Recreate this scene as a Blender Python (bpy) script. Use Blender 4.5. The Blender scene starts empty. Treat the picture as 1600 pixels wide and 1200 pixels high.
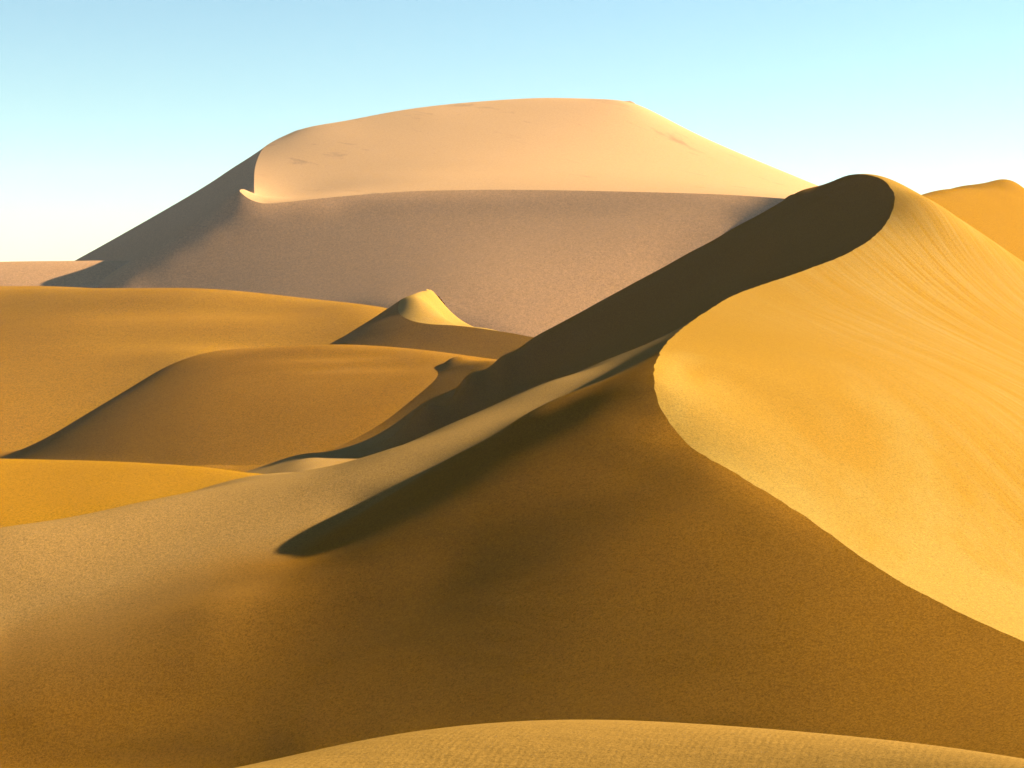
import bpy, math
import numpy as np

# ------------------------------------------------------------------ camera, sky, sun, exposure
scene = bpy.context.scene
cam_data = bpy.data.cameras.new('camera')
cam_data.sensor_width = 36.0
cam_data.lens = 36.0 * 2600.0 / 1600.0
cam_data.clip_start = 0.1
cam_data.clip_end = 60000.0
camera = bpy.data.objects.new('camera', cam_data)
camera.location = (0.0, 0.0, 0.0)
camera.rotation_euler = (math.radians(90.0) - math.atan(170.0 / 2600.0), 0.0, 0.0)
scene.collection.objects.link(camera)
scene.camera = camera

SUN_DIR = np.array([0.8649, 0.2514, 0.4345])          # towards the sun
SUN_DIR = SUN_DIR / np.linalg.norm(SUN_DIR)
SUN_ELEV = math.asin(SUN_DIR[2])
SUN_AZ = math.atan2(SUN_DIR[0], SUN_DIR[1])       # clockwise from +Y

world = bpy.data.worlds.new('World')
scene.world = world
world.use_nodes = True
wn = world.node_tree
wn.nodes.clear()
sky = wn.nodes.new('ShaderNodeTexSky')
sky.sky_type = 'NISHITA'
sky.sun_disc = False
sky.sun_elevation = SUN_ELEV
sky.sun_rotation = SUN_AZ
sky.altitude = 600.0
sky.air_density = 1.05
sky.dust_density = 0.05
sky.ozone_density = 3.0
tint = wn.nodes.new('ShaderNodeMix')
tint.data_type = 'RGBA'
tint.blend_type = 'MULTIPLY'
tint.inputs['Factor'].default_value = 1.0
tint.inputs[7].default_value = (0.55, 0.605, 0.53, 1.0)
bg = wn.nodes.new('ShaderNodeBackground')
bg.inputs['Strength'].default_value = 0.05
wout = wn.nodes.new('ShaderNodeOutputWorld')
wn.links.new(sky.outputs[0], tint.inputs[6])
wn.links.new(tint.outputs[2], bg.inputs['Color'])
wn.links.new(bg.outputs[0], wout.inputs['Surface'])

sun_data = bpy.data.lights.new('sun', 'SUN')
sun_data.energy = 5.0
sun_data.angle = math.radians(0.5)
sun_data.color = (1.0, 0.93, 0.80)
sun = bpy.data.objects.new('sun', sun_data)
sun.rotation_euler = (math.pi / 2 - SUN_ELEV, 0.0, math.pi - SUN_AZ)
scene.collection.objects.link(sun)

scene.view_settings.view_transform = 'Standard'
scene.view_settings.look = 'None'
scene.view_settings.exposure = 2.6
scene.view_settings.gamma = 1.0
scene.view_settings.use_curve_mapping = False
scene.cycles.max_bounces = 6
scene.cycles.volume_bounces = 0

# ------------------------------------------------------------------ terrain survey (heights on coarse grids, metres)
# field: x0, x1, y0, y1, nx, ny, unit, rows of control heights
MAIN_LEE = (-56, 62, 52, 276, 54, 78, 0.01, [
[-2648,-2663,-2678,-2692,-2706,-2718,-2730,-2740,-2749,-2756,-2762,-2764,-2763,-2757,-2747,-2732,-2715,-2696,-2676,-2658,-2641,-2626,-2613,-2601,-2590,-2577,-2561,-2540,-2509,-2468,-2413,-2346,-2272,-2196,-2122,-2054,-1996,-1947,-1906,-1873,-1843,-1816,-1790,-1763,-1734,-1704,-1672,-1638,-1601,-1562,-1522,-1479,-1435,-1390,-1344,-1296,-1248],
[-2606,-2622,-2637,-2652,-2666,-2680,-2692,-2703,-2713,-2722,-2728,-2731,-2730,-2725,-2714,-2699,-2680,-2660,-2640,-2621,-2605,-2590,-2577,-2566,-2555,-2543,-2528,-2508,-2479,-2437,-2379,-2307,-2228,-2146,-2069,-2000,-1942,-1895,-1858,-1827,-1800,-1774,-1748,-1720,-1690,-1658,-1624,-1587,-1548,-1507,-1465,-1421,-1375,-1328,-1281,-1232,-1183],
[-2564,-2580,-2596,-2612,-2627,-2641,-2655,-2667,-2679,-2688,-2695,-2699,-2698,-2692,-2681,-2664,-2645,-2624,-2604,-2586,-2569,-2555,-2542,-2531,-2520,-2509,-2495,-2477,-2449,-2408,-2346,-2268,-2182,-2095,-2013,-1943,-1886,-1843,-1810,-1784,-1760,-1735,-1708,-1679,-1647,-1612,-1575,-1536,-1495,-1452,-1407,-1361,-1314,-1266,-1217,-1167,-1118],
[-2520,-2537,-2553,-2570,-2586,-2602,-2617,-2631,-2644,-2655,-2663,-2667,-2666,-2659,-2646,-2627,-2607,-2587,-2569,-2551,-2536,-2522,-2509,-2496,-2485,-2473,-2460,-2442,-2415,-2374,-2309,-2225,-2133,-2042,-1957,-1885,-1831,-1793,-1768,-1747,-1724,-1699,-1671,-1639,-1604,-1566,-1526,-1484,-1441,-1395,-1348,-1300,-1251,-1201,-1151,-1100,-1049],
[-2474,-2491,-2509,-2527,-2545,-2562,-2578,-2594,-2608,-2621,-2632,-2637,-2634,-2624,-2607,-2587,-2567,-2548,-2532,-2519,-2505,-2491,-2477,-2463,-2450,-2436,-2420,-2401,-2374,-2328,-2262,-2178,-2086,-1994,-1909,-1839,-1785,-1752,-1735,-1718,-1696,-1668,-1635,-1599,-1560,-1519,-1476,-1431,-1384,-1336,-1287,-1237,-1186,-1134,-1083,-1030,-978],
[-2425,-2444,-2463,-2482,-2501,-2520,-2539,-2557,-2573,-2589,-2603,-2610,-2609,-2597,-2575,-2549,-2523,-2502,-2490,-2481,-2470,-2456,-2441,-2427,-2414,-2402,-2388,-2374,-2354,-2309,-2235,-2143,-2048,-1962,-1888,-1827,-1766,-1729,-1714,-1698,-1670,-1636,-1598,-1557,-1514,-1469,-1422,-1374,-1324,-1273,-1222,-1170,-1117,-1064,-1011,-957,-904],
[-2374,-2393,-2413,-2434,-2454,-2476,-2498,-2519,-2540,-2559,-2575,-2585,-2587,-2579,-2553,-2508,-2469,-2447,-2440,-2437,-2433,-2423,-2405,-2387,-2377,-2372,-2367,-2360,-2349,-2319,-2227,-2106,-2006,-1932,-1875,-1819,-1761,-1712,-1689,-1669,-1637,-1597,-1555,-1509,-1462,-1413,-1363,-1312,-1260,-1207,-1153,-1099,-1044,-990,-935,-880,-825],
[-2320,-2339,-2360,-2381,-2403,-2427,-2452,-2477,-2501,-2522,-2538,-2547,-2546,-2531,-2492,-2433,-2391,-2383,-2396,-2412,-2420,-2412,-2389,-2362,-2344,-2331,-2313,-2288,-2255,-2208,-2110,-2007,-1940,-1886,-1835,-1786,-1739,-1693,-1661,-1627,-1589,-1547,-1501,-1453,-1402,-1351,-1298,-1244,-1190,-1135,-1079,-1023,-967,-911,-854,-798,-741],
[-2262,-2282,-2302,-2323,-2346,-2371,-2398,-2425,-2452,-2477,-2494,-2501,-2492,-2459,-2400,-2330,-2297,-2326,-2379,-2422,-2440,-2429,-2394,-2352,-2313,-2278,-2232,-2171,-2101,-2032,-1972,-1924,-1870,-1816,-1770,-1727,-1688,-1651,-1611,-1572,-1530,-1484,-1437,-1386,-1334,-1281,-1226,-1170,-1114,-1057,-999,-942,-884,-826,-769,-711,-653],
[-2203,-2221,-2240,-2260,-2283,-2308,-2336,-2366,-2397,-2427,-2452,-2467,-2463,-2431,-2366,-2282,-2252,-2323,-2408,-2462,-2473,-2445,-2386,-2325,-2265,-2217,-2156,-2085,-2019,-1955,-1890,-1826,-1769,-1721,-1682,-1645,-1612,-1579,-1541,-1500,-1457,-1411,-1362,-1311,-1258,-1203,-1146,-1089,-1031,-973,-914,-855,-796,-737,-678,-619,-560],
[-2142,-2158,-2175,-2193,-2214,-2239,-2266,-2298,-2333,-2372,-2412,-2449,-2476,-2483,-2461,-2412,-2390,-2437,-2483,-2492,-2457,-2396,-2315,-2253,-2182,-2117,-2050,-1984,-1920,-1856,-1794,-1734,-1676,-1626,-1584,-1549,-1519,-1486,-1453,-1415,-1374,-1328,-1279,-1228,-1173,-1117,-1060,-1002,-942,-883,-823,-762,-702,-642,-581,-521,-461],
[-2081,-2095,-2108,-2124,-2142,-2163,-2189,-2219,-2257,-2302,-2356,-2419,-2485,-2548,-2593,-2590,-2561,-2522,-2460,-2386,-2316,-2255,-2191,-2132,-2069,-2004,-1936,-1868,-1803,-1743,-1686,-1629,-1577,-1528,-1489,-1453,-1421,-1393,-1362,-1327,-1285,-1240,-1190,-1138,-1082,-1025,-967,-907,-847,-786,-725,-664,-603,-541,-480,-419,-358],
[-2025,-2034,-2044,-2055,-2068,-2085,-2105,-2131,-2165,-2209,-2266,-2338,-2419,-2494,-2544,-2519,-2473,-2423,-2367,-2307,-2242,-2172,-2097,-2025,-1955,-1886,-1814,-1744,-1678,-1617,-1562,-1512,-1462,-1425,-1380,-1358,-1337,-1309,-1276,-1238,-1195,-1147,-1096,-1042,-985,-927,-868,-807,-746,-684,-622,-560,-498,-436,-373,-311,-249],
[-1974,-1979,-1984,-1990,-1998,-2009,-2022,-2041,-2066,-2100,-2147,-2211,-2281,-2321,-2309,-2285,-2280,-2269,-2248,-2214,-2164,-2104,-2036,-1958,-1877,-1793,-1711,-1634,-1562,-1498,-1441,-1389,-1348,-1298,-1279,-1281,-1261,-1229,-1191,-1147,-1100,-1049,-996,-940,-882,-823,-763,-702,-640,-577,-515,-452,-388,-325,-262,-199,-136],
[-1932,-1932,-1933,-1934,-1936,-1941,-1948,-1960,-1977,-2001,-2038,-2101,-2173,-2201,-2159,-2116,-2080,-2049,-2024,-2000,-1990,-1960,-1916,-1859,-1795,-1722,-1637,-1552,-1470,-1397,-1333,-1278,-1231,-1193,-1202,-1201,-1178,-1141,-1098,-1050,-999,-945,-890,-832,-774,-714,-653,-591,-528,-465,-402,-338,-275,-211,-147,-83,-19],
[-1902,-1897,-1893,-1889,-1886,-1886,-1889,-1897,-1913,-1941,-1987,-2060,-2136,-2154,-2101,-2052,-2001,-1947,-1890,-1826,-1796,-1759,-1719,-1671,-1623,-1577,-1515,-1447,-1376,-1304,-1231,-1172,-1113,-1108,-1125,-1111,-1080,-1039,-992,-942,-889,-834,-777,-719,-659,-599,-538,-476,-413,-349,-286,-222,-157,-93,-28,36,101],
[-1885,-1876,-1867,-1858,-1850,-1845,-1842,-1846,-1861,-1890,-1943,-2021,-2104,-2113,-2064,-2021,-1972,-1922,-1871,-1822,-1776,-1706,-1616,-1524,-1449,-1381,-1327,-1274,-1224,-1174,-1131,-1065,-1020,-1029,-1021,-997,-962,-919,-872,-821,-769,-714,-657,-600,-540,-480,-419,-357,-294,-230,-166,-102,-37,28,93,159,224],
[-1882,-1869,-1855,-1841,-1828,-1817,-1807,-1802,-1803,-1815,-1842,-1888,-1949,-1976,-1979,-1961,-1926,-1879,-1823,-1771,-1717,-1686,-1618,-1506,-1396,-1294,-1203,-1126,-1064,-1008,-951,-935,-930,-911,-887,-858,-824,-784,-739,-691,-641,-588,-533,-476,-418,-358,-298,-236,-173,-109,-45,20,85,151,217,283,349],
[-1895,-1877,-1859,-1840,-1822,-1804,-1786,-1769,-1752,-1734,-1714,-1694,-1695,-1741,-1791,-1822,-1830,-1818,-1791,-1757,-1715,-1662,-1487,-1436,-1347,-1246,-1141,-1044,-953,-875,-826,-771,-754,-741,-725,-703,-674,-640,-600,-557,-509,-459,-406,-351,-294,-236,-175,-114,-51,12,77,142,208,274,341,408,474],
[-1922,-1900,-1878,-1855,-1833,-1809,-1786,-1761,-1733,-1700,-1658,-1610,-1576,-1579,-1598,-1632,-1660,-1677,-1681,-1677,-1664,-1638,-1532,-1364,-1269,-1179,-1098,-995,-884,-767,-673,-609,-591,-583,-571,-554,-530,-500,-464,-424,-380,-332,-281,-227,-172,-114,-54,7,70,134,199,264,331,398,465,533,600],
[-1964,-1938,-1912,-1886,-1859,-1833,-1807,-1780,-1753,-1723,-1688,-1644,-1603,-1568,-1535,-1513,-1516,-1525,-1530,-1528,-1534,-1540,-1575,-1448,-1272,-1112,-1023,-883,-825,-742,-645,-561,-511,-480,-456,-432,-405,-374,-339,-300,-257,-211,-161,-108,-53,5,65,126,189,253,319,385,452,520,588,657,726],
[-2019,-1989,-1960,-1930,-1900,-1871,-1842,-1814,-1788,-1764,-1739,-1706,-1672,-1626,-1565,-1506,-1465,-1446,-1430,-1409,-1386,-1355,-1329,-1349,-1329,-1237,-1091,-907,-782,-714,-638,-543,-471,-417,-375,-339,-304,-268,-231,-190,-146,-99,-48,5,61,119,179,241,304,369,436,503,571,640,709,779,849],
[-2086,-2052,-2019,-1986,-1952,-1919,-1887,-1854,-1823,-1791,-1762,-1737,-1718,-1685,-1623,-1553,-1493,-1449,-1416,-1391,-1360,-1322,-1254,-1194,-1174,-1153,-1103,-987,-860,-756,-653,-543,-450,-378,-320,-271,-226,-183,-140,-95,-48,2,54,109,166,226,287,350,415,481,549,617,687,757,828,899,970],
[-2162,-2125,-2088,-2051,-2014,-1977,-1940,-1903,-1866,-1830,-1795,-1764,-1737,-1706,-1661,-1600,-1536,-1480,-1436,-1400,-1364,-1317,-1250,-1177,-1118,-1076,-1047,-984,-895,-791,-675,-554,-446,-359,-286,-225,-169,-117,-67,-16,36,90,145,203,263,325,388,453,520,588,657,727,798,870,942,1015,1088],
[-2247,-2207,-2166,-2126,-2085,-2043,-2002,-1960,-1919,-1878,-1838,-1801,-1765,-1728,-1686,-1635,-1571,-1511,-1463,-1424,-1387,-1345,-1292,-1221,-1131,-1055,-1014,-976,-914,-820,-701,-571,-452,-352,-268,-196,-130,-69,-11,47,106,165,225,287,350,415,482,549,618,688,760,832,905,978,1052,1127,1202],
[-2339,-2296,-2252,-2207,-2163,-2117,-2071,-2025,-1978,-1932,-1887,-1843,-1800,-1756,-1709,-1654,-1590,-1531,-1486,-1450,-1415,-1372,-1314,-1232,-1131,-1040,-984,-938,-900,-831,-721,-590,-462,-355,-263,-181,-107,-36,31,97,162,228,294,361,428,497,567,638,710,783,856,931,1006,1082,1158,1234,1311],
[-2436,-2390,-2343,-2295,-2246,-2197,-2147,-2095,-2043,-1991,-1939,-1887,-1836,-1785,-1733,-1677,-1617,-1557,-1512,-1480,-1451,-1413,-1355,-1271,-1165,-1056,-961,-879,-831,-796,-721,-605,-479,-367,-269,-179,-95,-16,60,134,207,280,352,424,497,571,645,719,794,870,947,1024,1101,1179,1258,1336,1415],
[-2537,-2488,-2438,-2387,-2335,-2282,-2227,-2171,-2113,-2054,-1994,-1934,-1874,-1813,-1754,-1696,-1638,-1577,-1533,-1511,-1496,-1473,-1426,-1344,-1233,-1110,-990,-882,-800,-761,-717,-615,-497,-385,-282,-185,-94,-6,79,162,243,322,401,480,558,636,715,793,872,951,1031,1111,1191,1271,1352,1433,1514],
[-2640,-2588,-2535,-2482,-2427,-2371,-2312,-2251,-2187,-2122,-2054,-1984,-1913,-1842,-1771,-1702,-1635,-1575,-1544,-1541,-1546,-1543,-1514,-1437,-1316,-1175,-1037,-916,-823,-765,-708,-618,-513,-405,-299,-197,-98,-2,91,182,271,357,443,528,611,695,777,860,943,1025,1108,1191,1274,1357,1441,1524,1607],
[-2742,-2688,-2634,-2578,-2521,-2462,-2400,-2335,-2266,-2195,-2120,-2041,-1960,-1878,-1796,-1720,-1654,-1606,-1581,-1581,-1593,-1601,-1585,-1513,-1384,-1223,-1054,-920,-836,-773,-706,-622,-525,-422,-315,-209,-104,-1,100,198,293,387,479,569,658,746,834,921,1007,1093,1179,1265,1351,1437,1523,1609,1695],
[-2841,-2786,-2730,-2674,-2615,-2554,-2490,-2422,-2351,-2275,-2194,-2109,-2019,-1927,-1835,-1748,-1676,-1629,-1609,-1608,-1616,-1619,-1603,-1544,-1436,-1288,-1127,-989,-890,-808,-725,-634,-538,-437,-330,-221,-110,-1,106,210,312,412,509,605,699,792,884,975,1065,1155,1244,1333,1422,1510,1599,1687,1776],
[-2934,-2879,-2823,-2766,-2707,-2645,-2580,-2511,-2438,-2360,-2277,-2189,-2095,-1996,-1894,-1795,-1709,-1656,-1639,-1635,-1631,-1617,-1590,-1540,-1459,-1334,-1191,-1057,-944,-846,-745,-647,-553,-454,-345,-231,-116,-1,111,221,328,433,536,637,736,833,929,1024,1118,1211,1303,1395,1486,1578,1669,1760,1851],
[-3019,-2964,-2908,-2851,-2792,-2731,-2667,-2598,-2526,-2449,-2368,-2281,-2188,-2090,-1986,-1880,-1784,-1732,-1713,-1700,-1676,-1629,-1567,-1509,-1436,-1337,-1221,-1093,-955,-823,-727,-649,-566,-470,-358,-239,-119,0,116,231,343,452,559,665,768,869,969,1067,1164,1260,1356,1451,1545,1639,1732,1826,1919],
[-3093,-3038,-2982,-2926,-2868,-2809,-2745,-2678,-2608,-2535,-2458,-2377,-2293,-2202,-2109,-2004,-1895,-1872,-1849,-1832,-1802,-1741,-1648,-1555,-1449,-1352,-1265,-1163,-1030,-888,-786,-700,-605,-495,-370,-245,-121,0,120,238,354,468,579,688,795,900,1003,1105,1205,1304,1403,1500,1597,1693,1789,1885,1981],
[-3154,-3098,-3042,-2986,-2930,-2872,-2810,-2743,-2676,-2607,-2536,-2464,-2391,-2311,-2243,-2146,-1958,-2036,-1996,-1995,-2003,-2002,-1954,-1757,-1520,-1381,-1319,-1267,-1182,-1063,-934,-796,-663,-532,-385,-254,-129,-3,121,243,363,480,595,708,818,926,1033,1137,1240,1342,1443,1543,1643,1742,1840,1938,2036],
[-3199,-3142,-3085,-3029,-2973,-2915,-2853,-2786,-2720,-2655,-2589,-2524,-2461,-2385,-2350,-2281,-1931,-2184,-2072,-2072,-2096,-2141,-2176,-1894,-1530,-1357,-1306,-1297,-1275,-1180,-1028,-828,-652,-550,-419,-284,-148,-14,117,244,368,489,608,723,837,948,1057,1164,1270,1375,1478,1581,1682,1783,1884,1984,2085],
[-3231,-3171,-3111,-3052,-2992,-2931,-2867,-2801,-2736,-2671,-2607,-2544,-2482,-2413,-2366,-2287,-2056,-2157,-2057,-2007,-1951,-1864,-1858,-1756,-1528,-1372,-1296,-1274,-1263,-1180,-1021,-811,-627,-541,-437,-305,-163,-24,111,243,370,495,616,735,851,965,1076,1186,1294,1401,1507,1612,1715,1819,1921,2024,2126],
[-3251,-3188,-3126,-3062,-2997,-2931,-2865,-2800,-2734,-2669,-2603,-2538,-2474,-2406,-2344,-2274,-2168,-2128,-2043,-1993,-1933,-1731,-1712,-1780,-1626,-1469,-1373,-1325,-1281,-1186,-1044,-900,-758,-626,-477,-322,-174,-33,104,238,368,496,620,741,860,976,1090,1202,1313,1422,1529,1636,1742,1847,1952,2056,2160],
[-3264,-3199,-3134,-3067,-3000,-2931,-2864,-2798,-2732,-2666,-2600,-2534,-2468,-2399,-2336,-2280,-2217,-2161,-2121,-2163,-2270,-2299,-2322,-2118,-1761,-1537,-1438,-1381,-1304,-1192,-1063,-950,-825,-684,-522,-354,-198,-51,90,228,361,492,619,743,864,982,1099,1213,1325,1436,1546,1654,1762,1869,1975,2081,2187],
[-3272,-3206,-3140,-3073,-3005,-2937,-2870,-2805,-2739,-2673,-2607,-2540,-2475,-2408,-2345,-2286,-2225,-2178,-2169,-2221,-2301,-2359,-2323,-1985,-1585,-1419,-1372,-1341,-1272,-1171,-1069,-967,-846,-710,-555,-391,-230,-77,69,211,349,482,612,739,862,983,1101,1217,1332,1444,1556,1666,1775,1884,1992,2100,2207],
[-3279,-3213,-3146,-3079,-3012,-2945,-2879,-2814,-2748,-2682,-2616,-2551,-2485,-2419,-2353,-2288,-2215,-2156,-2132,-2138,-2129,-2150,-2179,-1902,-1554,-1396,-1348,-1326,-1281,-1203,-1115,-998,-867,-732,-586,-426,-264,-107,44,190,331,468,601,730,855,978,1098,1216,1332,1446,1559,1670,1781,1891,2001,2111,2220],
[-3285,-3218,-3151,-3084,-3018,-2951,-2886,-2820,-2754,-2689,-2623,-2557,-2491,-2424,-2357,-2286,-2205,-2138,-2092,-2037,-1943,-1869,-1930,-1831,-1616,-1467,-1405,-1385,-1346,-1251,-1136,-1013,-884,-751,-611,-458,-297,-138,16,166,310,449,584,715,843,968,1089,1209,1326,1441,1555,1668,1781,1892,2003,2114,2225],
[-3290,-3224,-3157,-3090,-3023,-2957,-2891,-2825,-2759,-2694,-2628,-2562,-2496,-2429,-2363,-2297,-2214,-2157,-2139,-2116,-2071,-2048,-2107,-1946,-1691,-1531,-1471,-1476,-1454,-1323,-1170,-1039,-909,-777,-642,-493,-333,-171,-14,138,284,426,563,696,825,951,1074,1195,1313,1430,1545,1659,1773,1886,1998,2110,2223],
[-3296,-3229,-3162,-3095,-3028,-2962,-2896,-2830,-2765,-2699,-2633,-2567,-2501,-2435,-2371,-2309,-2235,-2199,-2219,-2252,-2285,-2319,-2284,-1975,-1662,-1529,-1502,-1527,-1520,-1403,-1247,-1096,-953,-814,-677,-530,-370,-206,-47,106,254,398,537,672,802,929,1053,1175,1294,1412,1528,1643,1758,1872,1986,2099,2213],
[-3301,-3235,-3168,-3101,-3034,-2968,-2902,-2836,-2770,-2705,-2639,-2573,-2507,-2441,-2377,-2313,-2243,-2215,-2243,-2278,-2310,-2324,-2250,-1959,-1680,-1566,-1539,-1544,-1524,-1429,-1285,-1135,-990,-849,-711,-568,-411,-247,-86,69,220,365,506,642,773,901,1026,1148,1268,1387,1504,1620,1736,1851,1966,2081,2196],
[-3307,-3240,-3173,-3107,-3040,-2974,-2908,-2842,-2777,-2711,-2645,-2579,-2513,-2446,-2381,-2315,-2235,-2198,-2211,-2205,-2179,-2174,-2199,-2028,-1805,-1664,-1597,-1564,-1520,-1422,-1278,-1141,-1005,-868,-734,-599,-452,-291,-131,26,179,327,469,606,738,867,992,1115,1235,1355,1473,1590,1707,1823,1939,2056,2172],
[-3313,-3246,-3179,-3113,-3046,-2980,-2914,-2848,-2782,-2717,-2651,-2585,-2518,-2451,-2384,-2313,-2243,-2203,-2189,-2148,-2076,-2038,-2085,-1992,-1830,-1704,-1625,-1568,-1500,-1397,-1269,-1151,-1020,-884,-752,-620,-483,-335,-180,-22,135,285,428,565,697,825,951,1074,1196,1316,1435,1553,1671,1789,1906,2023,2141],
[-3320,-3253,-3185,-3119,-3052,-2986,-2920,-2854,-2788,-2722,-2656,-2590,-2524,-2459,-2391,-2321,-2261,-2237,-2241,-2233,-2214,-2209,-2187,-2005,-1817,-1701,-1629,-1575,-1519,-1449,-1359,-1241,-1092,-939,-804,-668,-536,-394,-240,-75,85,236,379,516,648,777,903,1027,1149,1270,1390,1510,1629,1747,1866,1985,2104],
[-3327,-3259,-3192,-3125,-3058,-2991,-2925,-2860,-2794,-2728,-2662,-2596,-2530,-2465,-2398,-2330,-2282,-2270,-2284,-2293,-2293,-2275,-2192,-1979,-1797,-1696,-1630,-1580,-1536,-1493,-1443,-1358,-1221,-1065,-924,-780,-637,-485,-318,-140,26,178,321,458,591,720,847,972,1095,1218,1339,1460,1580,1701,1821,1941,2061],
[-3334,-3266,-3198,-3131,-3064,-2997,-2931,-2866,-2800,-2734,-2668,-2602,-2535,-2471,-2403,-2332,-2293,-2285,-2290,-2290,-2281,-2242,-2146,-1991,-1842,-1733,-1650,-1581,-1521,-1473,-1446,-1419,-1302,-1144,-1014,-866,-717,-565,-404,-230,-57,102,249,390,525,656,785,911,1036,1160,1283,1405,1527,1649,1770,1892,2013],
[-3342,-3274,-3205,-3137,-3070,-3003,-2937,-2871,-2805,-2740,-2674,-2608,-2541,-2477,-2407,-2332,-2298,-2293,-2289,-2279,-2260,-2215,-2130,-2016,-1892,-1778,-1675,-1576,-1475,-1377,-1311,-1275,-1132,-993,-886,-759,-641,-521,-422,-294,-136,22,173,315,453,586,717,845,972,1097,1222,1346,1469,1593,1716,1839,1962],
[-3351,-3282,-3213,-3144,-3076,-3009,-2943,-2877,-2811,-2745,-2679,-2613,-2546,-2481,-2409,-2337,-2310,-2308,-2302,-2290,-2267,-2216,-2133,-2039,-1932,-1818,-1703,-1586,-1459,-1322,-1199,-1097,-964,-890,-788,-681,-594,-495,-429,-334,-204,-54,96,239,378,514,646,776,905,1032,1158,1284,1409,1534,1658,1783,1908],
[-3361,-3291,-3220,-3151,-3082,-3015,-2949,-2883,-2817,-2751,-2685,-2619,-2552,-2489,-2417,-2336,-2323,-2333,-2323,-2314,-2294,-2238,-2149,-2069,-1971,-1857,-1743,-1630,-1512,-1391,-1274,-1168,-1092,-1064,-947,-816,-729,-604,-502,-389,-267,-127,20,163,304,441,575,707,837,965,1093,1220,1347,1473,1599,1725,1852],
[-3372,-3300,-3229,-3158,-3089,-3021,-2954,-2889,-2823,-2757,-2691,-2625,-2558,-2493,-2422,-2353,-2341,-2350,-2344,-2336,-2318,-2270,-2194,-2123,-2021,-1903,-1791,-1686,-1583,-1479,-1368,-1244,-1142,-1072,-936,-807,-714,-594,-490,-379,-280,-168,-40,97,236,372,506,638,769,899,1028,1156,1284,1412,1540,1668,1795],
[-3385,-3311,-3238,-3166,-3095,-3027,-2960,-2894,-2829,-2763,-2697,-2631,-2565,-2498,-2428,-2368,-2360,-2367,-2360,-2352,-2340,-2297,-2222,-2154,-2060,-1946,-1834,-1730,-1628,-1524,-1413,-1293,-1179,-1076,-954,-841,-736,-625,-522,-413,-313,-209,-94,38,173,307,439,571,703,833,963,1093,1223,1352,1482,1611,1740],
[-3399,-3323,-3248,-3174,-3102,-3033,-2966,-2900,-2835,-2769,-2703,-2637,-2571,-2504,-2436,-2382,-2377,-2384,-2376,-2369,-2362,-2327,-2260,-2202,-2105,-1984,-1870,-1765,-1660,-1553,-1442,-1332,-1224,-1116,-1007,-901,-793,-683,-577,-467,-361,-257,-147,-22,108,242,375,507,639,771,902,1033,1164,1295,1426,1557,1688],
[-3416,-3337,-3260,-3183,-3110,-3039,-2972,-2906,-2841,-2775,-2708,-2642,-2577,-2507,-2442,-2402,-2395,-2398,-2393,-2387,-2380,-2351,-2298,-2242,-2146,-2024,-1908,-1801,-1695,-1587,-1478,-1371,-1265,-1158,-1051,-944,-835,-727,-619,-510,-402,-296,-187,-73,49,181,314,446,579,712,845,977,1109,1242,1374,1507,1640],
[-3435,-3353,-3272,-3193,-3117,-3045,-2977,-2913,-2847,-2781,-2714,-2648,-2585,-2512,-2447,-2416,-2414,-2417,-2411,-2405,-2400,-2373,-2319,-2270,-2179,-2059,-1943,-1838,-1732,-1624,-1515,-1407,-1300,-1193,-1085,-977,-869,-760,-652,-544,-435,-328,-220,-114,-3,123,256,391,526,660,793,926,1060,1194,1328,1462,1597],
[-3456,-3370,-3285,-3203,-3124,-3051,-2983,-2918,-2852,-2786,-2720,-2655,-2590,-2517,-2457,-2435,-2434,-2436,-2433,-2429,-2424,-2400,-2356,-2309,-2212,-2087,-1970,-1865,-1761,-1652,-1543,-1434,-1326,-1218,-1109,-1001,-893,-785,-677,-569,-460,-352,-245,-140,-32,85,212,347,482,616,749,883,1017,1153,1289,1425,1562],
[-3479,-3389,-3299,-3213,-3132,-3056,-2988,-2923,-2858,-2792,-2726,-2661,-2598,-2521,-2459,-2452,-2453,-2453,-2451,-2447,-2442,-2413,-2359,-2312,-2223,-2104,-1987,-1880,-1774,-1666,-1556,-1448,-1340,-1232,-1124,-1016,-908,-800,-692,-584,-476,-368,-260,-153,-46,63,180,311,445,578,712,847,983,1120,1258,1397,1536],
[-3503,-3406,-3312,-3224,-3140,-3064,-2995,-2931,-2865,-2798,-2732,-2666,-2603,-2526,-2467,-2464,-2466,-2462,-2457,-2450,-2444,-2420,-2375,-2333,-2238,-2112,-1994,-1888,-1783,-1675,-1565,-1457,-1350,-1242,-1134,-1026,-918,-810,-702,-594,-485,-377,-269,-161,-54,50,161,285,415,549,683,819,957,1097,1238,1379,1521],
[-3540,-3433,-3333,-3239,-3151,-3073,-3004,-2939,-2872,-2804,-2737,-2671,-2605,-2531,-2479,-2478,-2478,-2470,-2460,-2447,-2437,-2415,-2375,-2321,-2228,-2112,-2001,-1898,-1794,-1686,-1576,-1467,-1358,-1249,-1140,-1031,-923,-814,-706,-597,-488,-379,-271,-163,-56,51,159,273,397,529,665,802,943,1086,1230,1375,1520],
[-3609,-3493,-3374,-3262,-3162,-3077,-3006,-2943,-2876,-2810,-2744,-2678,-2614,-2539,-2489,-2500,-2502,-2495,-2490,-2480,-2470,-2437,-2370,-2292,-2203,-2098,-1992,-1892,-1789,-1681,-1571,-1460,-1351,-1241,-1131,-1022,-913,-804,-696,-587,-477,-368,-259,-151,-44,64,170,276,393,523,658,799,943,1090,1238,1386,1534],
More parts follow.
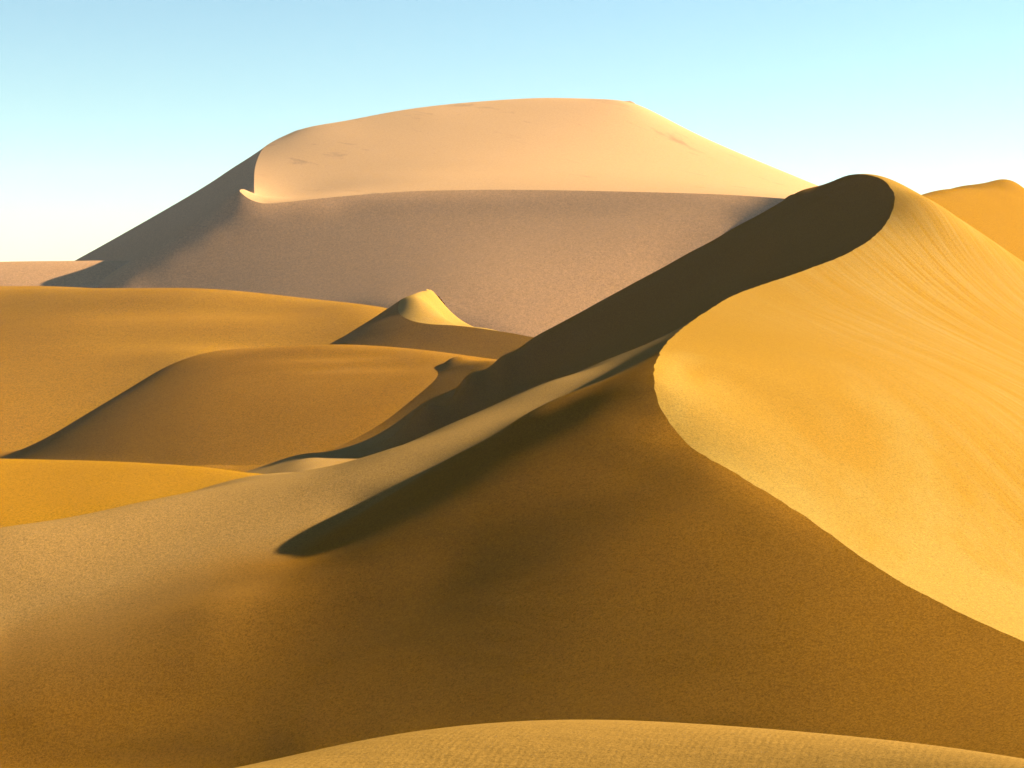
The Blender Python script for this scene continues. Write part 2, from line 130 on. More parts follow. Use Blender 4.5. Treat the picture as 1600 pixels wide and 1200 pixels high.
[-3654,-3521,-3395,-3275,-3166,-3073,-2998,-2936,-2876,-2815,-2752,-2687,-2620,-2554,-2515,-2520,-2528,-2536,-2553,-2573,-2579,-2523,-2405,-2302,-2196,-2071,-1950,-1842,-1736,-1627,-1519,-1411,-1305,-1198,-1091,-983,-875,-768,-660,-552,-444,-336,-228,-120,-15,91,197,303,415,538,670,813,961,1112,1264,1415,1566],
[-3729,-3586,-3438,-3297,-3174,-3075,-3001,-2940,-2882,-2822,-2759,-2695,-2624,-2561,-2530,-2536,-2540,-2546,-2564,-2589,-2605,-2524,-2374,-2306,-2192,-2024,-1874,-1751,-1641,-1535,-1429,-1329,-1229,-1127,-1022,-917,-811,-704,-597,-491,-386,-281,-173,-62,45,148,258,364,471,585,712,848,999,1156,1311,1464,1615],
[-3772,-3617,-3458,-3310,-3188,-3103,-3053,-2979,-2898,-2826,-2755,-2686,-2616,-2562,-2540,-2541,-2534,-2510,-2465,-2386,-2265,-2117,-2134,-2206,-2130,-1953,-1806,-1693,-1593,-1488,-1373,-1270,-1166,-1061,-954,-847,-740,-631,-523,-416,-313,-208,-96,26,149,252,360,462,565,669,778,905,1067,1224,1379,1531,1681],
[-3793,-3627,-3462,-3309,-3185,-3116,-3120,-3013,-2900,-2828,-2749,-2676,-2606,-2563,-2553,-2552,-2540,-2496,-2395,-2209,-1908,-1578,-1785,-1811,-1842,-1844,-1776,-1717,-1651,-1531,-1393,-1259,-1135,-1015,-898,-784,-672,-559,-447,-338,-232,-126,-12,120,260,352,449,553,655,760,862,973,1138,1303,1460,1611,1758],
[-3831,-3659,-3484,-3315,-3166,-3063,-3062,-2959,-2884,-2860,-2789,-2705,-2625,-2583,-2576,-2573,-2567,-2542,-2496,-2445,-2411,-2321,-2221,-1469,-1299,-1565,-1505,-1597,-1610,-1464,-1318,-1170,-1042,-917,-801,-685,-571,-458,-344,-234,-127,-21,91,223,376,465,551,656,758,864,969,1069,1232,1402,1557,1702,1842],
[-3879,-3711,-3536,-3367,-3219,-3110,-3051,-2974,-2924,-2903,-2845,-2759,-2680,-2629,-2602,-2582,-2557,-2521,-2473,-2428,-2402,-2364,-2256,-1736,-1382,-1294,-982,-1047,-1017,-984,-949,-870,-790,-694,-597,-496,-393,-290,-184,-81,22,126,240,378,530,627,716,812,909,1009,1108,1208,1367,1523,1664,1795,1922],
[-3913,-3756,-3593,-3438,-3304,-3197,-3110,-3025,-2956,-2903,-2849,-2786,-2723,-2670,-2627,-2583,-2528,-2452,-2349,-2216,-2058,-1933,-1912,-1792,-1683,-1646,-1403,-1106,-859,-749,-660,-579,-516,-432,-348,-262,-173,-83,10,103,194,285,384,506,641,740,840,945,1050,1154,1251,1361,1500,1640,1764,1877,1986],
[-3923,-3768,-3634,-3507,-3387,-3278,-3180,-3086,-3002,-2932,-2875,-2821,-2767,-2714,-2661,-2601,-2527,-2429,-2299,-2138,-1956,-1808,-1748,-1689,-1631,-1565,-1428,-1269,-1108,-908,-732,-587,-455,-327,-218,-111,-14,77,172,267,354,441,534,631,741,839,940,1054,1176,1304,1444,1601,1694,1771,1849,1931,2016],
[-4034,-3896,-3750,-3610,-3484,-3368,-3262,-3164,-3076,-3000,-2937,-2880,-2826,-2772,-2715,-2651,-2575,-2480,-2363,-2225,-2074,-1924,-1792,-1666,-1546,-1421,-1301,-1196,-1074,-928,-782,-644,-511,-389,-258,-124,-2,117,238,358,457,556,665,741,825,923,1007,1114,1232,1381,1534,1662,1744,1804,1861,1923,1991],
[-4096,-3953,-3825,-3700,-3578,-3462,-3353,-3252,-3162,-3083,-3015,-2955,-2899,-2844,-2788,-2727,-2658,-2579,-2488,-2386,-2269,-2120,-1932,-1743,-1567,-1404,-1265,-1147,-1028,-910,-790,-666,-542,-419,-293,-168,-46,77,205,341,456,579,726,842,944,1068,1160,1246,1322,1438,1553,1636,1692,1739,1787,1841,1900],
[-4219,-4082,-3942,-3806,-3676,-3554,-3441,-3339,-3248,-3168,-3098,-3035,-2978,-2923,-2869,-2812,-2750,-2683,-2608,-2523,-2419,-2268,-2060,-1847,-1658,-1488,-1334,-1192,-1058,-935,-815,-693,-568,-441,-316,-194,-73,48,172,295,408,520,657,793,914,1046,1201,1333,1380,1424,1476,1513,1549,1590,1639,1694,1754],
[-4306,-4171,-4029,-3888,-3754,-3630,-3517,-3416,-3326,-3246,-3176,-3113,-3056,-3001,-2948,-2892,-2833,-2768,-2693,-2604,-2489,-2336,-2144,-1946,-1771,-1610,-1449,-1288,-1136,-999,-871,-744,-614,-483,-355,-230,-106,17,141,265,384,499,623,751,862,958,1101,1282,1350,1321,1298,1305,1336,1384,1443,1508,1576],
[-4324,-4194,-4061,-3925,-3795,-3676,-3569,-3473,-3388,-3313,-3245,-3184,-3127,-3073,-3019,-2963,-2902,-2835,-2756,-2660,-2541,-2396,-2227,-2053,-1888,-1730,-1564,-1392,-1229,-1084,-950,-819,-685,-551,-418,-288,-160,-33,97,227,354,473,600,743,862,927,1066,1329,1263,1121,1045,1046,1093,1163,1241,1320,1399],
[-4288,-4196,-4052,-3910,-3790,-3686,-3594,-3510,-3434,-3365,-3302,-3244,-3189,-3135,-3081,-3023,-2961,-2890,-2807,-2709,-2592,-2455,-2303,-2144,-1985,-1825,-1659,-1490,-1327,-1180,-1044,-910,-772,-633,-497,-364,-233,-102,31,163,295,423,558,702,820,887,1070,1431,1019,742,719,786,882,983,1081,1173,1259],
[-3978,-3897,-3836,-3784,-3728,-3665,-3598,-3531,-3467,-3406,-3349,-3294,-3241,-3189,-3135,-3077,-3012,-2939,-2855,-2757,-2643,-2514,-2373,-2223,-2069,-1911,-1750,-1587,-1429,-1281,-1140,-1002,-861,-721,-584,-450,-318,-185,-51,82,215,346,479,611,728,827,960,1053,683,543,590,692,803,911,1010,1101,1185],
[-3762,-3640,-3677,-3713,-3700,-3657,-3604,-3547,-3492,-3438,-3387,-3337,-3287,-3236,-3183,-3125,-3060,-2986,-2902,-2806,-2696,-2573,-2439,-2296,-2147,-1994,-1837,-1681,-1527,-1378,-1234,-1092,-951,-811,-674,-539,-406,-272,-139,-5,127,258,387,515,633,731,813,857,797,766,781,830,896,969,1044,1117,1187],
[-4289,-4267,-4074,-3890,-3768,-3684,-3619,-3564,-3513,-3466,-3420,-3374,-3328,-3279,-3228,-3170,-3106,-3033,-2950,-2856,-2749,-2632,-2503,-2366,-2223,-2074,-1922,-1770,-1619,-1471,-1326,-1183,-1041,-902,-764,-628,-493,-358,-224,-90,44,177,310,444,577,693,798,938,1100,1131,1105,1090,1095,1119,1157,1203,1253],
[-3903,-3817,-3784,-3752,-3707,-3660,-3615,-3571,-3529,-3489,-3449,-3408,-3366,-3320,-3270,-3214,-3152,-3080,-2999,-2907,-2804,-2691,-2568,-2436,-2297,-2153,-2006,-1857,-1709,-1562,-1417,-1273,-1131,-991,-852,-715,-579,-443,-307,-170,-32,108,252,401,556,711,879,1089,1307,1396,1389,1352,1319,1303,1307,1326,1356]])
MAIN_WIND = (-10, 110, 50, 280, 24, 40, 0.01, [
[-1130,-1189,-1249,-1309,-1371,-1438,-1512,-1596,-1693,-1805,-1931,-2069,-2216,-2367,-2522,-2678,-2834,-2990,-3145,-3300,-3454,-3607,-3759,-3910,-4060,-4210,-4359],
[-1118,-1178,-1238,-1299,-1361,-1427,-1500,-1582,-1679,-1791,-1920,-2059,-2205,-2355,-2507,-2660,-2813,-2966,-3118,-3269,-3420,-3571,-3721,-3870,-4020,-4169,-4317],
[-1106,-1167,-1227,-1288,-1351,-1417,-1489,-1570,-1664,-1779,-1910,-2050,-2196,-2345,-2494,-2643,-2792,-2941,-3089,-3238,-3386,-3534,-3682,-3830,-3978,-4126,-4274],
[-1089,-1152,-1213,-1275,-1340,-1408,-1482,-1563,-1654,-1772,-1906,-2047,-2191,-2336,-2481,-2625,-2770,-2914,-3059,-3204,-3349,-3495,-3641,-3788,-3935,-4082,-4229],
[-1066,-1130,-1194,-1257,-1323,-1396,-1478,-1569,-1665,-1781,-1914,-2051,-2189,-2328,-2466,-2605,-2744,-2884,-3024,-3166,-3309,-3452,-3597,-3742,-3888,-4035,-4182],
[-1030,-1098,-1163,-1227,-1292,-1368,-1460,-1567,-1688,-1805,-1928,-2056,-2185,-2315,-2446,-2578,-2712,-2847,-2984,-3123,-3263,-3405,-3549,-3693,-3838,-3984,-4131],
[-977,-1050,-1119,-1180,-1237,-1307,-1412,-1521,-1659,-1794,-1921,-2044,-2167,-2290,-2415,-2541,-2671,-2802,-2936,-3073,-3211,-3352,-3495,-3639,-3784,-3930,-4076],
[-897,-980,-1058,-1121,-1156,-1184,-1285,-1463,-1607,-1752,-1884,-2007,-2127,-2246,-2367,-2490,-2617,-2746,-2879,-3014,-3152,-3292,-3435,-3579,-3724,-3871,-4017],
[-779,-875,-976,-1067,-1106,-1078,-1213,-1328,-1490,-1658,-1805,-1935,-2058,-2178,-2299,-2422,-2548,-2677,-2810,-2946,-3085,-3225,-3369,-3513,-3660,-3807,-3954],
[-610,-708,-829,-986,-1155,-1021,-1059,-1207,-1352,-1525,-1689,-1830,-1959,-2084,-2209,-2335,-2464,-2596,-2731,-2868,-3009,-3151,-3296,-3442,-3590,-3738,-3887],
[-397,-462,-520,-568,-612,-726,-911,-1045,-1188,-1360,-1539,-1693,-1833,-1967,-2099,-2231,-2366,-2502,-2641,-2782,-2925,-3071,-3218,-3366,-3515,-3666,-3816],
[-208,-249,-270,-266,-285,-610,-797,-898,-1028,-1187,-1369,-1535,-1686,-1831,-1973,-2114,-2256,-2399,-2543,-2689,-2836,-2984,-3134,-3285,-3437,-3589,-3742],
[-91,-145,-201,-275,-400,-523,-602,-737,-873,-1021,-1195,-1369,-1531,-1687,-1839,-1990,-2139,-2289,-2439,-2590,-2742,-2894,-3047,-3201,-3355,-3510,-3665],
[-32,-103,-182,-276,-389,-492,-561,-650,-758,-887,-1043,-1214,-1382,-1545,-1706,-1864,-2021,-2177,-2333,-2489,-2645,-2801,-2958,-3115,-3272,-3429,-3586],
[-6,-88,-175,-270,-367,-453,-527,-601,-686,-794,-928,-1085,-1250,-1415,-1580,-1744,-1906,-2067,-2228,-2388,-2548,-2708,-2868,-3027,-3187,-3347,-3506],
[3,-83,-172,-265,-356,-435,-486,-550,-633,-728,-844,-984,-1140,-1302,-1467,-1632,-1797,-1961,-2125,-2289,-2452,-2615,-2778,-2940,-3102,-3265,-3426],
[9,-77,-164,-252,-335,-407,-459,-507,-581,-672,-777,-904,-1050,-1206,-1367,-1531,-1696,-1862,-2028,-2193,-2359,-2524,-2689,-2854,-3018,-3183,-3347],
[19,-65,-149,-231,-309,-378,-432,-481,-541,-623,-722,-838,-974,-1123,-1279,-1439,-1603,-1768,-1935,-2102,-2269,-2436,-2602,-2769,-2936,-3102,-3268],
[37,-44,-124,-202,-276,-341,-395,-453,-517,-584,-673,-780,-907,-1048,-1199,-1356,-1517,-1681,-1847,-2014,-2182,-2350,-2518,-2686,-2854,-3022,-3190],
[63,-15,-91,-166,-236,-299,-355,-409,-477,-548,-626,-725,-844,-979,-1125,-1278,-1436,-1598,-1763,-1929,-2097,-2266,-2435,-2605,-2774,-2944,-3114],
[99,24,-50,-122,-191,-256,-314,-361,-415,-492,-575,-668,-782,-912,-1053,-1203,-1358,-1518,-1681,-1847,-2015,-2184,-2354,-2525,-2696,-2867,-3038],
[145,72,1,-70,-138,-203,-263,-316,-367,-430,-513,-608,-716,-842,-981,-1127,-1281,-1439,-1601,-1766,-1934,-2103,-2274,-2445,-2618,-2790,-2963],
[199,130,60,-9,-77,-142,-204,-262,-323,-385,-453,-543,-647,-768,-904,-1050,-1202,-1359,-1521,-1685,-1853,-2022,-2193,-2366,-2540,-2714,-2889],
[262,195,127,60,-7,-72,-136,-198,-264,-333,-400,-477,-576,-692,-825,-970,-1121,-1277,-1438,-1603,-1770,-1940,-2112,-2286,-2461,-2637,-2814],
[332,267,202,137,71,5,-61,-126,-188,-249,-324,-406,-499,-612,-742,-885,-1035,-1191,-1352,-1517,-1685,-1855,-2028,-2204,-2381,-2559,-2738],
[407,345,283,220,156,91,26,-39,-101,-156,-221,-309,-409,-519,-648,-791,-942,-1099,-1260,-1426,-1595,-1767,-1942,-2119,-2299,-2480,-2662],
[484,426,368,309,248,187,124,62,2,-54,-115,-200,-299,-413,-541,-684,-838,-998,-1161,-1328,-1499,-1673,-1851,-2031,-2214,-2398,-2584],
[559,507,453,399,343,287,230,173,117,63,3,-79,-177,-290,-420,-565,-723,-886,-1052,-1222,-1396,-1574,-1755,-1939,-2126,-2315,-2505],
[630,583,535,486,437,387,337,288,239,189,133,63,-27,-145,-279,-430,-592,-760,-931,-1106,-1285,-1468,-1654,-1843,-2035,-2230,-2426],
[690,649,607,565,523,481,439,398,358,316,270,215,144,29,-113,-271,-441,-617,-796,-978,-1165,-1355,-1548,-1744,-1943,-2145,-2347],
[734,699,665,630,595,561,528,497,468,439,407,369,322,222,82,-86,-267,-454,-644,-837,-1035,-1236,-1439,-1644,-1852,-2061,-2272],
[756,728,701,673,646,620,597,578,562,549,537,523,497,433,312,138,-61,-263,-470,-683,-898,-1114,-1330,-1546,-1764,-1983,-2202],
[749,728,708,688,669,652,638,631,630,636,645,654,656,647,582,428,197,-33,-275,-519,-759,-994,-1225,-1455,-1684,-1914,-2144],
[705,693,680,667,656,647,643,648,665,694,730,763,787,814,926,848,521,227,-74,-361,-629,-885,-1133,-1377,-1619,-1860,-2101],
[619,614,609,603,599,597,601,618,655,716,798,885,952,991,1144,1189,758,437,90,-231,-522,-797,-1062,-1321,-1577,-1830,-2081],
[480,483,486,489,491,494,503,528,582,680,831,1024,1229,1406,1440,1149,858,559,204,-130,-441,-736,-1020,-1296,-1565,-1830,-2092],
[281,292,304,315,323,329,337,361,419,540,750,1040,1339,1546,1568,1315,1026,680,303,-58,-398,-718,-1022,-1314,-1596,-1871,-2142],
[14,31,51,72,88,96,99,110,151,266,513,900,1278,1504,1528,1335,1039,681,299,-77,-434,-770,-1089,-1391,-1681,-1962,-2238],
[-329,-308,-282,-252,-226,-217,-216,-217,-206,-130,134,655,1134,1465,1414,1185,872,515,141,-228,-582,-917,-1236,-1539,-1829,-2111,-2386],
[-748,-731,-708,-677,-648,-633,-624,-618,-617,-576,-263,526,1103,976,927,732,451,131,-202,-534,-858,-1171,-1472,-1762,-2044,-2318,-2588],
[-1235,-1230,-1223,-1211,-1198,-1184,-1168,-1147,-1150,-1178,-966,-306,548,590,262,-10,-249,-489,-738,-997,-1261,-1527,-1793,-2058,-2320,-2581,-2840],
[-1768,-1778,-1790,-1804,-1822,-1843,-1877,-1935,-2065,-2292,-2467,-2498,-2308,-1812,-1481,-1334,-1301,-1346,-1448,-1592,-1768,-1967,-2182,-2409,-2645,-2886,-3131],
[-2324,-2348,-2380,-2423,-2483,-2566,-2691,-2888,-3194,-3611,-4029,-4305,-4261,-3805,-3260,-2814,-2507,-2329,-2256,-2264,-2335,-2454,-2609,-2792,-2996,-3216,-3445]])
MAIN_BRINK = [(25.75,66.00,-16.83), (25.18,67.45,-16.74), (24.57,68.95,-16.65), (23.93,70.47,-16.53), (23.23,71.99,-16.38), (22.48,73.50,-16.18), (21.64,74.97,-15.91), (20.74,76.42,-15.61), (19.83,77.90,-15.26), (18.93,79.46,-14.87), (18.11,81.08,-14.45), (17.32,82.82,-13.96), (16.54,84.63,-13.43), (15.77,86.39,-12.90), (15.00,88.00,-12.41), (14.45,89.05,-12.10), (13.92,90.01,-11.81), (13.40,90.93,-11.54), (12.88,91.86,-11.26), (12.35,92.81,-10.98), (11.81,93.77,-10.71), (11.26,94.73,-10.45), (10.73,95.70,-10.17), (10.26,96.68,-9.85), (9.89,97.57,-9.48), (9.59,98.43,-9.08), (9.32,99.29,-8.64), (9.11,100.15,-8.20), (8.96,101.00,-7.78), (8.89,101.64,-7.46), (8.86,102.26,-7.14), (8.85,102.89,-6.83), (8.87,103.54,-6.56), (8.91,104.17,-6.35), (8.94,104.66,-6.21), (8.99,105.16,-6.09), (9.05,105.69,-5.99), (9.12,106.28,-5.89), (9.22,107.03,-5.77), (9.34,107.90,-5.66), (9.47,108.84,-5.56), (9.62,109.87,-5.46), (9.79,111.00,-5.37), (10.02,112.65,-5.27), (10.28,114.52,-5.18), (10.57,116.53,-5.10), (10.87,118.61,-5.03), (11.20,120.73,-4.95), (11.55,122.97,-4.87), (11.93,125.29,-4.80), (12.33,127.68,-4.73), (12.75,130.16,-4.65), (13.22,132.87,-4.57), (13.73,135.79,-4.48), (14.27,138.81,-4.39), (14.84,141.90,-4.29), (15.44,145.00,-4.17), (16.08,148.12,-4.04), (16.74,151.25,-3.90), (17.45,154.44,-3.74), (18.21,157.73,-3.56), (19.08,161.33,-3.36), (20.09,165.51,-3.11), (21.17,169.88,-2.83), (22.38,174.30,-2.52), (23.71,178.62,-2.19), (25.45,183.22,-1.77), (27.59,187.92,-1.29), (29.93,192.45,-0.76), (32.35,196.81,-0.20), (34.71,201.00,0.38), (36.72,204.46,0.90), (38.72,207.69,1.43), (40.71,210.79,1.98), (42.64,213.89,2.60), (44.43,216.93,3.27), (46.04,219.76,3.93), (47.61,222.59,4.64), (49.10,225.40,5.41), (50.46,228.12,6.26), (51.58,230.51,7.13), (52.58,232.73,8.07), (53.46,234.89,9.06), (54.18,236.99,10.04), (54.69,239.00,10.95), (54.92,240.62,11.65), (55.01,242.20,12.34), (54.97,243.71,12.99), (54.81,245.13,13.56), (54.54,246.44,14.05), (54.05,247.60,14.45), (53.39,248.60,14.76), (52.68,249.57,14.97), (52.01,250.61,15.10), (51.45,251.79,15.15), (50.91,253.05,15.10), (50.39,254.36,14.96), (49.90,255.68,14.76), (49.43,257.00,14.51), (49.01,258.28,14.22), (48.63,259.56,13.87), (48.27,260.85,13.47), (47.92,262.14,13.00), (47.56,263.50,12.43), (47.19,264.99,11.69), (46.84,266.49,10.84), (46.49,267.99,9.95), (46.14,269.49,9.06)]
MOUND = (-9, 9, -5, 18, 18, 22, 0.001, [
[-2453,-2310,-2177,-2066,-1989,-1952,-1953,-1982,-2025,-2064,-2082,-2067,-2032,-1993,-1967,-1967,-2000,-2069,-2166,-2285,-2414],
[-2515,-2361,-2215,-2086,-1990,-1939,-1927,-1947,-1985,-2025,-2045,-2027,-1988,-1952,-1935,-1948,-1996,-2082,-2197,-2329,-2469],
[-2586,-2421,-2260,-2113,-1997,-1927,-1900,-1906,-1937,-1975,-1995,-1973,-1935,-1905,-1900,-1929,-1996,-2102,-2235,-2382,-2533],
[-2667,-2492,-2318,-2155,-2018,-1923,-1870,-1857,-1874,-1901,-1914,-1897,-1867,-1850,-1863,-1916,-2007,-2135,-2286,-2448,-2613],
[-2755,-2571,-2385,-2203,-2043,-1920,-1840,-1804,-1807,-1825,-1832,-1820,-1798,-1792,-1828,-1909,-2028,-2180,-2352,-2529,-2706],
[-2837,-2648,-2451,-2250,-2069,-1920,-1814,-1757,-1753,-1769,-1772,-1764,-1744,-1746,-1805,-1913,-2061,-2236,-2429,-2621,-2808],
[-2900,-2706,-2501,-2289,-2094,-1929,-1806,-1735,-1726,-1741,-1744,-1741,-1727,-1737,-1813,-1942,-2108,-2301,-2510,-2715,-2912],
[-2938,-2737,-2529,-2318,-2121,-1955,-1829,-1756,-1737,-1745,-1753,-1756,-1758,-1785,-1868,-2003,-2177,-2377,-2592,-2806,-3015],
[-2972,-2768,-2560,-2353,-2161,-1996,-1874,-1803,-1783,-1792,-1808,-1820,-1832,-1869,-1954,-2091,-2269,-2474,-2692,-2912,-3130],
[-3023,-2819,-2613,-2411,-2221,-2059,-1939,-1872,-1861,-1887,-1916,-1933,-1944,-1978,-2062,-2203,-2388,-2600,-2823,-3048,-3271],
[-3108,-2907,-2705,-2504,-2315,-2149,-2026,-1963,-1971,-2029,-2082,-2099,-2092,-2104,-2187,-2340,-2540,-2762,-2993,-3222,-3448],
[-3239,-3044,-2847,-2649,-2456,-2281,-2143,-2073,-2107,-2226,-2313,-2322,-2272,-2234,-2322,-2505,-2732,-2972,-3210,-3441,-3667],
[-3426,-3240,-3050,-2857,-2662,-2473,-2308,-2206,-2256,-2483,-2611,-2601,-2479,-2341,-2469,-2712,-2980,-3238,-3480,-3709,-3929],
[-3673,-3500,-3322,-3139,-2950,-2755,-2559,-2388,-2405,-2812,-2947,-2906,-2712,-2381,-2654,-2997,-3304,-3570,-3806,-4024,-4232],
[-3981,-3824,-3664,-3498,-3326,-3146,-2956,-2746,-2633,-3176,-3154,-3100,-2948,-2391,-2985,-3406,-3716,-3966,-4181,-4379,-4568],
[-4346,-4208,-4067,-3923,-3771,-3606,-3418,-3171,-2891,-2795,-2740,-2709,-2593,-2718,-3504,-3907,-4182,-4400,-4587,-4761,-4929],
[-4762,-4645,-4525,-4402,-4271,-4125,-3947,-3706,-3344,-2904,-2798,-2805,-2990,-3396,-3994,-4381,-4644,-4843,-5008,-5159,-5304],
[-5226,-5128,-5031,-4930,-4821,-4697,-4542,-4338,-4066,-3737,-3355,-3439,-3780,-4140,-4558,-4884,-5121,-5298,-5441,-5569,-5693],
[-5731,-5654,-5578,-5501,-5417,-5319,-5195,-5033,-4823,-4573,-4336,-4374,-4612,-4897,-5196,-5446,-5635,-5778,-5894,-5997,-6098],
[-6276,-6219,-6164,-6110,-6054,-5987,-5903,-5793,-5656,-5503,-5381,-5391,-5524,-5708,-5902,-6068,-6197,-6293,-6374,-6450,-6527],
[-6858,-6819,-6784,-6755,-6728,-6696,-6654,-6601,-6536,-6470,-6419,-6411,-6463,-6554,-6656,-6741,-6804,-6848,-6888,-6937,-6990],
[-7476,-7454,-7438,-7433,-7433,-7433,-7431,-7427,-7422,-7418,-7412,-7388,-7383,-7403,-7431,-7447,-7450,-7445,-7446,-7467,-7498],
[-8129,-8124,-8126,-8139,-8162,-8189,-8219,-8249,-8278,-8302,-8309,-8284,-8252,-8225,-8200,-8167,-8126,-8087,-8058,-8051,-8056],
[-8808,-8817,-8835,-8864,-8905,-8954,-9006,-9059,-9106,-9140,-9148,-9124,-9079,-9024,-8962,-8893,-8821,-8756,-8704,-8673,-8654],
[-9500,-9521,-9552,-9597,-9654,-9721,-9792,-9861,-9920,-9960,-9968,-9942,-9886,-9809,-9719,-9622,-9524,-9435,-9362,-9311,-9273]])
FLAT = (-90, 10, 110, 225, 20, 20, 0.01, [
[-1824,-1914,-2000,-2079,-2147,-2202,-2241,-2262,-2266,-2253,-2228,-2195,-2157,-2118,-2080,-2042,-2006,-1973,-1941,-1912,-1884,-1859,-1834],
[-1810,-1904,-1996,-2081,-2157,-2219,-2264,-2290,-2295,-2282,-2255,-2218,-2178,-2138,-2098,-2060,-2024,-1990,-1959,-1930,-1903,-1878,-1854],
[-1790,-1890,-1988,-2081,-2166,-2236,-2289,-2321,-2329,-2315,-2283,-2242,-2199,-2157,-2117,-2078,-2041,-2007,-1976,-1948,-1922,-1899,-1876],
[-1763,-1870,-1975,-2077,-2172,-2254,-2317,-2356,-2368,-2353,-2316,-2268,-2221,-2178,-2135,-2095,-2057,-2023,-1992,-1965,-1942,-1920,-1899],
[-1728,-1841,-1954,-2066,-2173,-2268,-2345,-2396,-2414,-2398,-2356,-2302,-2250,-2202,-2154,-2110,-2071,-2036,-2007,-1983,-1961,-1942,-1925],
[-1685,-1802,-1922,-2045,-2164,-2275,-2368,-2433,-2459,-2443,-2397,-2341,-2281,-2223,-2169,-2121,-2080,-2047,-2021,-2000,-1982,-1967,-1953],
[-1638,-1757,-1881,-2011,-2143,-2267,-2375,-2455,-2492,-2467,-2415,-2361,-2297,-2231,-2172,-2123,-2084,-2055,-2033,-2018,-2005,-1995,-1986],
[-1595,-1711,-1834,-1968,-2106,-2237,-2353,-2442,-2485,-2437,-2380,-2350,-2285,-2218,-2159,-2113,-2081,-2060,-2046,-2038,-2033,-2028,-2024],
[-1569,-1679,-1795,-1926,-2061,-2186,-2291,-2362,-2376,-2290,-2286,-2297,-2237,-2180,-2130,-2094,-2074,-2065,-2064,-2065,-2067,-2068,-2069],
[-1568,-1672,-1781,-1900,-2019,-2129,-2217,-2266,-2261,-2206,-2218,-2195,-2167,-2138,-2098,-2075,-2071,-2079,-2091,-2102,-2111,-2118,-2123],
[-1592,-1687,-1785,-1887,-1989,-2084,-2162,-2214,-2231,-2223,-2207,-2165,-2150,-2125,-2079,-2067,-2085,-2111,-2134,-2153,-2167,-2177,-2186],
[-1635,-1718,-1802,-1887,-1970,-2049,-2121,-2179,-2210,-2218,-2199,-2166,-2155,-2130,-2072,-2089,-2133,-2172,-2200,-2220,-2235,-2246,-2255],
[-1694,-1764,-1834,-1900,-1963,-2021,-2081,-2141,-2167,-2163,-2147,-2138,-2138,-2110,-2107,-2197,-2240,-2266,-2285,-2299,-2310,-2319,-2327],
[-1769,-1827,-1883,-1933,-1973,-2005,-2038,-2099,-2130,-2116,-2093,-2072,-2061,-2099,-2171,-2278,-2330,-2354,-2367,-2376,-2383,-2390,-2397],
[-1858,-1907,-1953,-1992,-2020,-2030,-2019,-2031,-2061,-2061,-2068,-2094,-2116,-2196,-2293,-2362,-2402,-2424,-2435,-2442,-2448,-2454,-2461],
[-1958,-2000,-2040,-2076,-2105,-2124,-2117,-2097,-2109,-2122,-2139,-2170,-2210,-2279,-2358,-2416,-2453,-2475,-2487,-2495,-2501,-2508,-2515],
[-2065,-2101,-2136,-2167,-2192,-2206,-2203,-2188,-2189,-2203,-2220,-2251,-2296,-2354,-2414,-2460,-2491,-2511,-2524,-2534,-2542,-2549,-2558],
[-2174,-2205,-2234,-2260,-2280,-2290,-2289,-2280,-2278,-2286,-2304,-2335,-2379,-2427,-2469,-2500,-2521,-2537,-2550,-2561,-2571,-2580,-2590],
[-2284,-2310,-2335,-2356,-2372,-2379,-2378,-2372,-2367,-2370,-2385,-2416,-2460,-2500,-2524,-2536,-2545,-2555,-2566,-2578,-2591,-2602,-2614],
[-2393,-2416,-2437,-2454,-2467,-2473,-2472,-2465,-2454,-2449,-2458,-2490,-2541,-2581,-2582,-2567,-2561,-2565,-2576,-2590,-2604,-2618,-2631],
[-2501,-2520,-2539,-2554,-2564,-2569,-2567,-2558,-2542,-2528,-2528,-2558,-2625,-2672,-2643,-2592,-2570,-2570,-2582,-2598,-2613,-2628,-2643],
[-2606,-2624,-2639,-2652,-2660,-2663,-2660,-2648,-2629,-2611,-2608,-2635,-2696,-2721,-2657,-2600,-2575,-2574,-2586,-2603,-2619,-2636,-2651],
[-2710,-2726,-2740,-2750,-2756,-2756,-2749,-2735,-2716,-2699,-2697,-2717,-2750,-2745,-2679,-2621,-2591,-2584,-2592,-2607,-2624,-2641,-2658]])
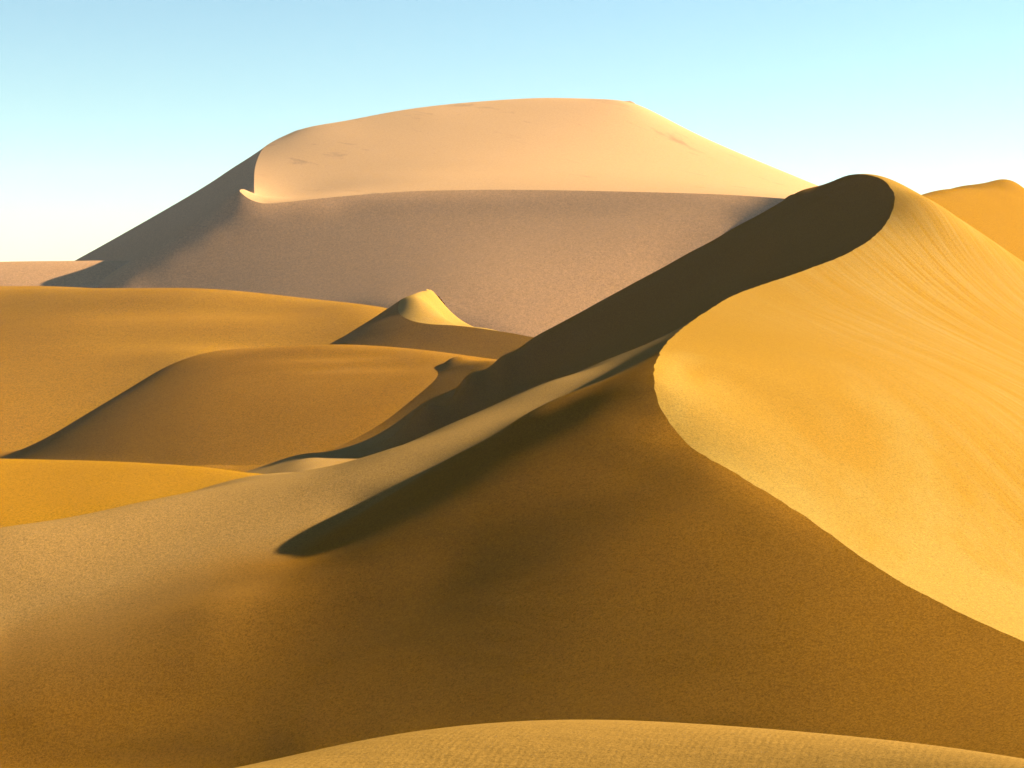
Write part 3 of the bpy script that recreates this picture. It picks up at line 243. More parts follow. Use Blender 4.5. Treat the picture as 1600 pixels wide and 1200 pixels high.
BROWN = (-133, 42, 238, 406, 46, 44, 0.01, [
[-4220,-4097,-3974,-3854,-3739,-3638,-3557,-3501,-3473,-3469,-3484,-3511,-3546,-3584,-3622,-3655,-3684,-3709,-3731,-3750,-3769,-3787,-3808,-3830,-3854,-3879,-3903,-3927,-3948,-3967,-3983,-3995,-4006,-4016,-4024,-4030,-4034,-4036,-4036,-4036,-4035,-4034,-4033,-4034,-4035,-4037,-4040,-4044,-4048],
[-4274,-4152,-4029,-3906,-3788,-3681,-3594,-3536,-3506,-3500,-3512,-3535,-3566,-3598,-3629,-3655,-3676,-3693,-3706,-3716,-3726,-3735,-3747,-3761,-3776,-3793,-3810,-3826,-3841,-3854,-3863,-3871,-3878,-3884,-3889,-3894,-3897,-3897,-3897,-3895,-3894,-3893,-3893,-3895,-3896,-3899,-3903,-3907,-3911],
[-4327,-4206,-4084,-3960,-3838,-3726,-3633,-3571,-3541,-3533,-3541,-3560,-3586,-3613,-3637,-3656,-3669,-3677,-3681,-3683,-3683,-3683,-3686,-3691,-3698,-3706,-3715,-3724,-3733,-3739,-3743,-3745,-3748,-3750,-3753,-3756,-3758,-3757,-3756,-3754,-3753,-3753,-3753,-3755,-3758,-3761,-3765,-3770,-3775],
[-4375,-4258,-4139,-4015,-3891,-3777,-3680,-3614,-3582,-3570,-3574,-3587,-3606,-3627,-3644,-3655,-3660,-3661,-3657,-3651,-3642,-3632,-3626,-3622,-3619,-3618,-3618,-3620,-3621,-3621,-3619,-3616,-3615,-3614,-3615,-3616,-3617,-3616,-3614,-3612,-3611,-3611,-3613,-3616,-3619,-3623,-3629,-3634,-3640],
[-4415,-4304,-4189,-4067,-3945,-3832,-3738,-3670,-3631,-3613,-3609,-3615,-3626,-3639,-3648,-3652,-3651,-3644,-3634,-3619,-3602,-3584,-3567,-3553,-3539,-3528,-3519,-3511,-3505,-3498,-3490,-3484,-3478,-3475,-3474,-3473,-3473,-3471,-3470,-3469,-3469,-3470,-3472,-3476,-3481,-3486,-3493,-3500,-3507],
[-4440,-4335,-4226,-4110,-3993,-3886,-3796,-3728,-3683,-3658,-3646,-3644,-3646,-3650,-3652,-3649,-3641,-3628,-3610,-3588,-3562,-3535,-3508,-3482,-3458,-3436,-3417,-3400,-3385,-3371,-3358,-3348,-3340,-3334,-3330,-3328,-3327,-3325,-3325,-3325,-3326,-3329,-3333,-3338,-3344,-3351,-3358,-3367,-3375],
[-4449,-4348,-4245,-4137,-4030,-3932,-3847,-3781,-3733,-3701,-3682,-3671,-3665,-3661,-3654,-3644,-3630,-3610,-3585,-3556,-3522,-3486,-3448,-3410,-3375,-3342,-3312,-3286,-3262,-3242,-3225,-3210,-3199,-3191,-3186,-3182,-3180,-3180,-3180,-3182,-3184,-3189,-3194,-3201,-3209,-3217,-3226,-3236,-3246],
[-4444,-4348,-4252,-4153,-4057,-3968,-3890,-3826,-3776,-3740,-3715,-3697,-3683,-3670,-3656,-3639,-3617,-3591,-3559,-3522,-3480,-3433,-3385,-3336,-3289,-3245,-3205,-3170,-3139,-3112,-3090,-3072,-3058,-3048,-3041,-3037,-3035,-3035,-3037,-3040,-3045,-3051,-3058,-3066,-3076,-3086,-3097,-3109,-3120],
[-4429,-4340,-4250,-4161,-4075,-3994,-3923,-3862,-3813,-3774,-3743,-3719,-3697,-3677,-3655,-3630,-3602,-3568,-3529,-3485,-3434,-3378,-3318,-3257,-3199,-3146,-3097,-3053,-3015,-2982,-2956,-2935,-2918,-2907,-2899,-2894,-2893,-2893,-2896,-2901,-2907,-2915,-2925,-2935,-2947,-2959,-2972,-2985,-2999],
[-4407,-4325,-4243,-4163,-4086,-4013,-3948,-3891,-3842,-3801,-3767,-3736,-3708,-3680,-3650,-3618,-3582,-3541,-3495,-3443,-3384,-3317,-3246,-3174,-3106,-3044,-2987,-2936,-2891,-2853,-2823,-2799,-2781,-2768,-2759,-2754,-2753,-2755,-2759,-2766,-2774,-2784,-2796,-2809,-2822,-2837,-2852,-2867,-2882],
[-4382,-4307,-4232,-4160,-4091,-4026,-3967,-3913,-3865,-3823,-3784,-3748,-3713,-3678,-3640,-3600,-3555,-3506,-3453,-3393,-3326,-3249,-3167,-3084,-3010,-2942,-2879,-2821,-2770,-2727,-2693,-2667,-2647,-2632,-2623,-2618,-2618,-2620,-2626,-2635,-2646,-2658,-2672,-2687,-2703,-2720,-2737,-2754,-2771],
[-4356,-4286,-4219,-4154,-4092,-4034,-3980,-3929,-3882,-3838,-3796,-3755,-3713,-3670,-3624,-3574,-3520,-3462,-3400,-3332,-3257,-3168,-3076,-2989,-2912,-2842,-2774,-2710,-2654,-2606,-2569,-2540,-2518,-2502,-2492,-2488,-2488,-2492,-2499,-2510,-2523,-2538,-2555,-2572,-2590,-2609,-2628,-2648,-2667],
[-4331,-4267,-4205,-4147,-4092,-4039,-3989,-3941,-3894,-3848,-3803,-3756,-3707,-3656,-3600,-3540,-3475,-3406,-3332,-3254,-3169,-3070,-2977,-2895,-2819,-2745,-2675,-2609,-2546,-2494,-2453,-2421,-2397,-2379,-2368,-2363,-2364,-2369,-2379,-2392,-2407,-2425,-2444,-2464,-2485,-2506,-2527,-2549,-2570],
[-4309,-4251,-4195,-4141,-4091,-4043,-3995,-3949,-3902,-3854,-3804,-3751,-3695,-3634,-3568,-3496,-3419,-3336,-3250,-3159,-3062,-2967,-2880,-2800,-2725,-2650,-2580,-2514,-2451,-2393,-2347,-2311,-2282,-2262,-2250,-2245,-2247,-2254,-2266,-2281,-2300,-2320,-2341,-2364,-2387,-2411,-2434,-2458,-2481],
[-4290,-4237,-4186,-4137,-4091,-4045,-4000,-3954,-3906,-3855,-3801,-3741,-3677,-3605,-3527,-3443,-3351,-3253,-3152,-3049,-2950,-2858,-2774,-2698,-2625,-2553,-2484,-2421,-2362,-2302,-2250,-2208,-2176,-2153,-2139,-2134,-2137,-2147,-2161,-2179,-2200,-2223,-2248,-2273,-2298,-2324,-2350,-2375,-2401],
[-4275,-4227,-4179,-4134,-4091,-4048,-4004,-3958,-3908,-3853,-3793,-3726,-3652,-3569,-3478,-3379,-3271,-3157,-3042,-2937,-2839,-2748,-2666,-2593,-2521,-2452,-2388,-2326,-2269,-2213,-2160,-2113,-2076,-2050,-2035,-2031,-2036,-2048,-2065,-2087,-2111,-2137,-2164,-2192,-2220,-2247,-2275,-2303,-2330],
[-4265,-4220,-4175,-4134,-4093,-4052,-4009,-3961,-3908,-3849,-3781,-3706,-3621,-3526,-3421,-3305,-3180,-3053,-2938,-2834,-2734,-2644,-2562,-2489,-2421,-2353,-2290,-2234,-2178,-2124,-2072,-2022,-1981,-1953,-1939,-1937,-1944,-1959,-1980,-2005,-2032,-2061,-2091,-2121,-2151,-2181,-2211,-2240,-2269],
[-4261,-4217,-4175,-4136,-4098,-4059,-4015,-3965,-3908,-3842,-3766,-3680,-3584,-3476,-3354,-3222,-3085,-2958,-2844,-2735,-2636,-2544,-2467,-2392,-2323,-2261,-2195,-2139,-2091,-2037,-1986,-1936,-1891,-1863,-1851,-1851,-1863,-1882,-1906,-1934,-1965,-1997,-2029,-2061,-2094,-2125,-2157,-2188,-2219],
[-4265,-4221,-4180,-4143,-4108,-4069,-4024,-3971,-3908,-3833,-3747,-3650,-3540,-3417,-3278,-3134,-2996,-2870,-2754,-2644,-2543,-2454,-2373,-2304,-2231,-2164,-2115,-2061,-2002,-1955,-1912,-1856,-1809,-1783,-1773,-1777,-1793,-1816,-1845,-1877,-1910,-1945,-1979,-2014,-2048,-2081,-2114,-2147,-2179],
[-4278,-4235,-4194,-4158,-4124,-4085,-4038,-3980,-3909,-3825,-3726,-3613,-3488,-3348,-3195,-3049,-2913,-2785,-2667,-2557,-2455,-2367,-2290,-2212,-2154,-2095,-2027,-1976,-1942,-1893,-1835,-1789,-1747,-1717,-1708,-1717,-1737,-1765,-1797,-1833,-1869,-1906,-1942,-1978,-2014,-2048,-2083,-2117,-2150],
[-4304,-4261,-4220,-4184,-4148,-4107,-4056,-3993,-3913,-3817,-3702,-3572,-3428,-3268,-3112,-2969,-2831,-2702,-2583,-2472,-2373,-2283,-2205,-2143,-2069,-2007,-1967,-1914,-1850,-1805,-1784,-1764,-1708,-1665,-1657,-1670,-1695,-1728,-1765,-1803,-1841,-1880,-1918,-1955,-1992,-2028,-2063,-2098,-2133],
[-4339,-4297,-4257,-4219,-4180,-4135,-4080,-4010,-3922,-3812,-3679,-3528,-3362,-3190,-3036,-2890,-2750,-2621,-2499,-2390,-2288,-2203,-2125,-2051,-2001,-1937,-1866,-1824,-1809,-1796,-1766,-1722,-1657,-1618,-1617,-1637,-1669,-1707,-1747,-1788,-1828,-1868,-1906,-1944,-1982,-2018,-2055,-2091,-2126],
[-4378,-4337,-4297,-4257,-4215,-4166,-4107,-4031,-3935,-3813,-3663,-3489,-3301,-3115,-2958,-2814,-2672,-2541,-2419,-2307,-2210,-2117,-2047,-1985,-1910,-1856,-1839,-1816,-1774,-1720,-1672,-1625,-1588,-1575,-1590,-1621,-1660,-1703,-1745,-1787,-1828,-1868,-1907,-1946,-1984,-2021,-2058,-2095,-2131],
[-4418,-4376,-4335,-4293,-4248,-4196,-4133,-4054,-3952,-3820,-3654,-3458,-3251,-3051,-2882,-2733,-2592,-2460,-2338,-2228,-2126,-2045,-1970,-1898,-1853,-1803,-1739,-1684,-1652,-1635,-1607,-1551,-1533,-1545,-1578,-1621,-1668,-1714,-1759,-1801,-1842,-1882,-1921,-1959,-1997,-2035,-2072,-2109,-2147],
[-4453,-4411,-4368,-4324,-4276,-4222,-4156,-4074,-3969,-3832,-3652,-3433,-3205,-2990,-2800,-2645,-2510,-2378,-2257,-2145,-2049,-1962,-1890,-1822,-1748,-1693,-1669,-1660,-1643,-1605,-1549,-1499,-1503,-1537,-1586,-1641,-1693,-1742,-1786,-1827,-1867,-1906,-1945,-1983,-2021,-2059,-2097,-2135,-2173],
[-4482,-4438,-4393,-4347,-4296,-4238,-4169,-4084,-3978,-3840,-3651,-3404,-3161,-2937,-2735,-2568,-2427,-2297,-2175,-2066,-1966,-1883,-1804,-1736,-1703,-1686,-1658,-1617,-1564,-1516,-1485,-1476,-1503,-1553,-1614,-1677,-1734,-1782,-1824,-1864,-1902,-1941,-1979,-2017,-2055,-2094,-2132,-2171,-2210],
[-4500,-4455,-4409,-4360,-4305,-4243,-4168,-4077,-3964,-3818,-3619,-3360,-3117,-2895,-2686,-2503,-2345,-2212,-2094,-1985,-1887,-1800,-1733,-1688,-1639,-1579,-1523,-1484,-1460,-1451,-1456,-1479,-1524,-1586,-1657,-1727,-1784,-1829,-1869,-1907,-1945,-1983,-2022,-2060,-2099,-2139,-2178,-2218,-2257],
[-4508,-4462,-4414,-4362,-4303,-4236,-4154,-4055,-3931,-3774,-3573,-3331,-3092,-2866,-2648,-2447,-2273,-2128,-2009,-1900,-1803,-1727,-1653,-1582,-1517,-1467,-1435,-1420,-1421,-1435,-1461,-1502,-1557,-1626,-1702,-1778,-1835,-1878,-1917,-1955,-1994,-2033,-2073,-2113,-2153,-2193,-2234,-2274,-2315],
[-4505,-4457,-4408,-4354,-4292,-4219,-4131,-4023,-3890,-3727,-3529,-3303,-3067,-2837,-2612,-2398,-2207,-2048,-1921,-1813,-1725,-1652,-1573,-1511,-1463,-1430,-1413,-1413,-1426,-1452,-1488,-1535,-1593,-1661,-1735,-1810,-1870,-1917,-1962,-2005,-2048,-2090,-2132,-2175,-2216,-2258,-2300,-2341,-2383],
[-4490,-4442,-4393,-4337,-4273,-4195,-4102,-3988,-3849,-3682,-3488,-3270,-3041,-2811,-2583,-2357,-2146,-1972,-1842,-1741,-1663,-1598,-1538,-1492,-1459,-1438,-1432,-1437,-1456,-1486,-1523,-1570,-1623,-1684,-1752,-1820,-1889,-1951,-2007,-2059,-2108,-2155,-2201,-2246,-2290,-2333,-2376,-2419,-2461],
[-4463,-4418,-4369,-4313,-4248,-4169,-4073,-3955,-3813,-3646,-3455,-3244,-3021,-2793,-2566,-2332,-2097,-1907,-1779,-1688,-1621,-1570,-1530,-1501,-1481,-1467,-1466,-1472,-1490,-1519,-1551,-1594,-1641,-1699,-1772,-1849,-1925,-1997,-2062,-2122,-2177,-2230,-2280,-2327,-2374,-2419,-2463,-2507,-2551],
[-4426,-4384,-4337,-4284,-4220,-4142,-4047,-3929,-3788,-3622,-3434,-3227,-3007,-2779,-2546,-2305,-2064,-1865,-1738,-1652,-1595,-1558,-1533,-1518,-1507,-1495,-1495,-1498,-1507,-1532,-1565,-1608,-1668,-1738,-1818,-1901,-1984,-2061,-2133,-2199,-2260,-2317,-2370,-2421,-2470,-2516,-2562,-2607,-2651],
[-4379,-4341,-4300,-4250,-4190,-4116,-4025,-3912,-3774,-3611,-3426,-3223,-3006,-2779,-2544,-2303,-2068,-1861,-1711,-1624,-1577,-1552,-1536,-1524,-1516,-1502,-1496,-1506,-1524,-1555,-1604,-1662,-1732,-1810,-1895,-1981,-2067,-2148,-2224,-2294,-2359,-2419,-2475,-2528,-2578,-2626,-2673,-2718,-2763],
[-4322,-4291,-4256,-4212,-4158,-4091,-4007,-3901,-3769,-3612,-3433,-3236,-3025,-2803,-2573,-2340,-2113,-1908,-1748,-1647,-1597,-1573,-1556,-1540,-1532,-1533,-1537,-1559,-1592,-1636,-1693,-1760,-1835,-1917,-2003,-2091,-2177,-2259,-2336,-2408,-2474,-2536,-2594,-2648,-2699,-2748,-2796,-2842,-2887],
[-4256,-4233,-4206,-4170,-4124,-4067,-3993,-3898,-3774,-3625,-3455,-3269,-3068,-2857,-2639,-2420,-2209,-2019,-1866,-1761,-1700,-1667,-1647,-1634,-1629,-1635,-1649,-1678,-1718,-1769,-1830,-1900,-1977,-2059,-2144,-2229,-2313,-2394,-2470,-2542,-2608,-2671,-2729,-2783,-2835,-2884,-2931,-2977,-3022],
[-4184,-4168,-4149,-4124,-4089,-4044,-3983,-3900,-3788,-3652,-3495,-3323,-3137,-2942,-2742,-2543,-2352,-2181,-2040,-1937,-1870,-1830,-1807,-1794,-1792,-1802,-1821,-1853,-1895,-1948,-2010,-2079,-2154,-2233,-2314,-2396,-2476,-2553,-2627,-2696,-2761,-2822,-2879,-2933,-2984,-3033,-3080,-3125,-3170],
[-4112,-4104,-4093,-4079,-4058,-4026,-3979,-3910,-3813,-3693,-3553,-3399,-3232,-3058,-2879,-2703,-2535,-2384,-2257,-2161,-2093,-2050,-2024,-2012,-2011,-2022,-2043,-2075,-2117,-2169,-2228,-2294,-2364,-2438,-2514,-2589,-2664,-2736,-2805,-2870,-2932,-2990,-3046,-3098,-3147,-3195,-3240,-3285,-3329],
[-4049,-4048,-4047,-4044,-4036,-4019,-3985,-3931,-3852,-3751,-3632,-3498,-3353,-3201,-3047,-2894,-2750,-2620,-2509,-2422,-2358,-2314,-2288,-2276,-2276,-2287,-2308,-2338,-2378,-2425,-2480,-2540,-2604,-2671,-2739,-2807,-2874,-2940,-3003,-3063,-3120,-3175,-3227,-3277,-3324,-3370,-3414,-3457,-3499],
[-4004,-4010,-4018,-4027,-4033,-4030,-4011,-3972,-3911,-3830,-3732,-3620,-3499,-3371,-3241,-3114,-2993,-2884,-2789,-2713,-2655,-2615,-2590,-2579,-2579,-2589,-2608,-2635,-2670,-2713,-2761,-2814,-2870,-2928,-2988,-3047,-3106,-3163,-3219,-3273,-3325,-3375,-3423,-3469,-3514,-3557,-3599,-3640,-3680],
[-3989,-4000,-4016,-4037,-4058,-4069,-4064,-4040,-3996,-3933,-3855,-3765,-3667,-3564,-3459,-3357,-3259,-3171,-3093,-3029,-2979,-2944,-2922,-2912,-2912,-2920,-2937,-2960,-2990,-3025,-3066,-3111,-3158,-3207,-3257,-3307,-3356,-3404,-3452,-3498,-3544,-3588,-3631,-3674,-3715,-3755,-3795,-3833,-3872],
[-4015,-4030,-4050,-4084,-4119,-4143,-4150,-4138,-4108,-4061,-4001,-3932,-3856,-3777,-3697,-3619,-3545,-3476,-3415,-3364,-3323,-3294,-3275,-3267,-3268,-3275,-3288,-3306,-3329,-3358,-3391,-3427,-3465,-3504,-3543,-3582,-3621,-3660,-3698,-3737,-3775,-3814,-3852,-3889,-3927,-3964,-4000,-4037,-4073],
[-4095,-4113,-4136,-4181,-4227,-4258,-4272,-4268,-4248,-4214,-4169,-4119,-4064,-4007,-3951,-3896,-3845,-3796,-3752,-3713,-3681,-3658,-3644,-3639,-3640,-3646,-3656,-3668,-3685,-3705,-3730,-3757,-3786,-3815,-3843,-3871,-3899,-3927,-3957,-3987,-4017,-4049,-4082,-4115,-4148,-4182,-4215,-4249,-4283],
[-4237,-4264,-4296,-4344,-4388,-4417,-4430,-4429,-4414,-4389,-4357,-4323,-4287,-4252,-4218,-4185,-4155,-4126,-4098,-4070,-4046,-4030,-4021,-4020,-4023,-4029,-4034,-4041,-4050,-4063,-4079,-4098,-4118,-4136,-4153,-4169,-4186,-4204,-4224,-4245,-4268,-4293,-4320,-4348,-4377,-4407,-4438,-4469,-4500],
[-4429,-4469,-4513,-4559,-4592,-4611,-4618,-4615,-4602,-4584,-4562,-4542,-4524,-4507,-4493,-4481,-4472,-4462,-4448,-4430,-4415,-4405,-4402,-4404,-4410,-4416,-4417,-4417,-4420,-4425,-4434,-4445,-4456,-4463,-4469,-4474,-4480,-4488,-4498,-4511,-4526,-4544,-4565,-4588,-4613,-4639,-4666,-4695,-4723],
[-4650,-4698,-4749,-4793,-4815,-4824,-4825,-4819,-4809,-4795,-4782,-4774,-4771,-4771,-4774,-4780,-4788,-4795,-4795,-4788,-4781,-4778,-4780,-4786,-4795,-4801,-4798,-4793,-4789,-4788,-4789,-4792,-4795,-4793,-4787,-4782,-4778,-4776,-4777,-4781,-4789,-4800,-4815,-4833,-4853,-4875,-4900,-4925,-4952],
[-4881,-4931,-4980,-5018,-5037,-5043,-5041,-5035,-5026,-5018,-5014,-5016,-5025,-5039,-5058,-5079,-5102,-5122,-5134,-5140,-5143,-5147,-5154,-5163,-5172,-5177,-5173,-5166,-5157,-5149,-5143,-5138,-5131,-5120,-5106,-5091,-5077,-5066,-5059,-5055,-5055,-5060,-5068,-5081,-5096,-5115,-5136,-5160,-5184],
[-5113,-5162,-5207,-5241,-5259,-5264,-5261,-5255,-5250,-5247,-5251,-5263,-5283,-5310,-5342,-5377,-5413,-5445,-5470,-5487,-5501,-5513,-5525,-5536,-5546,-5549,-5545,-5535,-5522,-5509,-5496,-5482,-5466,-5446,-5423,-5400,-5378,-5358,-5341,-5330,-5323,-5320,-5323,-5330,-5342,-5357,-5375,-5396,-5418]])
CREST = (-87, 29, 188.5, 362.5, 48, 64, 0.01, [
[-4760,-4803,-4845,-4885,-4922,-4955,-4984,-5007,-5024,-5036,-5042,-5044,-5042,-5036,-5028,-5019,-5008,-4998,-4987,-4978,-4971,-4965,-4960,-4957,-4954,-4952,-4951,-4951,-4952,-4953,-4956,-4960,-4965,-4970,-4976,-4982,-4987,-4991,-4994,-4995,-4995,-4994,-4991,-4987,-4983,-4977,-4971,-4963,-4956,-4947,-4938],
[-4689,-4733,-4776,-4818,-4857,-4892,-4922,-4947,-4965,-4978,-4985,-4987,-4985,-4980,-4973,-4963,-4953,-4943,-4934,-4925,-4918,-4913,-4910,-4907,-4905,-4904,-4903,-4903,-4904,-4905,-4908,-4911,-4916,-4922,-4928,-4933,-4938,-4942,-4944,-4944,-4944,-4941,-4937,-4933,-4927,-4920,-4913,-4905,-4897,-4888,-4879],
[-4616,-4662,-4707,-4750,-4791,-4828,-4860,-4887,-4906,-4920,-4927,-4930,-4928,-4924,-4917,-4908,-4898,-4889,-4880,-4872,-4866,-4862,-4859,-4858,-4856,-4856,-4856,-4856,-4856,-4858,-4860,-4863,-4868,-4874,-4880,-4885,-4890,-4893,-4894,-4894,-4892,-4888,-4883,-4878,-4871,-4864,-4856,-4847,-4838,-4828,-4819],
[-4542,-4590,-4636,-4682,-4725,-4764,-4799,-4827,-4848,-4861,-4869,-4873,-4872,-4867,-4861,-4853,-4844,-4835,-4826,-4819,-4814,-4811,-4810,-4809,-4808,-4808,-4808,-4809,-4809,-4810,-4812,-4816,-4821,-4827,-4833,-4838,-4842,-4844,-4845,-4843,-4840,-4835,-4829,-4822,-4815,-4806,-4797,-4788,-4778,-4768,-4758],
[-4466,-4516,-4565,-4612,-4658,-4699,-4736,-4766,-4788,-4803,-4812,-4815,-4815,-4811,-4805,-4798,-4789,-4781,-4773,-4767,-4764,-4762,-4761,-4761,-4761,-4761,-4761,-4762,-4763,-4764,-4766,-4769,-4774,-4780,-4786,-4791,-4794,-4796,-4795,-4793,-4789,-4783,-4775,-4767,-4758,-4748,-4739,-4728,-4717,-4706,-4695],
[-4388,-4440,-4492,-4542,-4590,-4634,-4672,-4704,-4728,-4744,-4753,-4758,-4757,-4754,-4749,-4742,-4735,-4728,-4722,-4717,-4715,-4713,-4713,-4713,-4713,-4714,-4715,-4716,-4717,-4719,-4721,-4724,-4729,-4735,-4740,-4744,-4746,-4747,-4746,-4742,-4736,-4729,-4720,-4710,-4700,-4689,-4678,-4667,-4655,-4643,-4631],
[-4310,-4364,-4418,-4471,-4522,-4569,-4610,-4643,-4669,-4686,-4696,-4700,-4700,-4697,-4692,-4686,-4681,-4675,-4671,-4667,-4665,-4665,-4664,-4665,-4666,-4667,-4668,-4669,-4671,-4673,-4675,-4679,-4683,-4688,-4693,-4696,-4698,-4698,-4695,-4690,-4683,-4674,-4664,-4653,-4641,-4628,-4616,-4603,-4590,-4577,-4564],
[-4231,-4287,-4344,-4400,-4455,-4505,-4549,-4585,-4612,-4629,-4639,-4643,-4642,-4639,-4634,-4630,-4625,-4621,-4619,-4617,-4615,-4615,-4615,-4616,-4617,-4618,-4619,-4621,-4623,-4625,-4628,-4632,-4636,-4640,-4644,-4647,-4648,-4647,-4643,-4636,-4628,-4617,-4605,-4592,-4579,-4565,-4551,-4537,-4523,-4509,-4495],
[-4154,-4212,-4271,-4331,-4389,-4444,-4492,-4530,-4558,-4575,-4583,-4585,-4583,-4579,-4575,-4571,-4568,-4566,-4565,-4564,-4564,-4564,-4565,-4565,-4566,-4568,-4569,-4570,-4572,-4574,-4577,-4581,-4585,-4589,-4593,-4595,-4596,-4593,-4588,-4580,-4569,-4557,-4543,-4528,-4513,-4498,-4482,-4467,-4452,-4437,-4422],
[-4080,-4139,-4200,-4263,-4327,-4386,-4439,-4480,-4507,-4523,-4528,-4528,-4523,-4518,-4514,-4511,-4509,-4509,-4509,-4510,-4510,-4511,-4511,-4512,-4513,-4514,-4515,-4516,-4518,-4520,-4523,-4526,-4530,-4534,-4537,-4539,-4539,-4536,-4529,-4519,-4506,-4492,-4476,-4460,-4443,-4426,-4410,-4394,-4377,-4362,-4346],
[-4014,-4072,-4134,-4200,-4268,-4333,-4389,-4433,-4459,-4472,-4474,-4469,-4462,-4455,-4450,-4449,-4449,-4450,-4451,-4453,-4454,-4454,-4455,-4456,-4457,-4457,-4458,-4458,-4459,-4461,-4463,-4466,-4469,-4473,-4476,-4478,-4478,-4474,-4465,-4453,-4438,-4422,-4404,-4386,-4368,-4350,-4333,-4315,-4298,-4282,-4265],
[-3959,-4015,-4075,-4142,-4213,-4282,-4343,-4388,-4412,-4420,-4418,-4410,-4400,-4391,-4386,-4385,-4386,-4388,-4391,-4393,-4394,-4394,-4394,-4395,-4395,-4396,-4395,-4395,-4395,-4396,-4397,-4399,-4402,-4405,-4408,-4410,-4409,-4405,-4394,-4380,-4363,-4345,-4326,-4307,-4288,-4269,-4250,-4232,-4215,-4197,-4180],
[-3922,-3975,-4031,-4096,-4166,-4234,-4293,-4337,-4358,-4364,-4360,-4351,-4339,-4328,-4323,-4322,-4323,-4325,-4327,-4329,-4329,-4329,-4329,-4328,-4328,-4328,-4327,-4325,-4324,-4324,-4325,-4326,-4327,-4329,-4331,-4332,-4330,-4325,-4313,-4298,-4280,-4260,-4241,-4221,-4201,-4181,-4162,-4144,-4126,-4108,-4091],
[-3903,-3953,-4006,-4065,-4127,-4186,-4238,-4276,-4296,-4303,-4299,-4291,-4279,-4269,-4263,-4260,-4259,-4259,-4260,-4261,-4260,-4259,-4258,-4257,-4255,-4254,-4252,-4250,-4248,-4246,-4246,-4245,-4246,-4246,-4245,-4244,-4241,-4233,-4221,-4206,-4188,-4168,-4148,-4128,-4108,-4088,-4069,-4051,-4032,-4014,-3997],
[-3899,-3944,-3991,-4041,-4093,-4142,-4184,-4215,-4233,-4240,-4237,-4230,-4220,-4210,-4202,-4197,-4194,-4192,-4190,-4189,-4187,-4185,-4183,-4180,-4178,-4175,-4172,-4169,-4165,-4163,-4160,-4158,-4157,-4155,-4152,-4148,-4143,-4134,-4121,-4106,-4088,-4069,-4049,-4029,-4009,-3990,-3971,-3952,-3934,-3916,-3898],
[-3904,-3943,-3982,-4023,-4064,-4102,-4135,-4159,-4173,-4178,-4176,-4168,-4159,-4149,-4140,-4133,-4127,-4122,-4119,-4115,-4112,-4108,-4104,-4100,-4096,-4091,-4087,-4082,-4078,-4073,-4069,-4065,-4061,-4057,-4052,-4046,-4038,-4028,-4015,-3999,-3982,-3963,-3944,-3925,-3905,-3886,-3867,-3849,-3831,-3813,-3796],
[-3916,-3947,-3978,-4009,-4040,-4068,-4091,-4107,-4117,-4119,-4115,-4107,-4097,-4086,-4076,-4066,-4058,-4051,-4045,-4039,-4034,-4028,-4022,-4017,-4011,-4005,-3998,-3992,-3986,-3980,-3973,-3967,-3961,-3954,-3947,-3939,-3929,-3917,-3903,-3888,-3871,-3853,-3834,-3815,-3796,-3777,-3759,-3741,-3724,-3707,-3690],
[-3933,-3955,-3977,-3999,-4019,-4037,-4051,-4061,-4064,-4063,-4056,-4047,-4035,-4023,-4010,-3999,-3988,-3979,-3970,-3962,-3954,-3946,-3939,-3931,-3923,-3915,-3907,-3899,-3890,-3882,-3873,-3865,-3856,-3847,-3838,-3827,-3816,-3802,-3788,-3772,-3755,-3738,-3719,-3701,-3683,-3665,-3647,-3630,-3613,-3596,-3580],
[-3953,-3966,-3979,-3991,-4002,-4011,-4017,-4018,-4016,-4009,-4000,-3987,-3973,-3958,-3944,-3930,-3917,-3905,-3894,-3883,-3873,-3863,-3853,-3843,-3834,-3823,-3813,-3803,-3792,-3781,-3771,-3760,-3748,-3737,-3725,-3713,-3699,-3685,-3670,-3653,-3636,-3619,-3601,-3584,-3566,-3549,-3532,-3515,-3499,-3483,-3468],
[-3976,-3980,-3984,-3987,-3988,-3988,-3985,-3980,-3971,-3959,-3945,-3929,-3912,-3894,-3877,-3861,-3845,-3830,-3817,-3804,-3791,-3779,-3767,-3755,-3743,-3731,-3718,-3705,-3692,-3679,-3665,-3652,-3638,-3624,-3610,-3596,-3580,-3565,-3549,-3532,-3515,-3498,-3481,-3464,-3447,-3430,-3414,-3399,-3383,-3368,-3353],
[-4000,-3995,-3990,-3985,-3977,-3969,-3958,-3945,-3929,-3912,-3892,-3872,-3851,-3830,-3810,-3791,-3773,-3756,-3740,-3724,-3710,-3695,-3681,-3667,-3652,-3637,-3622,-3607,-3591,-3575,-3559,-3543,-3526,-3510,-3494,-3477,-3460,-3443,-3426,-3409,-3392,-3375,-3358,-3342,-3326,-3310,-3295,-3280,-3266,-3252,-3238],
[-4026,-4013,-3999,-3985,-3969,-3952,-3933,-3912,-3890,-3866,-3842,-3817,-3792,-3767,-3744,-3722,-3701,-3681,-3663,-3646,-3629,-3612,-3596,-3579,-3562,-3545,-3527,-3509,-3490,-3471,-3452,-3433,-3414,-3395,-3376,-3357,-3339,-3321,-3303,-3285,-3268,-3251,-3235,-3219,-3203,-3189,-3174,-3161,-3147,-3134,-3122],
[-4053,-4031,-4010,-3987,-3963,-3937,-3911,-3882,-3853,-3823,-3793,-3763,-3733,-3705,-3678,-3653,-3629,-3608,-3587,-3568,-3549,-3531,-3512,-3493,-3473,-3453,-3432,-3411,-3389,-3367,-3345,-3323,-3301,-3280,-3258,-3238,-3218,-3198,-3179,-3161,-3143,-3127,-3111,-3095,-3081,-3067,-3054,-3041,-3029,-3017,-3006],
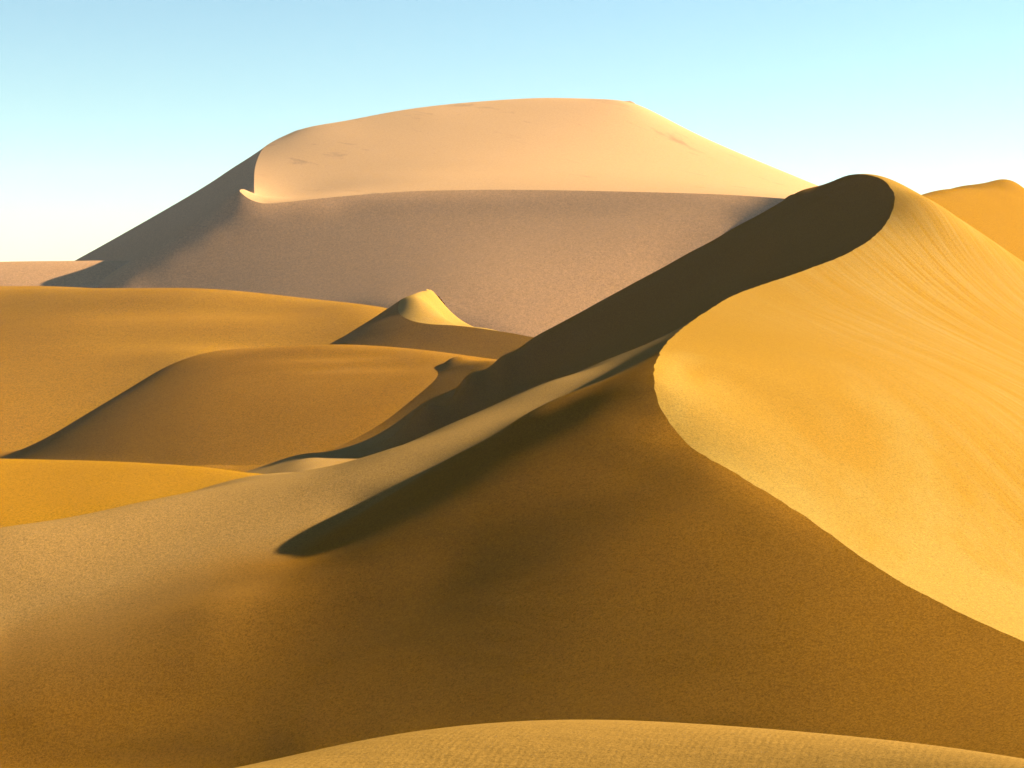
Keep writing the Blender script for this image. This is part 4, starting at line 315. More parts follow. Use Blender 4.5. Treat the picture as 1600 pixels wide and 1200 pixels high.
[-4080,-4051,-4021,-3991,-3958,-3925,-3890,-3855,-3818,-3782,-3746,-3710,-3676,-3644,-3613,-3585,-3559,-3536,-3513,-3492,-3472,-3451,-3430,-3409,-3387,-3364,-3340,-3315,-3290,-3265,-3240,-3214,-3190,-3165,-3141,-3118,-3096,-3076,-3056,-3037,-3019,-3002,-2987,-2972,-2959,-2946,-2934,-2922,-2912,-2901,-2891],
[-4107,-4071,-4034,-3995,-3956,-3914,-3872,-3829,-3786,-3743,-3700,-3660,-3621,-3584,-3550,-3519,-3491,-3465,-3442,-3419,-3397,-3375,-3352,-3328,-3303,-3277,-3250,-3222,-3194,-3165,-3136,-3107,-3079,-3052,-3025,-3000,-2976,-2954,-2933,-2914,-2896,-2879,-2864,-2850,-2838,-2826,-2815,-2805,-2796,-2787,-2778],
[-4133,-4090,-4047,-4001,-3953,-3905,-3855,-3805,-3755,-3705,-3657,-3611,-3567,-3526,-3489,-3455,-3425,-3398,-3373,-3349,-3326,-3302,-3277,-3251,-3223,-3194,-3164,-3132,-3100,-3067,-3034,-3002,-2970,-2940,-2911,-2883,-2858,-2834,-2812,-2792,-2774,-2758,-2743,-2730,-2719,-2709,-2699,-2690,-2682,-2675,-2667],
[-4157,-4109,-4059,-4006,-3952,-3896,-3839,-3782,-3725,-3670,-3616,-3564,-3516,-3470,-3429,-3393,-3361,-3333,-3308,-3284,-3260,-3235,-3208,-3179,-3148,-3116,-3082,-3046,-3010,-2973,-2936,-2900,-2864,-2830,-2798,-2768,-2741,-2715,-2693,-2672,-2654,-2639,-2625,-2613,-2603,-2594,-2586,-2579,-2572,-2566,-2561],
[-4178,-4124,-4069,-4010,-3949,-3887,-3824,-3761,-3698,-3637,-3577,-3521,-3467,-3418,-3373,-3334,-3301,-3273,-3248,-3224,-3200,-3173,-3144,-3113,-3079,-3043,-3005,-2965,-2924,-2882,-2841,-2800,-2761,-2724,-2689,-2656,-2626,-2600,-2576,-2556,-2538,-2523,-2510,-2499,-2490,-2483,-2477,-2471,-2467,-2463,-2459],
[-4193,-4135,-4075,-4011,-3945,-3877,-3809,-3741,-3673,-3607,-3542,-3481,-3422,-3369,-3321,-3279,-3245,-3217,-3194,-3171,-3146,-3119,-3088,-3054,-3016,-2976,-2933,-2889,-2843,-2796,-2750,-2705,-2661,-2620,-2582,-2547,-2515,-2487,-2463,-2442,-2424,-2410,-2399,-2389,-2382,-2377,-2372,-2369,-2366,-2364,-2362],
[-4203,-4140,-4076,-4009,-3939,-3868,-3796,-3723,-3652,-3581,-3512,-3446,-3383,-3325,-3274,-3229,-3194,-3168,-3147,-3126,-3101,-3072,-3039,-3001,-2961,-2916,-2868,-2819,-2767,-2716,-2664,-2614,-2566,-2520,-2478,-2440,-2407,-2377,-2353,-2332,-2315,-2302,-2292,-2284,-2279,-2276,-2273,-2272,-2272,-2271,-2271],
[-4209,-4142,-4075,-4005,-3933,-3859,-3784,-3709,-3634,-3560,-3487,-3417,-3351,-3290,-3235,-3188,-3151,-3127,-3110,-3090,-3062,-3033,-2997,-2957,-2913,-2864,-2811,-2755,-2698,-2641,-2583,-2527,-2474,-2424,-2379,-2338,-2302,-2272,-2247,-2226,-2211,-2199,-2191,-2185,-2182,-2181,-2181,-2182,-2184,-2186,-2188],
[-4213,-4144,-4074,-4002,-3928,-3852,-3776,-3698,-3621,-3544,-3469,-3397,-3328,-3264,-3207,-3159,-3121,-3100,-3084,-3060,-3030,-3001,-2963,-2921,-2875,-2820,-2760,-2698,-2635,-2572,-2508,-2446,-2387,-2333,-2283,-2240,-2202,-2171,-2145,-2126,-2111,-2102,-2096,-2093,-2093,-2094,-2097,-2100,-2104,-2109,-2113],
[-4217,-4146,-4074,-4001,-3926,-3849,-3771,-3693,-3614,-3536,-3460,-3386,-3315,-3251,-3194,-3147,-3112,-3089,-3066,-3035,-3006,-2976,-2936,-2894,-2845,-2785,-2717,-2649,-2580,-2510,-2439,-2370,-2306,-2246,-2192,-2146,-2106,-2074,-2049,-2031,-2018,-2011,-2008,-2008,-2011,-2015,-2020,-2027,-2033,-2040,-2047],
[-4221,-4149,-4076,-4002,-3926,-3849,-3771,-3692,-3614,-3535,-3459,-3384,-3314,-3249,-3193,-3149,-3117,-3092,-3062,-3027,-2993,-2956,-2916,-2872,-2820,-2754,-2681,-2607,-2532,-2454,-2376,-2300,-2229,-2164,-2107,-2057,-2015,-1983,-1958,-1942,-1932,-1928,-1929,-1932,-1938,-1945,-1954,-1962,-1972,-1981,-1990],
[-4226,-4154,-4080,-4006,-3930,-3853,-3776,-3697,-3619,-3542,-3466,-3393,-3324,-3260,-3204,-3163,-3137,-3112,-3077,-3033,-2987,-2943,-2901,-2851,-2796,-2726,-2648,-2568,-2487,-2405,-2321,-2237,-2160,-2089,-2026,-1973,-1930,-1897,-1874,-1860,-1854,-1854,-1858,-1866,-1875,-1886,-1897,-1909,-1920,-1932,-1944],
[-4232,-4160,-4087,-4013,-3937,-3861,-3784,-3707,-3631,-3555,-3481,-3411,-3344,-3284,-3232,-3194,-3168,-3143,-3102,-3050,-2995,-2942,-2890,-2833,-2775,-2699,-2615,-2531,-2446,-2359,-2271,-2183,-2098,-2020,-1952,-1895,-1850,-1817,-1797,-1787,-1785,-1790,-1799,-1810,-1824,-1838,-1852,-1866,-1880,-1894,-1908],
[-4238,-4167,-4094,-4021,-3947,-3872,-3796,-3721,-3646,-3573,-3502,-3435,-3372,-3315,-3267,-3229,-3198,-3166,-3123,-3068,-3007,-2945,-2882,-2818,-2751,-2673,-2584,-2495,-2406,-2316,-2225,-2134,-2043,-1959,-1885,-1823,-1776,-1744,-1727,-1722,-1727,-1737,-1751,-1767,-1784,-1802,-1819,-1836,-1852,-1868,-1884],
[-4244,-4174,-4103,-4031,-3958,-3884,-3810,-3737,-3664,-3594,-3526,-3462,-3402,-3349,-3302,-3262,-3225,-3187,-3142,-3087,-3022,-2951,-2877,-2803,-2729,-2646,-2553,-2461,-2369,-2275,-2181,-2088,-1995,-1906,-1825,-1758,-1708,-1678,-1666,-1669,-1680,-1697,-1717,-1738,-1759,-1779,-1798,-1817,-1836,-1853,-1871],
[-4249,-4180,-4111,-4040,-3969,-3897,-3825,-3753,-3683,-3615,-3550,-3489,-3432,-3381,-3334,-3292,-3252,-3210,-3164,-3108,-3039,-2958,-2872,-2788,-2705,-2619,-2524,-2429,-2334,-2238,-2142,-2046,-1952,-1861,-1773,-1700,-1646,-1619,-1616,-1628,-1649,-1673,-1698,-1723,-1747,-1770,-1791,-1811,-1831,-1850,-1869],
[-4252,-4185,-4117,-4048,-3979,-3909,-3838,-3769,-3701,-3636,-3574,-3515,-3460,-3410,-3363,-3319,-3277,-3232,-3182,-3124,-3054,-2970,-2874,-2776,-2682,-2591,-2495,-2399,-2302,-2203,-2105,-2009,-1914,-1821,-1734,-1651,-1589,-1570,-1579,-1604,-1635,-1666,-1696,-1724,-1750,-1774,-1796,-1818,-1839,-1859,-1879],
[-4250,-4186,-4120,-4054,-3986,-3918,-3850,-3782,-3717,-3654,-3594,-3537,-3484,-3435,-3388,-3343,-3298,-3251,-3199,-3140,-3071,-2990,-2893,-2777,-2662,-2561,-2463,-2366,-2268,-2169,-2070,-1973,-1878,-1787,-1702,-1605,-1538,-1535,-1563,-1602,-1642,-1679,-1711,-1740,-1767,-1791,-1814,-1836,-1858,-1879,-1900],
[-4242,-4181,-4119,-4055,-3989,-3923,-3857,-3792,-3729,-3668,-3611,-3556,-3504,-3455,-3408,-3362,-3316,-3267,-3213,-3153,-3083,-3002,-2905,-2789,-2663,-2542,-2430,-2327,-2229,-2131,-2033,-1935,-1839,-1750,-1656,-1559,-1514,-1531,-1575,-1626,-1672,-1711,-1743,-1771,-1796,-1820,-1843,-1865,-1887,-1909,-1932],
[-4225,-4169,-4111,-4050,-3986,-3922,-3858,-3796,-3736,-3678,-3623,-3571,-3521,-3472,-3425,-3379,-3331,-3280,-3224,-3162,-3092,-3010,-2916,-2807,-2679,-2538,-2405,-2287,-2183,-2087,-1992,-1893,-1801,-1709,-1606,-1536,-1526,-1562,-1618,-1676,-1723,-1759,-1788,-1813,-1836,-1859,-1881,-1904,-1927,-1950,-1973],
[-4196,-4146,-4093,-4035,-3975,-3914,-3853,-3795,-3738,-3684,-3631,-3582,-3533,-3486,-3440,-3393,-3344,-3291,-3234,-3170,-3098,-3016,-2921,-2813,-2690,-2553,-2407,-2266,-2146,-2043,-1944,-1844,-1754,-1654,-1566,-1538,-1560,-1614,-1681,-1743,-1785,-1814,-1838,-1861,-1883,-1905,-1928,-1952,-1975,-2000,-2024],
[-4154,-4108,-4061,-4009,-3953,-3897,-3841,-3787,-3735,-3685,-3636,-3590,-3544,-3498,-3453,-3406,-3356,-3303,-3244,-3179,-3105,-3021,-2926,-2818,-2698,-2565,-2421,-2275,-2142,-2018,-1904,-1799,-1684,-1589,-1551,-1561,-1604,-1668,-1740,-1805,-1840,-1865,-1887,-1910,-1934,-1958,-1982,-2008,-2033,-2059,-2085],
[-4097,-4057,-4014,-3969,-3920,-3871,-3823,-3775,-3728,-3683,-3639,-3596,-3554,-3510,-3466,-3420,-3370,-3316,-3256,-3190,-3114,-3030,-2934,-2827,-2708,-2579,-2443,-2305,-2172,-2024,-1879,-1777,-1605,-1530,-1555,-1590,-1641,-1701,-1761,-1816,-1861,-1898,-1930,-1960,-1988,-2016,-2044,-2072,-2100,-2128,-2156],
[-4030,-3996,-3960,-3922,-3882,-3841,-3800,-3759,-3720,-3680,-3642,-3603,-3564,-3524,-3482,-3437,-3388,-3334,-3274,-3206,-3130,-3045,-2949,-2843,-2726,-2599,-2465,-2325,-2178,-2016,-1876,-1824,-1548,-1485,-1571,-1607,-1654,-1711,-1769,-1826,-1882,-1932,-1976,-2014,-2050,-2083,-2115,-2146,-2177,-2207,-2237],
[-3958,-3930,-3902,-3872,-3840,-3808,-3776,-3743,-3711,-3679,-3646,-3613,-3578,-3541,-3502,-3459,-3411,-3358,-3299,-3232,-3156,-3071,-2976,-2871,-2756,-2631,-2499,-2359,-2214,-2067,-1941,-1836,-1563,-1511,-1579,-1619,-1673,-1735,-1800,-1864,-1926,-1984,-2035,-2081,-2123,-2162,-2198,-2233,-2266,-2298,-2331],
[-3887,-3866,-3845,-3823,-3800,-3777,-3754,-3730,-3706,-3681,-3655,-3627,-3598,-3565,-3529,-3489,-3443,-3392,-3334,-3268,-3193,-3110,-3017,-2914,-2802,-2681,-2552,-2416,-2277,-2138,-2006,-1871,-1697,-1633,-1653,-1690,-1741,-1802,-1868,-1934,-1998,-2059,-2115,-2166,-2212,-2255,-2295,-2332,-2368,-2403,-2437],
[-3819,-3806,-3793,-3779,-3766,-3752,-3737,-3722,-3707,-3689,-3670,-3649,-3625,-3597,-3565,-3528,-3486,-3437,-3381,-3318,-3245,-3164,-3074,-2975,-2867,-2751,-2628,-2499,-2367,-2236,-2107,-1981,-1860,-1798,-1791,-1815,-1857,-1912,-1973,-2037,-2100,-2161,-2219,-2272,-2321,-2366,-2408,-2448,-2486,-2522,-2557],
[-3760,-3754,-3749,-3744,-3740,-3735,-3730,-3724,-3717,-3707,-3696,-3681,-3663,-3640,-3613,-3580,-3541,-3496,-3443,-3382,-3314,-3236,-3151,-3056,-2954,-2844,-2728,-2608,-2486,-2365,-2247,-2137,-2045,-1988,-1971,-1982,-2014,-2060,-2114,-2173,-2232,-2291,-2348,-2401,-2450,-2497,-2540,-2581,-2619,-2656,-2692],
[-3714,-3716,-3718,-3722,-3726,-3730,-3735,-3738,-3739,-3738,-3734,-3726,-3713,-3696,-3674,-3645,-3611,-3569,-3520,-3464,-3399,-3327,-3246,-3158,-3062,-2961,-2854,-2743,-2632,-2523,-2419,-2326,-2249,-2199,-2178,-2181,-2204,-2241,-2287,-2339,-2393,-2448,-2502,-2553,-2602,-2648,-2691,-2731,-2770,-2807,-2843],
[-3685,-3694,-3704,-3715,-3728,-3742,-3755,-3767,-3777,-3784,-3787,-3785,-3779,-3767,-3750,-3726,-3696,-3659,-3614,-3563,-3503,-3436,-3362,-3281,-3193,-3100,-3003,-2904,-2804,-2708,-2617,-2537,-2473,-2429,-2407,-2405,-2420,-2449,-2487,-2532,-2580,-2630,-2680,-2728,-2774,-2819,-2860,-2900,-2938,-2975,-3010],
[-3678,-3693,-3710,-3729,-3750,-3773,-3795,-3815,-3833,-3847,-3857,-3862,-3861,-3855,-3842,-3823,-3798,-3765,-3726,-3680,-3626,-3565,-3498,-3424,-3345,-3261,-3175,-3086,-2999,-2915,-2837,-2768,-2714,-2675,-2653,-2649,-2659,-2681,-2712,-2750,-2792,-2836,-2880,-2925,-2968,-3009,-3049,-3087,-3123,-3159,-3193],
[-3699,-3719,-3741,-3767,-3796,-3827,-3858,-3886,-3911,-3932,-3947,-3958,-3962,-3960,-3953,-3938,-3917,-3890,-3856,-3815,-3767,-3713,-3653,-3587,-3517,-3443,-3367,-3290,-3214,-3141,-3074,-3016,-2969,-2935,-2915,-2909,-2915,-2932,-2957,-2988,-3024,-3062,-3102,-3141,-3181,-3219,-3256,-3291,-3326,-3359,-3392],
[-3754,-3776,-3802,-3834,-3871,-3909,-3947,-3982,-4013,-4039,-4059,-4074,-4082,-4085,-4081,-4071,-4055,-4032,-4003,-3967,-3926,-3879,-3826,-3769,-3708,-3643,-3577,-3511,-3446,-3384,-3327,-3278,-3238,-3209,-3190,-3183,-3187,-3199,-3219,-3245,-3275,-3307,-3342,-3376,-3411,-3446,-3479,-3512,-3544,-3575,-3606],
[-3850,-3873,-3899,-3936,-3979,-4024,-4067,-4106,-4141,-4170,-4194,-4211,-4223,-4229,-4228,-4222,-4209,-4191,-4167,-4137,-4102,-4062,-4017,-3968,-3915,-3860,-3804,-3748,-3693,-3641,-3594,-3552,-3519,-3493,-3477,-3470,-3472,-3481,-3496,-3517,-3541,-3569,-3598,-3628,-3658,-3688,-3718,-3748,-3777,-3805,-3834],
[-3995,-4017,-4043,-4082,-4128,-4175,-4219,-4260,-4296,-4326,-4351,-4371,-4384,-4392,-4394,-4390,-4381,-4367,-4348,-4323,-4294,-4260,-4223,-4182,-4138,-4092,-4045,-3999,-3953,-3910,-3871,-3837,-3809,-3788,-3774,-3768,-3768,-3774,-3786,-3802,-3822,-3844,-3868,-3893,-3919,-3945,-3971,-3997,-4023,-4049,-4074],
[-4192,-4215,-4242,-4278,-4320,-4364,-4406,-4444,-4478,-4507,-4532,-4551,-4565,-4573,-4577,-4576,-4570,-4559,-4544,-4524,-4501,-4474,-4443,-4410,-4374,-4337,-4299,-4261,-4225,-4190,-4159,-4131,-4109,-4091,-4079,-4073,-4073,-4077,-4086,-4098,-4114,-4131,-4150,-4171,-4192,-4214,-4236,-4259,-4282,-4304,-4327],
[-4435,-4458,-4484,-4515,-4551,-4587,-4623,-4656,-4685,-4711,-4733,-4750,-4763,-4772,-4776,-4776,-4773,-4765,-4753,-4739,-4721,-4699,-4676,-4650,-4622,-4593,-4563,-4533,-4505,-4478,-4454,-4433,-4415,-4401,-4391,-4386,-4385,-4388,-4395,-4404,-4415,-4428,-4442,-4458,-4475,-4493,-4512,-4531,-4550,-4570,-4590],
[-4713,-4735,-4758,-4783,-4810,-4837,-4865,-4891,-4915,-4936,-4953,-4968,-4979,-4986,-4990,-4991,-4989,-4984,-4976,-4965,-4952,-4936,-4919,-4900,-4879,-4857,-4835,-4813,-4793,-4773,-4755,-4740,-4726,-4715,-4708,-4704,-4703,-4705,-4710,-4716,-4723,-4732,-4742,-4754,-4767,-4781,-4796,-4811,-4828,-4845,-4862],
[-5016,-5034,-5053,-5071,-5090,-5108,-5127,-5144,-5161,-5176,-5189,-5200,-5208,-5214,-5217,-5218,-5217,-5214,-5208,-5201,-5193,-5183,-5171,-5158,-5144,-5129,-5114,-5099,-5085,-5073,-5061,-5050,-5041,-5033,-5028,-5025,-5025,-5026,-5029,-5032,-5037,-5042,-5048,-5055,-5064,-5075,-5086,-5099,-5113,-5127,-5141],
[-5332,-5348,-5362,-5374,-5383,-5392,-5402,-5411,-5421,-5430,-5438,-5444,-5449,-5452,-5454,-5455,-5454,-5453,-5450,-5446,-5442,-5436,-5430,-5423,-5415,-5406,-5397,-5389,-5381,-5375,-5369,-5364,-5358,-5353,-5349,-5347,-5347,-5349,-5351,-5352,-5353,-5355,-5357,-5361,-5367,-5374,-5382,-5392,-5403,-5415,-5427],
[-5653,-5666,-5676,-5681,-5683,-5683,-5684,-5687,-5689,-5692,-5695,-5697,-5698,-5699,-5700,-5700,-5699,-5699,-5698,-5698,-5697,-5695,-5694,-5692,-5689,-5686,-5683,-5680,-5679,-5678,-5677,-5676,-5674,-5671,-5669,-5669,-5670,-5671,-5673,-5672,-5670,-5669,-5668,-5669,-5672,-5676,-5682,-5689,-5698,-5707,-5717],
[-5970,-5979,-5985,-5985,-5981,-5975,-5970,-5966,-5963,-5960,-5958,-5956,-5954,-5952,-5951,-5951,-5950,-5951,-5952,-5954,-5956,-5958,-5961,-5963,-5966,-5968,-5970,-5972,-5976,-5980,-5983,-5986,-5987,-5987,-5987,-5988,-5989,-5991,-5992,-5990,-5986,-5983,-5980,-5978,-5979,-5980,-5984,-5989,-5996,-6003,-6011],
[-6282,-6286,-6288,-6284,-6276,-6267,-6256,-6247,-6238,-6231,-6224,-6218,-6213,-6209,-6207,-6205,-6205,-6207,-6209,-6213,-6218,-6223,-6230,-6236,-6243,-6250,-6257,-6264,-6272,-6280,-6287,-6293,-6297,-6300,-6302,-6304,-6306,-6307,-6307,-6305,-6300,-6296,-6291,-6288,-6286,-6286,-6287,-6291,-6295,-6301,-6308],
[-6589,-6590,-6588,-6581,-6570,-6557,-6542,-6528,-6515,-6502,-6491,-6482,-6474,-6468,-6464,-6462,-6462,-6464,-6468,-6474,-6481,-6490,-6499,-6510,-6521,-6532,-6543,-6555,-6567,-6579,-6589,-6599,-6606,-6611,-6616,-6619,-6621,-6622,-6622,-6618,-6614,-6608,-6602,-6597,-6593,-6591,-6591,-6593,-6596,-6601,-6606]])
RIDGE = (-212.5, 50, 375, 625, 26, 24, 0.02, [
[-2137,-2298,-2448,-2564,-2622,-2620,-2580,-2528,-2485,-2464,-2466,-2485,-2498,-2500,-2494,-2485,-2476,-2468,-2460,-2451,-2441,-2430,-2417,-2403,-2390,-2380,-2376,-2377,-2382],
[-1807,-1974,-2136,-2272,-2345,-2350,-2319,-2275,-2239,-2223,-2232,-2263,-2277,-2276,-2268,-2260,-2254,-2252,-2251,-2248,-2244,-2240,-2235,-2228,-2221,-2217,-2218,-2224,-2234],
[-1479,-1646,-1814,-1964,-2055,-2079,-2064,-2033,-2005,-1992,-2006,-2043,-2055,-2048,-2037,-2031,-2030,-2035,-2040,-2045,-2047,-2050,-2052,-2053,-2053,-2057,-2064,-2076,-2090],
[-1171,-1328,-1495,-1650,-1760,-1813,-1826,-1814,-1795,-1782,-1793,-1815,-1824,-1814,-1800,-1797,-1806,-1819,-1831,-1842,-1850,-1860,-1869,-1879,-1889,-1901,-1916,-1934,-1954],
[-920,-1058,-1219,-1379,-1502,-1579,-1616,-1624,-1613,-1598,-1597,-1596,-1594,-1578,-1558,-1564,-1587,-1611,-1629,-1643,-1657,-1673,-1691,-1710,-1731,-1753,-1776,-1801,-1827],
[-775,-891,-1034,-1183,-1306,-1393,-1444,-1465,-1463,-1443,-1425,-1403,-1377,-1349,-1315,-1341,-1385,-1419,-1438,-1453,-1469,-1492,-1520,-1550,-1582,-1614,-1646,-1679,-1712],
[-748,-843,-954,-1071,-1175,-1254,-1307,-1334,-1337,-1309,-1271,-1235,-1205,-1156,-1089,-1152,-1218,-1251,-1261,-1269,-1288,-1319,-1358,-1401,-1445,-1487,-1529,-1569,-1609],
[-804,-868,-941,-1019,-1092,-1152,-1194,-1215,-1212,-1177,-1139,-1099,-1043,-972,-948,-1041,-1095,-1104,-1087,-1086,-1111,-1156,-1211,-1268,-1324,-1377,-1427,-1474,-1520],
[-909,-934,-965,-1000,-1037,-1069,-1090,-1093,-1070,-1024,-990,-972,-971,-971,-966,-964,-958,-939,-895,-895,-939,-1007,-1082,-1156,-1224,-1286,-1342,-1395,-1447],
[-1035,-1017,-1001,-992,-990,-992,-990,-973,-928,-874,-832,-799,-768,-739,-727,-717,-715,-709,-668,-704,-788,-887,-983,-1071,-1148,-1216,-1278,-1335,-1390],
[-1156,-1093,-1030,-973,-933,-907,-885,-852,-792,-722,-669,-638,-618,-602,-597,-591,-588,-541,-497,-569,-688,-812,-923,-1018,-1099,-1169,-1233,-1293,-1350],
[-1250,-1144,-1029,-923,-846,-800,-765,-715,-653,-611,-589,-579,-572,-577,-593,-588,-551,-457,-428,-522,-657,-792,-905,-997,-1075,-1144,-1207,-1267,-1326],
[-1289,-1146,-980,-822,-716,-666,-635,-577,-508,-434,-360,-306,-270,-263,-291,-328,-361,-379,-430,-545,-683,-814,-917,-998,-1070,-1135,-1197,-1257,-1316],
[-1241,-1068,-855,-652,-529,-499,-498,-436,-352,-281,-229,-196,-176,-181,-218,-273,-334,-395,-478,-603,-730,-840,-931,-1007,-1076,-1140,-1201,-1261,-1320],
[-1097,-889,-649,-423,-298,-306,-329,-274,-218,-196,-187,-187,-196,-223,-272,-333,-396,-458,-532,-654,-769,-857,-941,-1019,-1091,-1156,-1219,-1279,-1338],
[-931,-709,-466,-235,-115,-167,-209,-198,-190,-198,-211,-234,-265,-308,-363,-419,-471,-512,-554,-660,-778,-876,-964,-1045,-1119,-1187,-1250,-1311,-1370],
[-815,-610,-402,-221,-127,-155,-173,-176,-199,-227,-245,-281,-319,-364,-410,-448,-476,-510,-570,-678,-799,-907,-1003,-1089,-1165,-1235,-1299,-1359,-1418],
[-778,-603,-434,-294,-211,-189,-173,-162,-181,-214,-233,-268,-316,-365,-408,-453,-497,-554,-636,-745,-862,-971,-1070,-1157,-1234,-1303,-1366,-1425,-1482],
[-824,-679,-543,-430,-351,-305,-271,-247,-246,-266,-289,-326,-381,-439,-493,-548,-606,-676,-762,-865,-972,-1075,-1170,-1254,-1328,-1395,-1455,-1511,-1564],
[-946,-830,-721,-628,-557,-505,-467,-441,-434,-444,-467,-502,-553,-609,-665,-724,-787,-858,-941,-1033,-1128,-1220,-1305,-1382,-1450,-1511,-1566,-1617,-1665],
[-1137,-1046,-960,-886,-826,-779,-744,-721,-712,-718,-737,-768,-811,-860,-912,-968,-1027,-1093,-1166,-1244,-1324,-1402,-1474,-1540,-1599,-1651,-1699,-1743,-1785],
[-1386,-1316,-1252,-1196,-1150,-1113,-1085,-1066,-1059,-1062,-1077,-1102,-1135,-1175,-1219,-1265,-1316,-1370,-1429,-1491,-1554,-1616,-1673,-1725,-1772,-1814,-1852,-1888,-1923],
[-1681,-1631,-1586,-1548,-1517,-1492,-1473,-1460,-1454,-1457,-1467,-1485,-1508,-1537,-1569,-1603,-1641,-1681,-1723,-1768,-1812,-1856,-1897,-1934,-1967,-1996,-2024,-2051,-2078],
[-2013,-1979,-1951,-1930,-1915,-1903,-1892,-1885,-1882,-1883,-1889,-1899,-1913,-1929,-1948,-1968,-1990,-2014,-2039,-2065,-2091,-2116,-2140,-2161,-2180,-2196,-2212,-2229,-2248],
[-2370,-2351,-2337,-2331,-2331,-2330,-2327,-2325,-2324,-2323,-2325,-2329,-2332,-2336,-2342,-2347,-2353,-2361,-2367,-2374,-2381,-2389,-2395,-2401,-2405,-2408,-2413,-2421,-2432],
[-2746,-2737,-2734,-2738,-2749,-2757,-2761,-2763,-2764,-2762,-2760,-2758,-2751,-2744,-2737,-2728,-2718,-2709,-2698,-2687,-2677,-2667,-2658,-2649,-2639,-2630,-2624,-2624,-2629],
[-3131,-3129,-3134,-3147,-3164,-3180,-3190,-3197,-3199,-3196,-3190,-3181,-3166,-3149,-3129,-3106,-3082,-3056,-3029,-3001,-2974,-2948,-2922,-2898,-2876,-2856,-2842,-2835,-2832]])
PINK = (-430, -60, 800, 1200, 20, 20, 0.05, [
[-1433,-1437,-1440,-1439,-1434,-1428,-1423,-1420,-1419,-1420,-1422,-1426,-1431,-1435,-1438,-1441,-1442,-1442,-1442,-1441,-1441,-1442,-1443],
[-1268,-1274,-1279,-1281,-1279,-1276,-1273,-1273,-1272,-1272,-1273,-1275,-1277,-1279,-1280,-1281,-1281,-1281,-1280,-1281,-1281,-1283,-1286],
[-1102,-1109,-1117,-1122,-1124,-1125,-1126,-1128,-1128,-1128,-1126,-1125,-1123,-1121,-1120,-1119,-1119,-1118,-1118,-1120,-1122,-1125,-1129],
[-933,-942,-951,-960,-968,-975,-982,-987,-988,-986,-981,-975,-968,-963,-959,-956,-955,-954,-956,-959,-964,-970,-976],
[-764,-774,-785,-797,-811,-824,-838,-847,-850,-846,-837,-825,-813,-804,-797,-793,-792,-793,-797,-803,-810,-819,-829],
[-597,-607,-619,-633,-651,-672,-692,-707,-712,-705,-690,-672,-657,-645,-637,-632,-632,-635,-643,-652,-664,-676,-689],
[-436,-444,-454,-469,-490,-516,-543,-564,-572,-561,-540,-517,-498,-488,-479,-475,-477,-485,-497,-512,-528,-545,-562],
[-285,-289,-296,-307,-325,-353,-384,-410,-421,-405,-383,-356,-339,-335,-327,-324,-332,-346,-365,-386,-407,-429,-449],
[-152,-150,-149,-151,-161,-182,-212,-232,-239,-221,-214,-194,-187,-191,-179,-181,-198,-223,-251,-278,-305,-331,-355],
[-44,-35,-26,-15,-8,-11,-24,-26,-6,-22,-38,-49,-74,-45,-30,-50,-85,-124,-161,-195,-227,-255,-283],
[30,44,60,81,105,123,122,104,103,125,134,135,120,145,107,46,-11,-60,-103,-141,-175,-205,-234],
[66,80,96,116,138,159,170,178,191,190,185,199,198,169,103,50,2,-43,-83,-119,-151,-181,-209],
[64,75,87,98,108,113,111,111,120,131,147,135,101,66,31,1,-30,-63,-95,-125,-154,-181,-207],
[29,36,43,48,51,49,45,43,48,55,61,47,17,-13,-39,-61,-83,-107,-132,-156,-181,-204,-227],
[-34,-30,-26,-25,-26,-30,-35,-37,-37,-35,-36,-49,-71,-95,-116,-133,-151,-169,-188,-207,-227,-247,-267],
[-119,-117,-116,-117,-119,-123,-128,-131,-133,-135,-140,-151,-167,-185,-201,-216,-230,-244,-258,-274,-290,-306,-322],
[-221,-221,-221,-223,-225,-229,-233,-237,-240,-244,-250,-259,-271,-284,-296,-308,-319,-329,-341,-353,-365,-378,-392],
[-337,-337,-338,-340,-342,-346,-349,-353,-356,-360,-365,-372,-381,-390,-399,-408,-416,-424,-433,-442,-451,-461,-472],
[-462,-463,-464,-466,-468,-470,-473,-476,-478,-482,-486,-491,-497,-503,-509,-515,-520,-526,-532,-538,-545,-553,-561],
[-595,-596,-596,-597,-599,-600,-602,-603,-605,-608,-610,-613,-617,-620,-624,-627,-630,-633,-637,-641,-645,-651,-656],
[-730,-732,-732,-732,-733,-733,-734,-734,-735,-736,-736,-738,-739,-740,-741,-742,-743,-744,-745,-747,-749,-753,-756],
[-867,-868,-868,-868,-867,-867,-866,-866,-865,-864,-863,-862,-861,-860,-859,-858,-857,-856,-855,-855,-856,-857,-860],
[-1004,-1004,-1004,-1003,-1002,-1000,-999,-997,-995,-992,-990,-987,-984,-981,-978,-974,-971,-968,-965,-964,-963,-963,-964]])
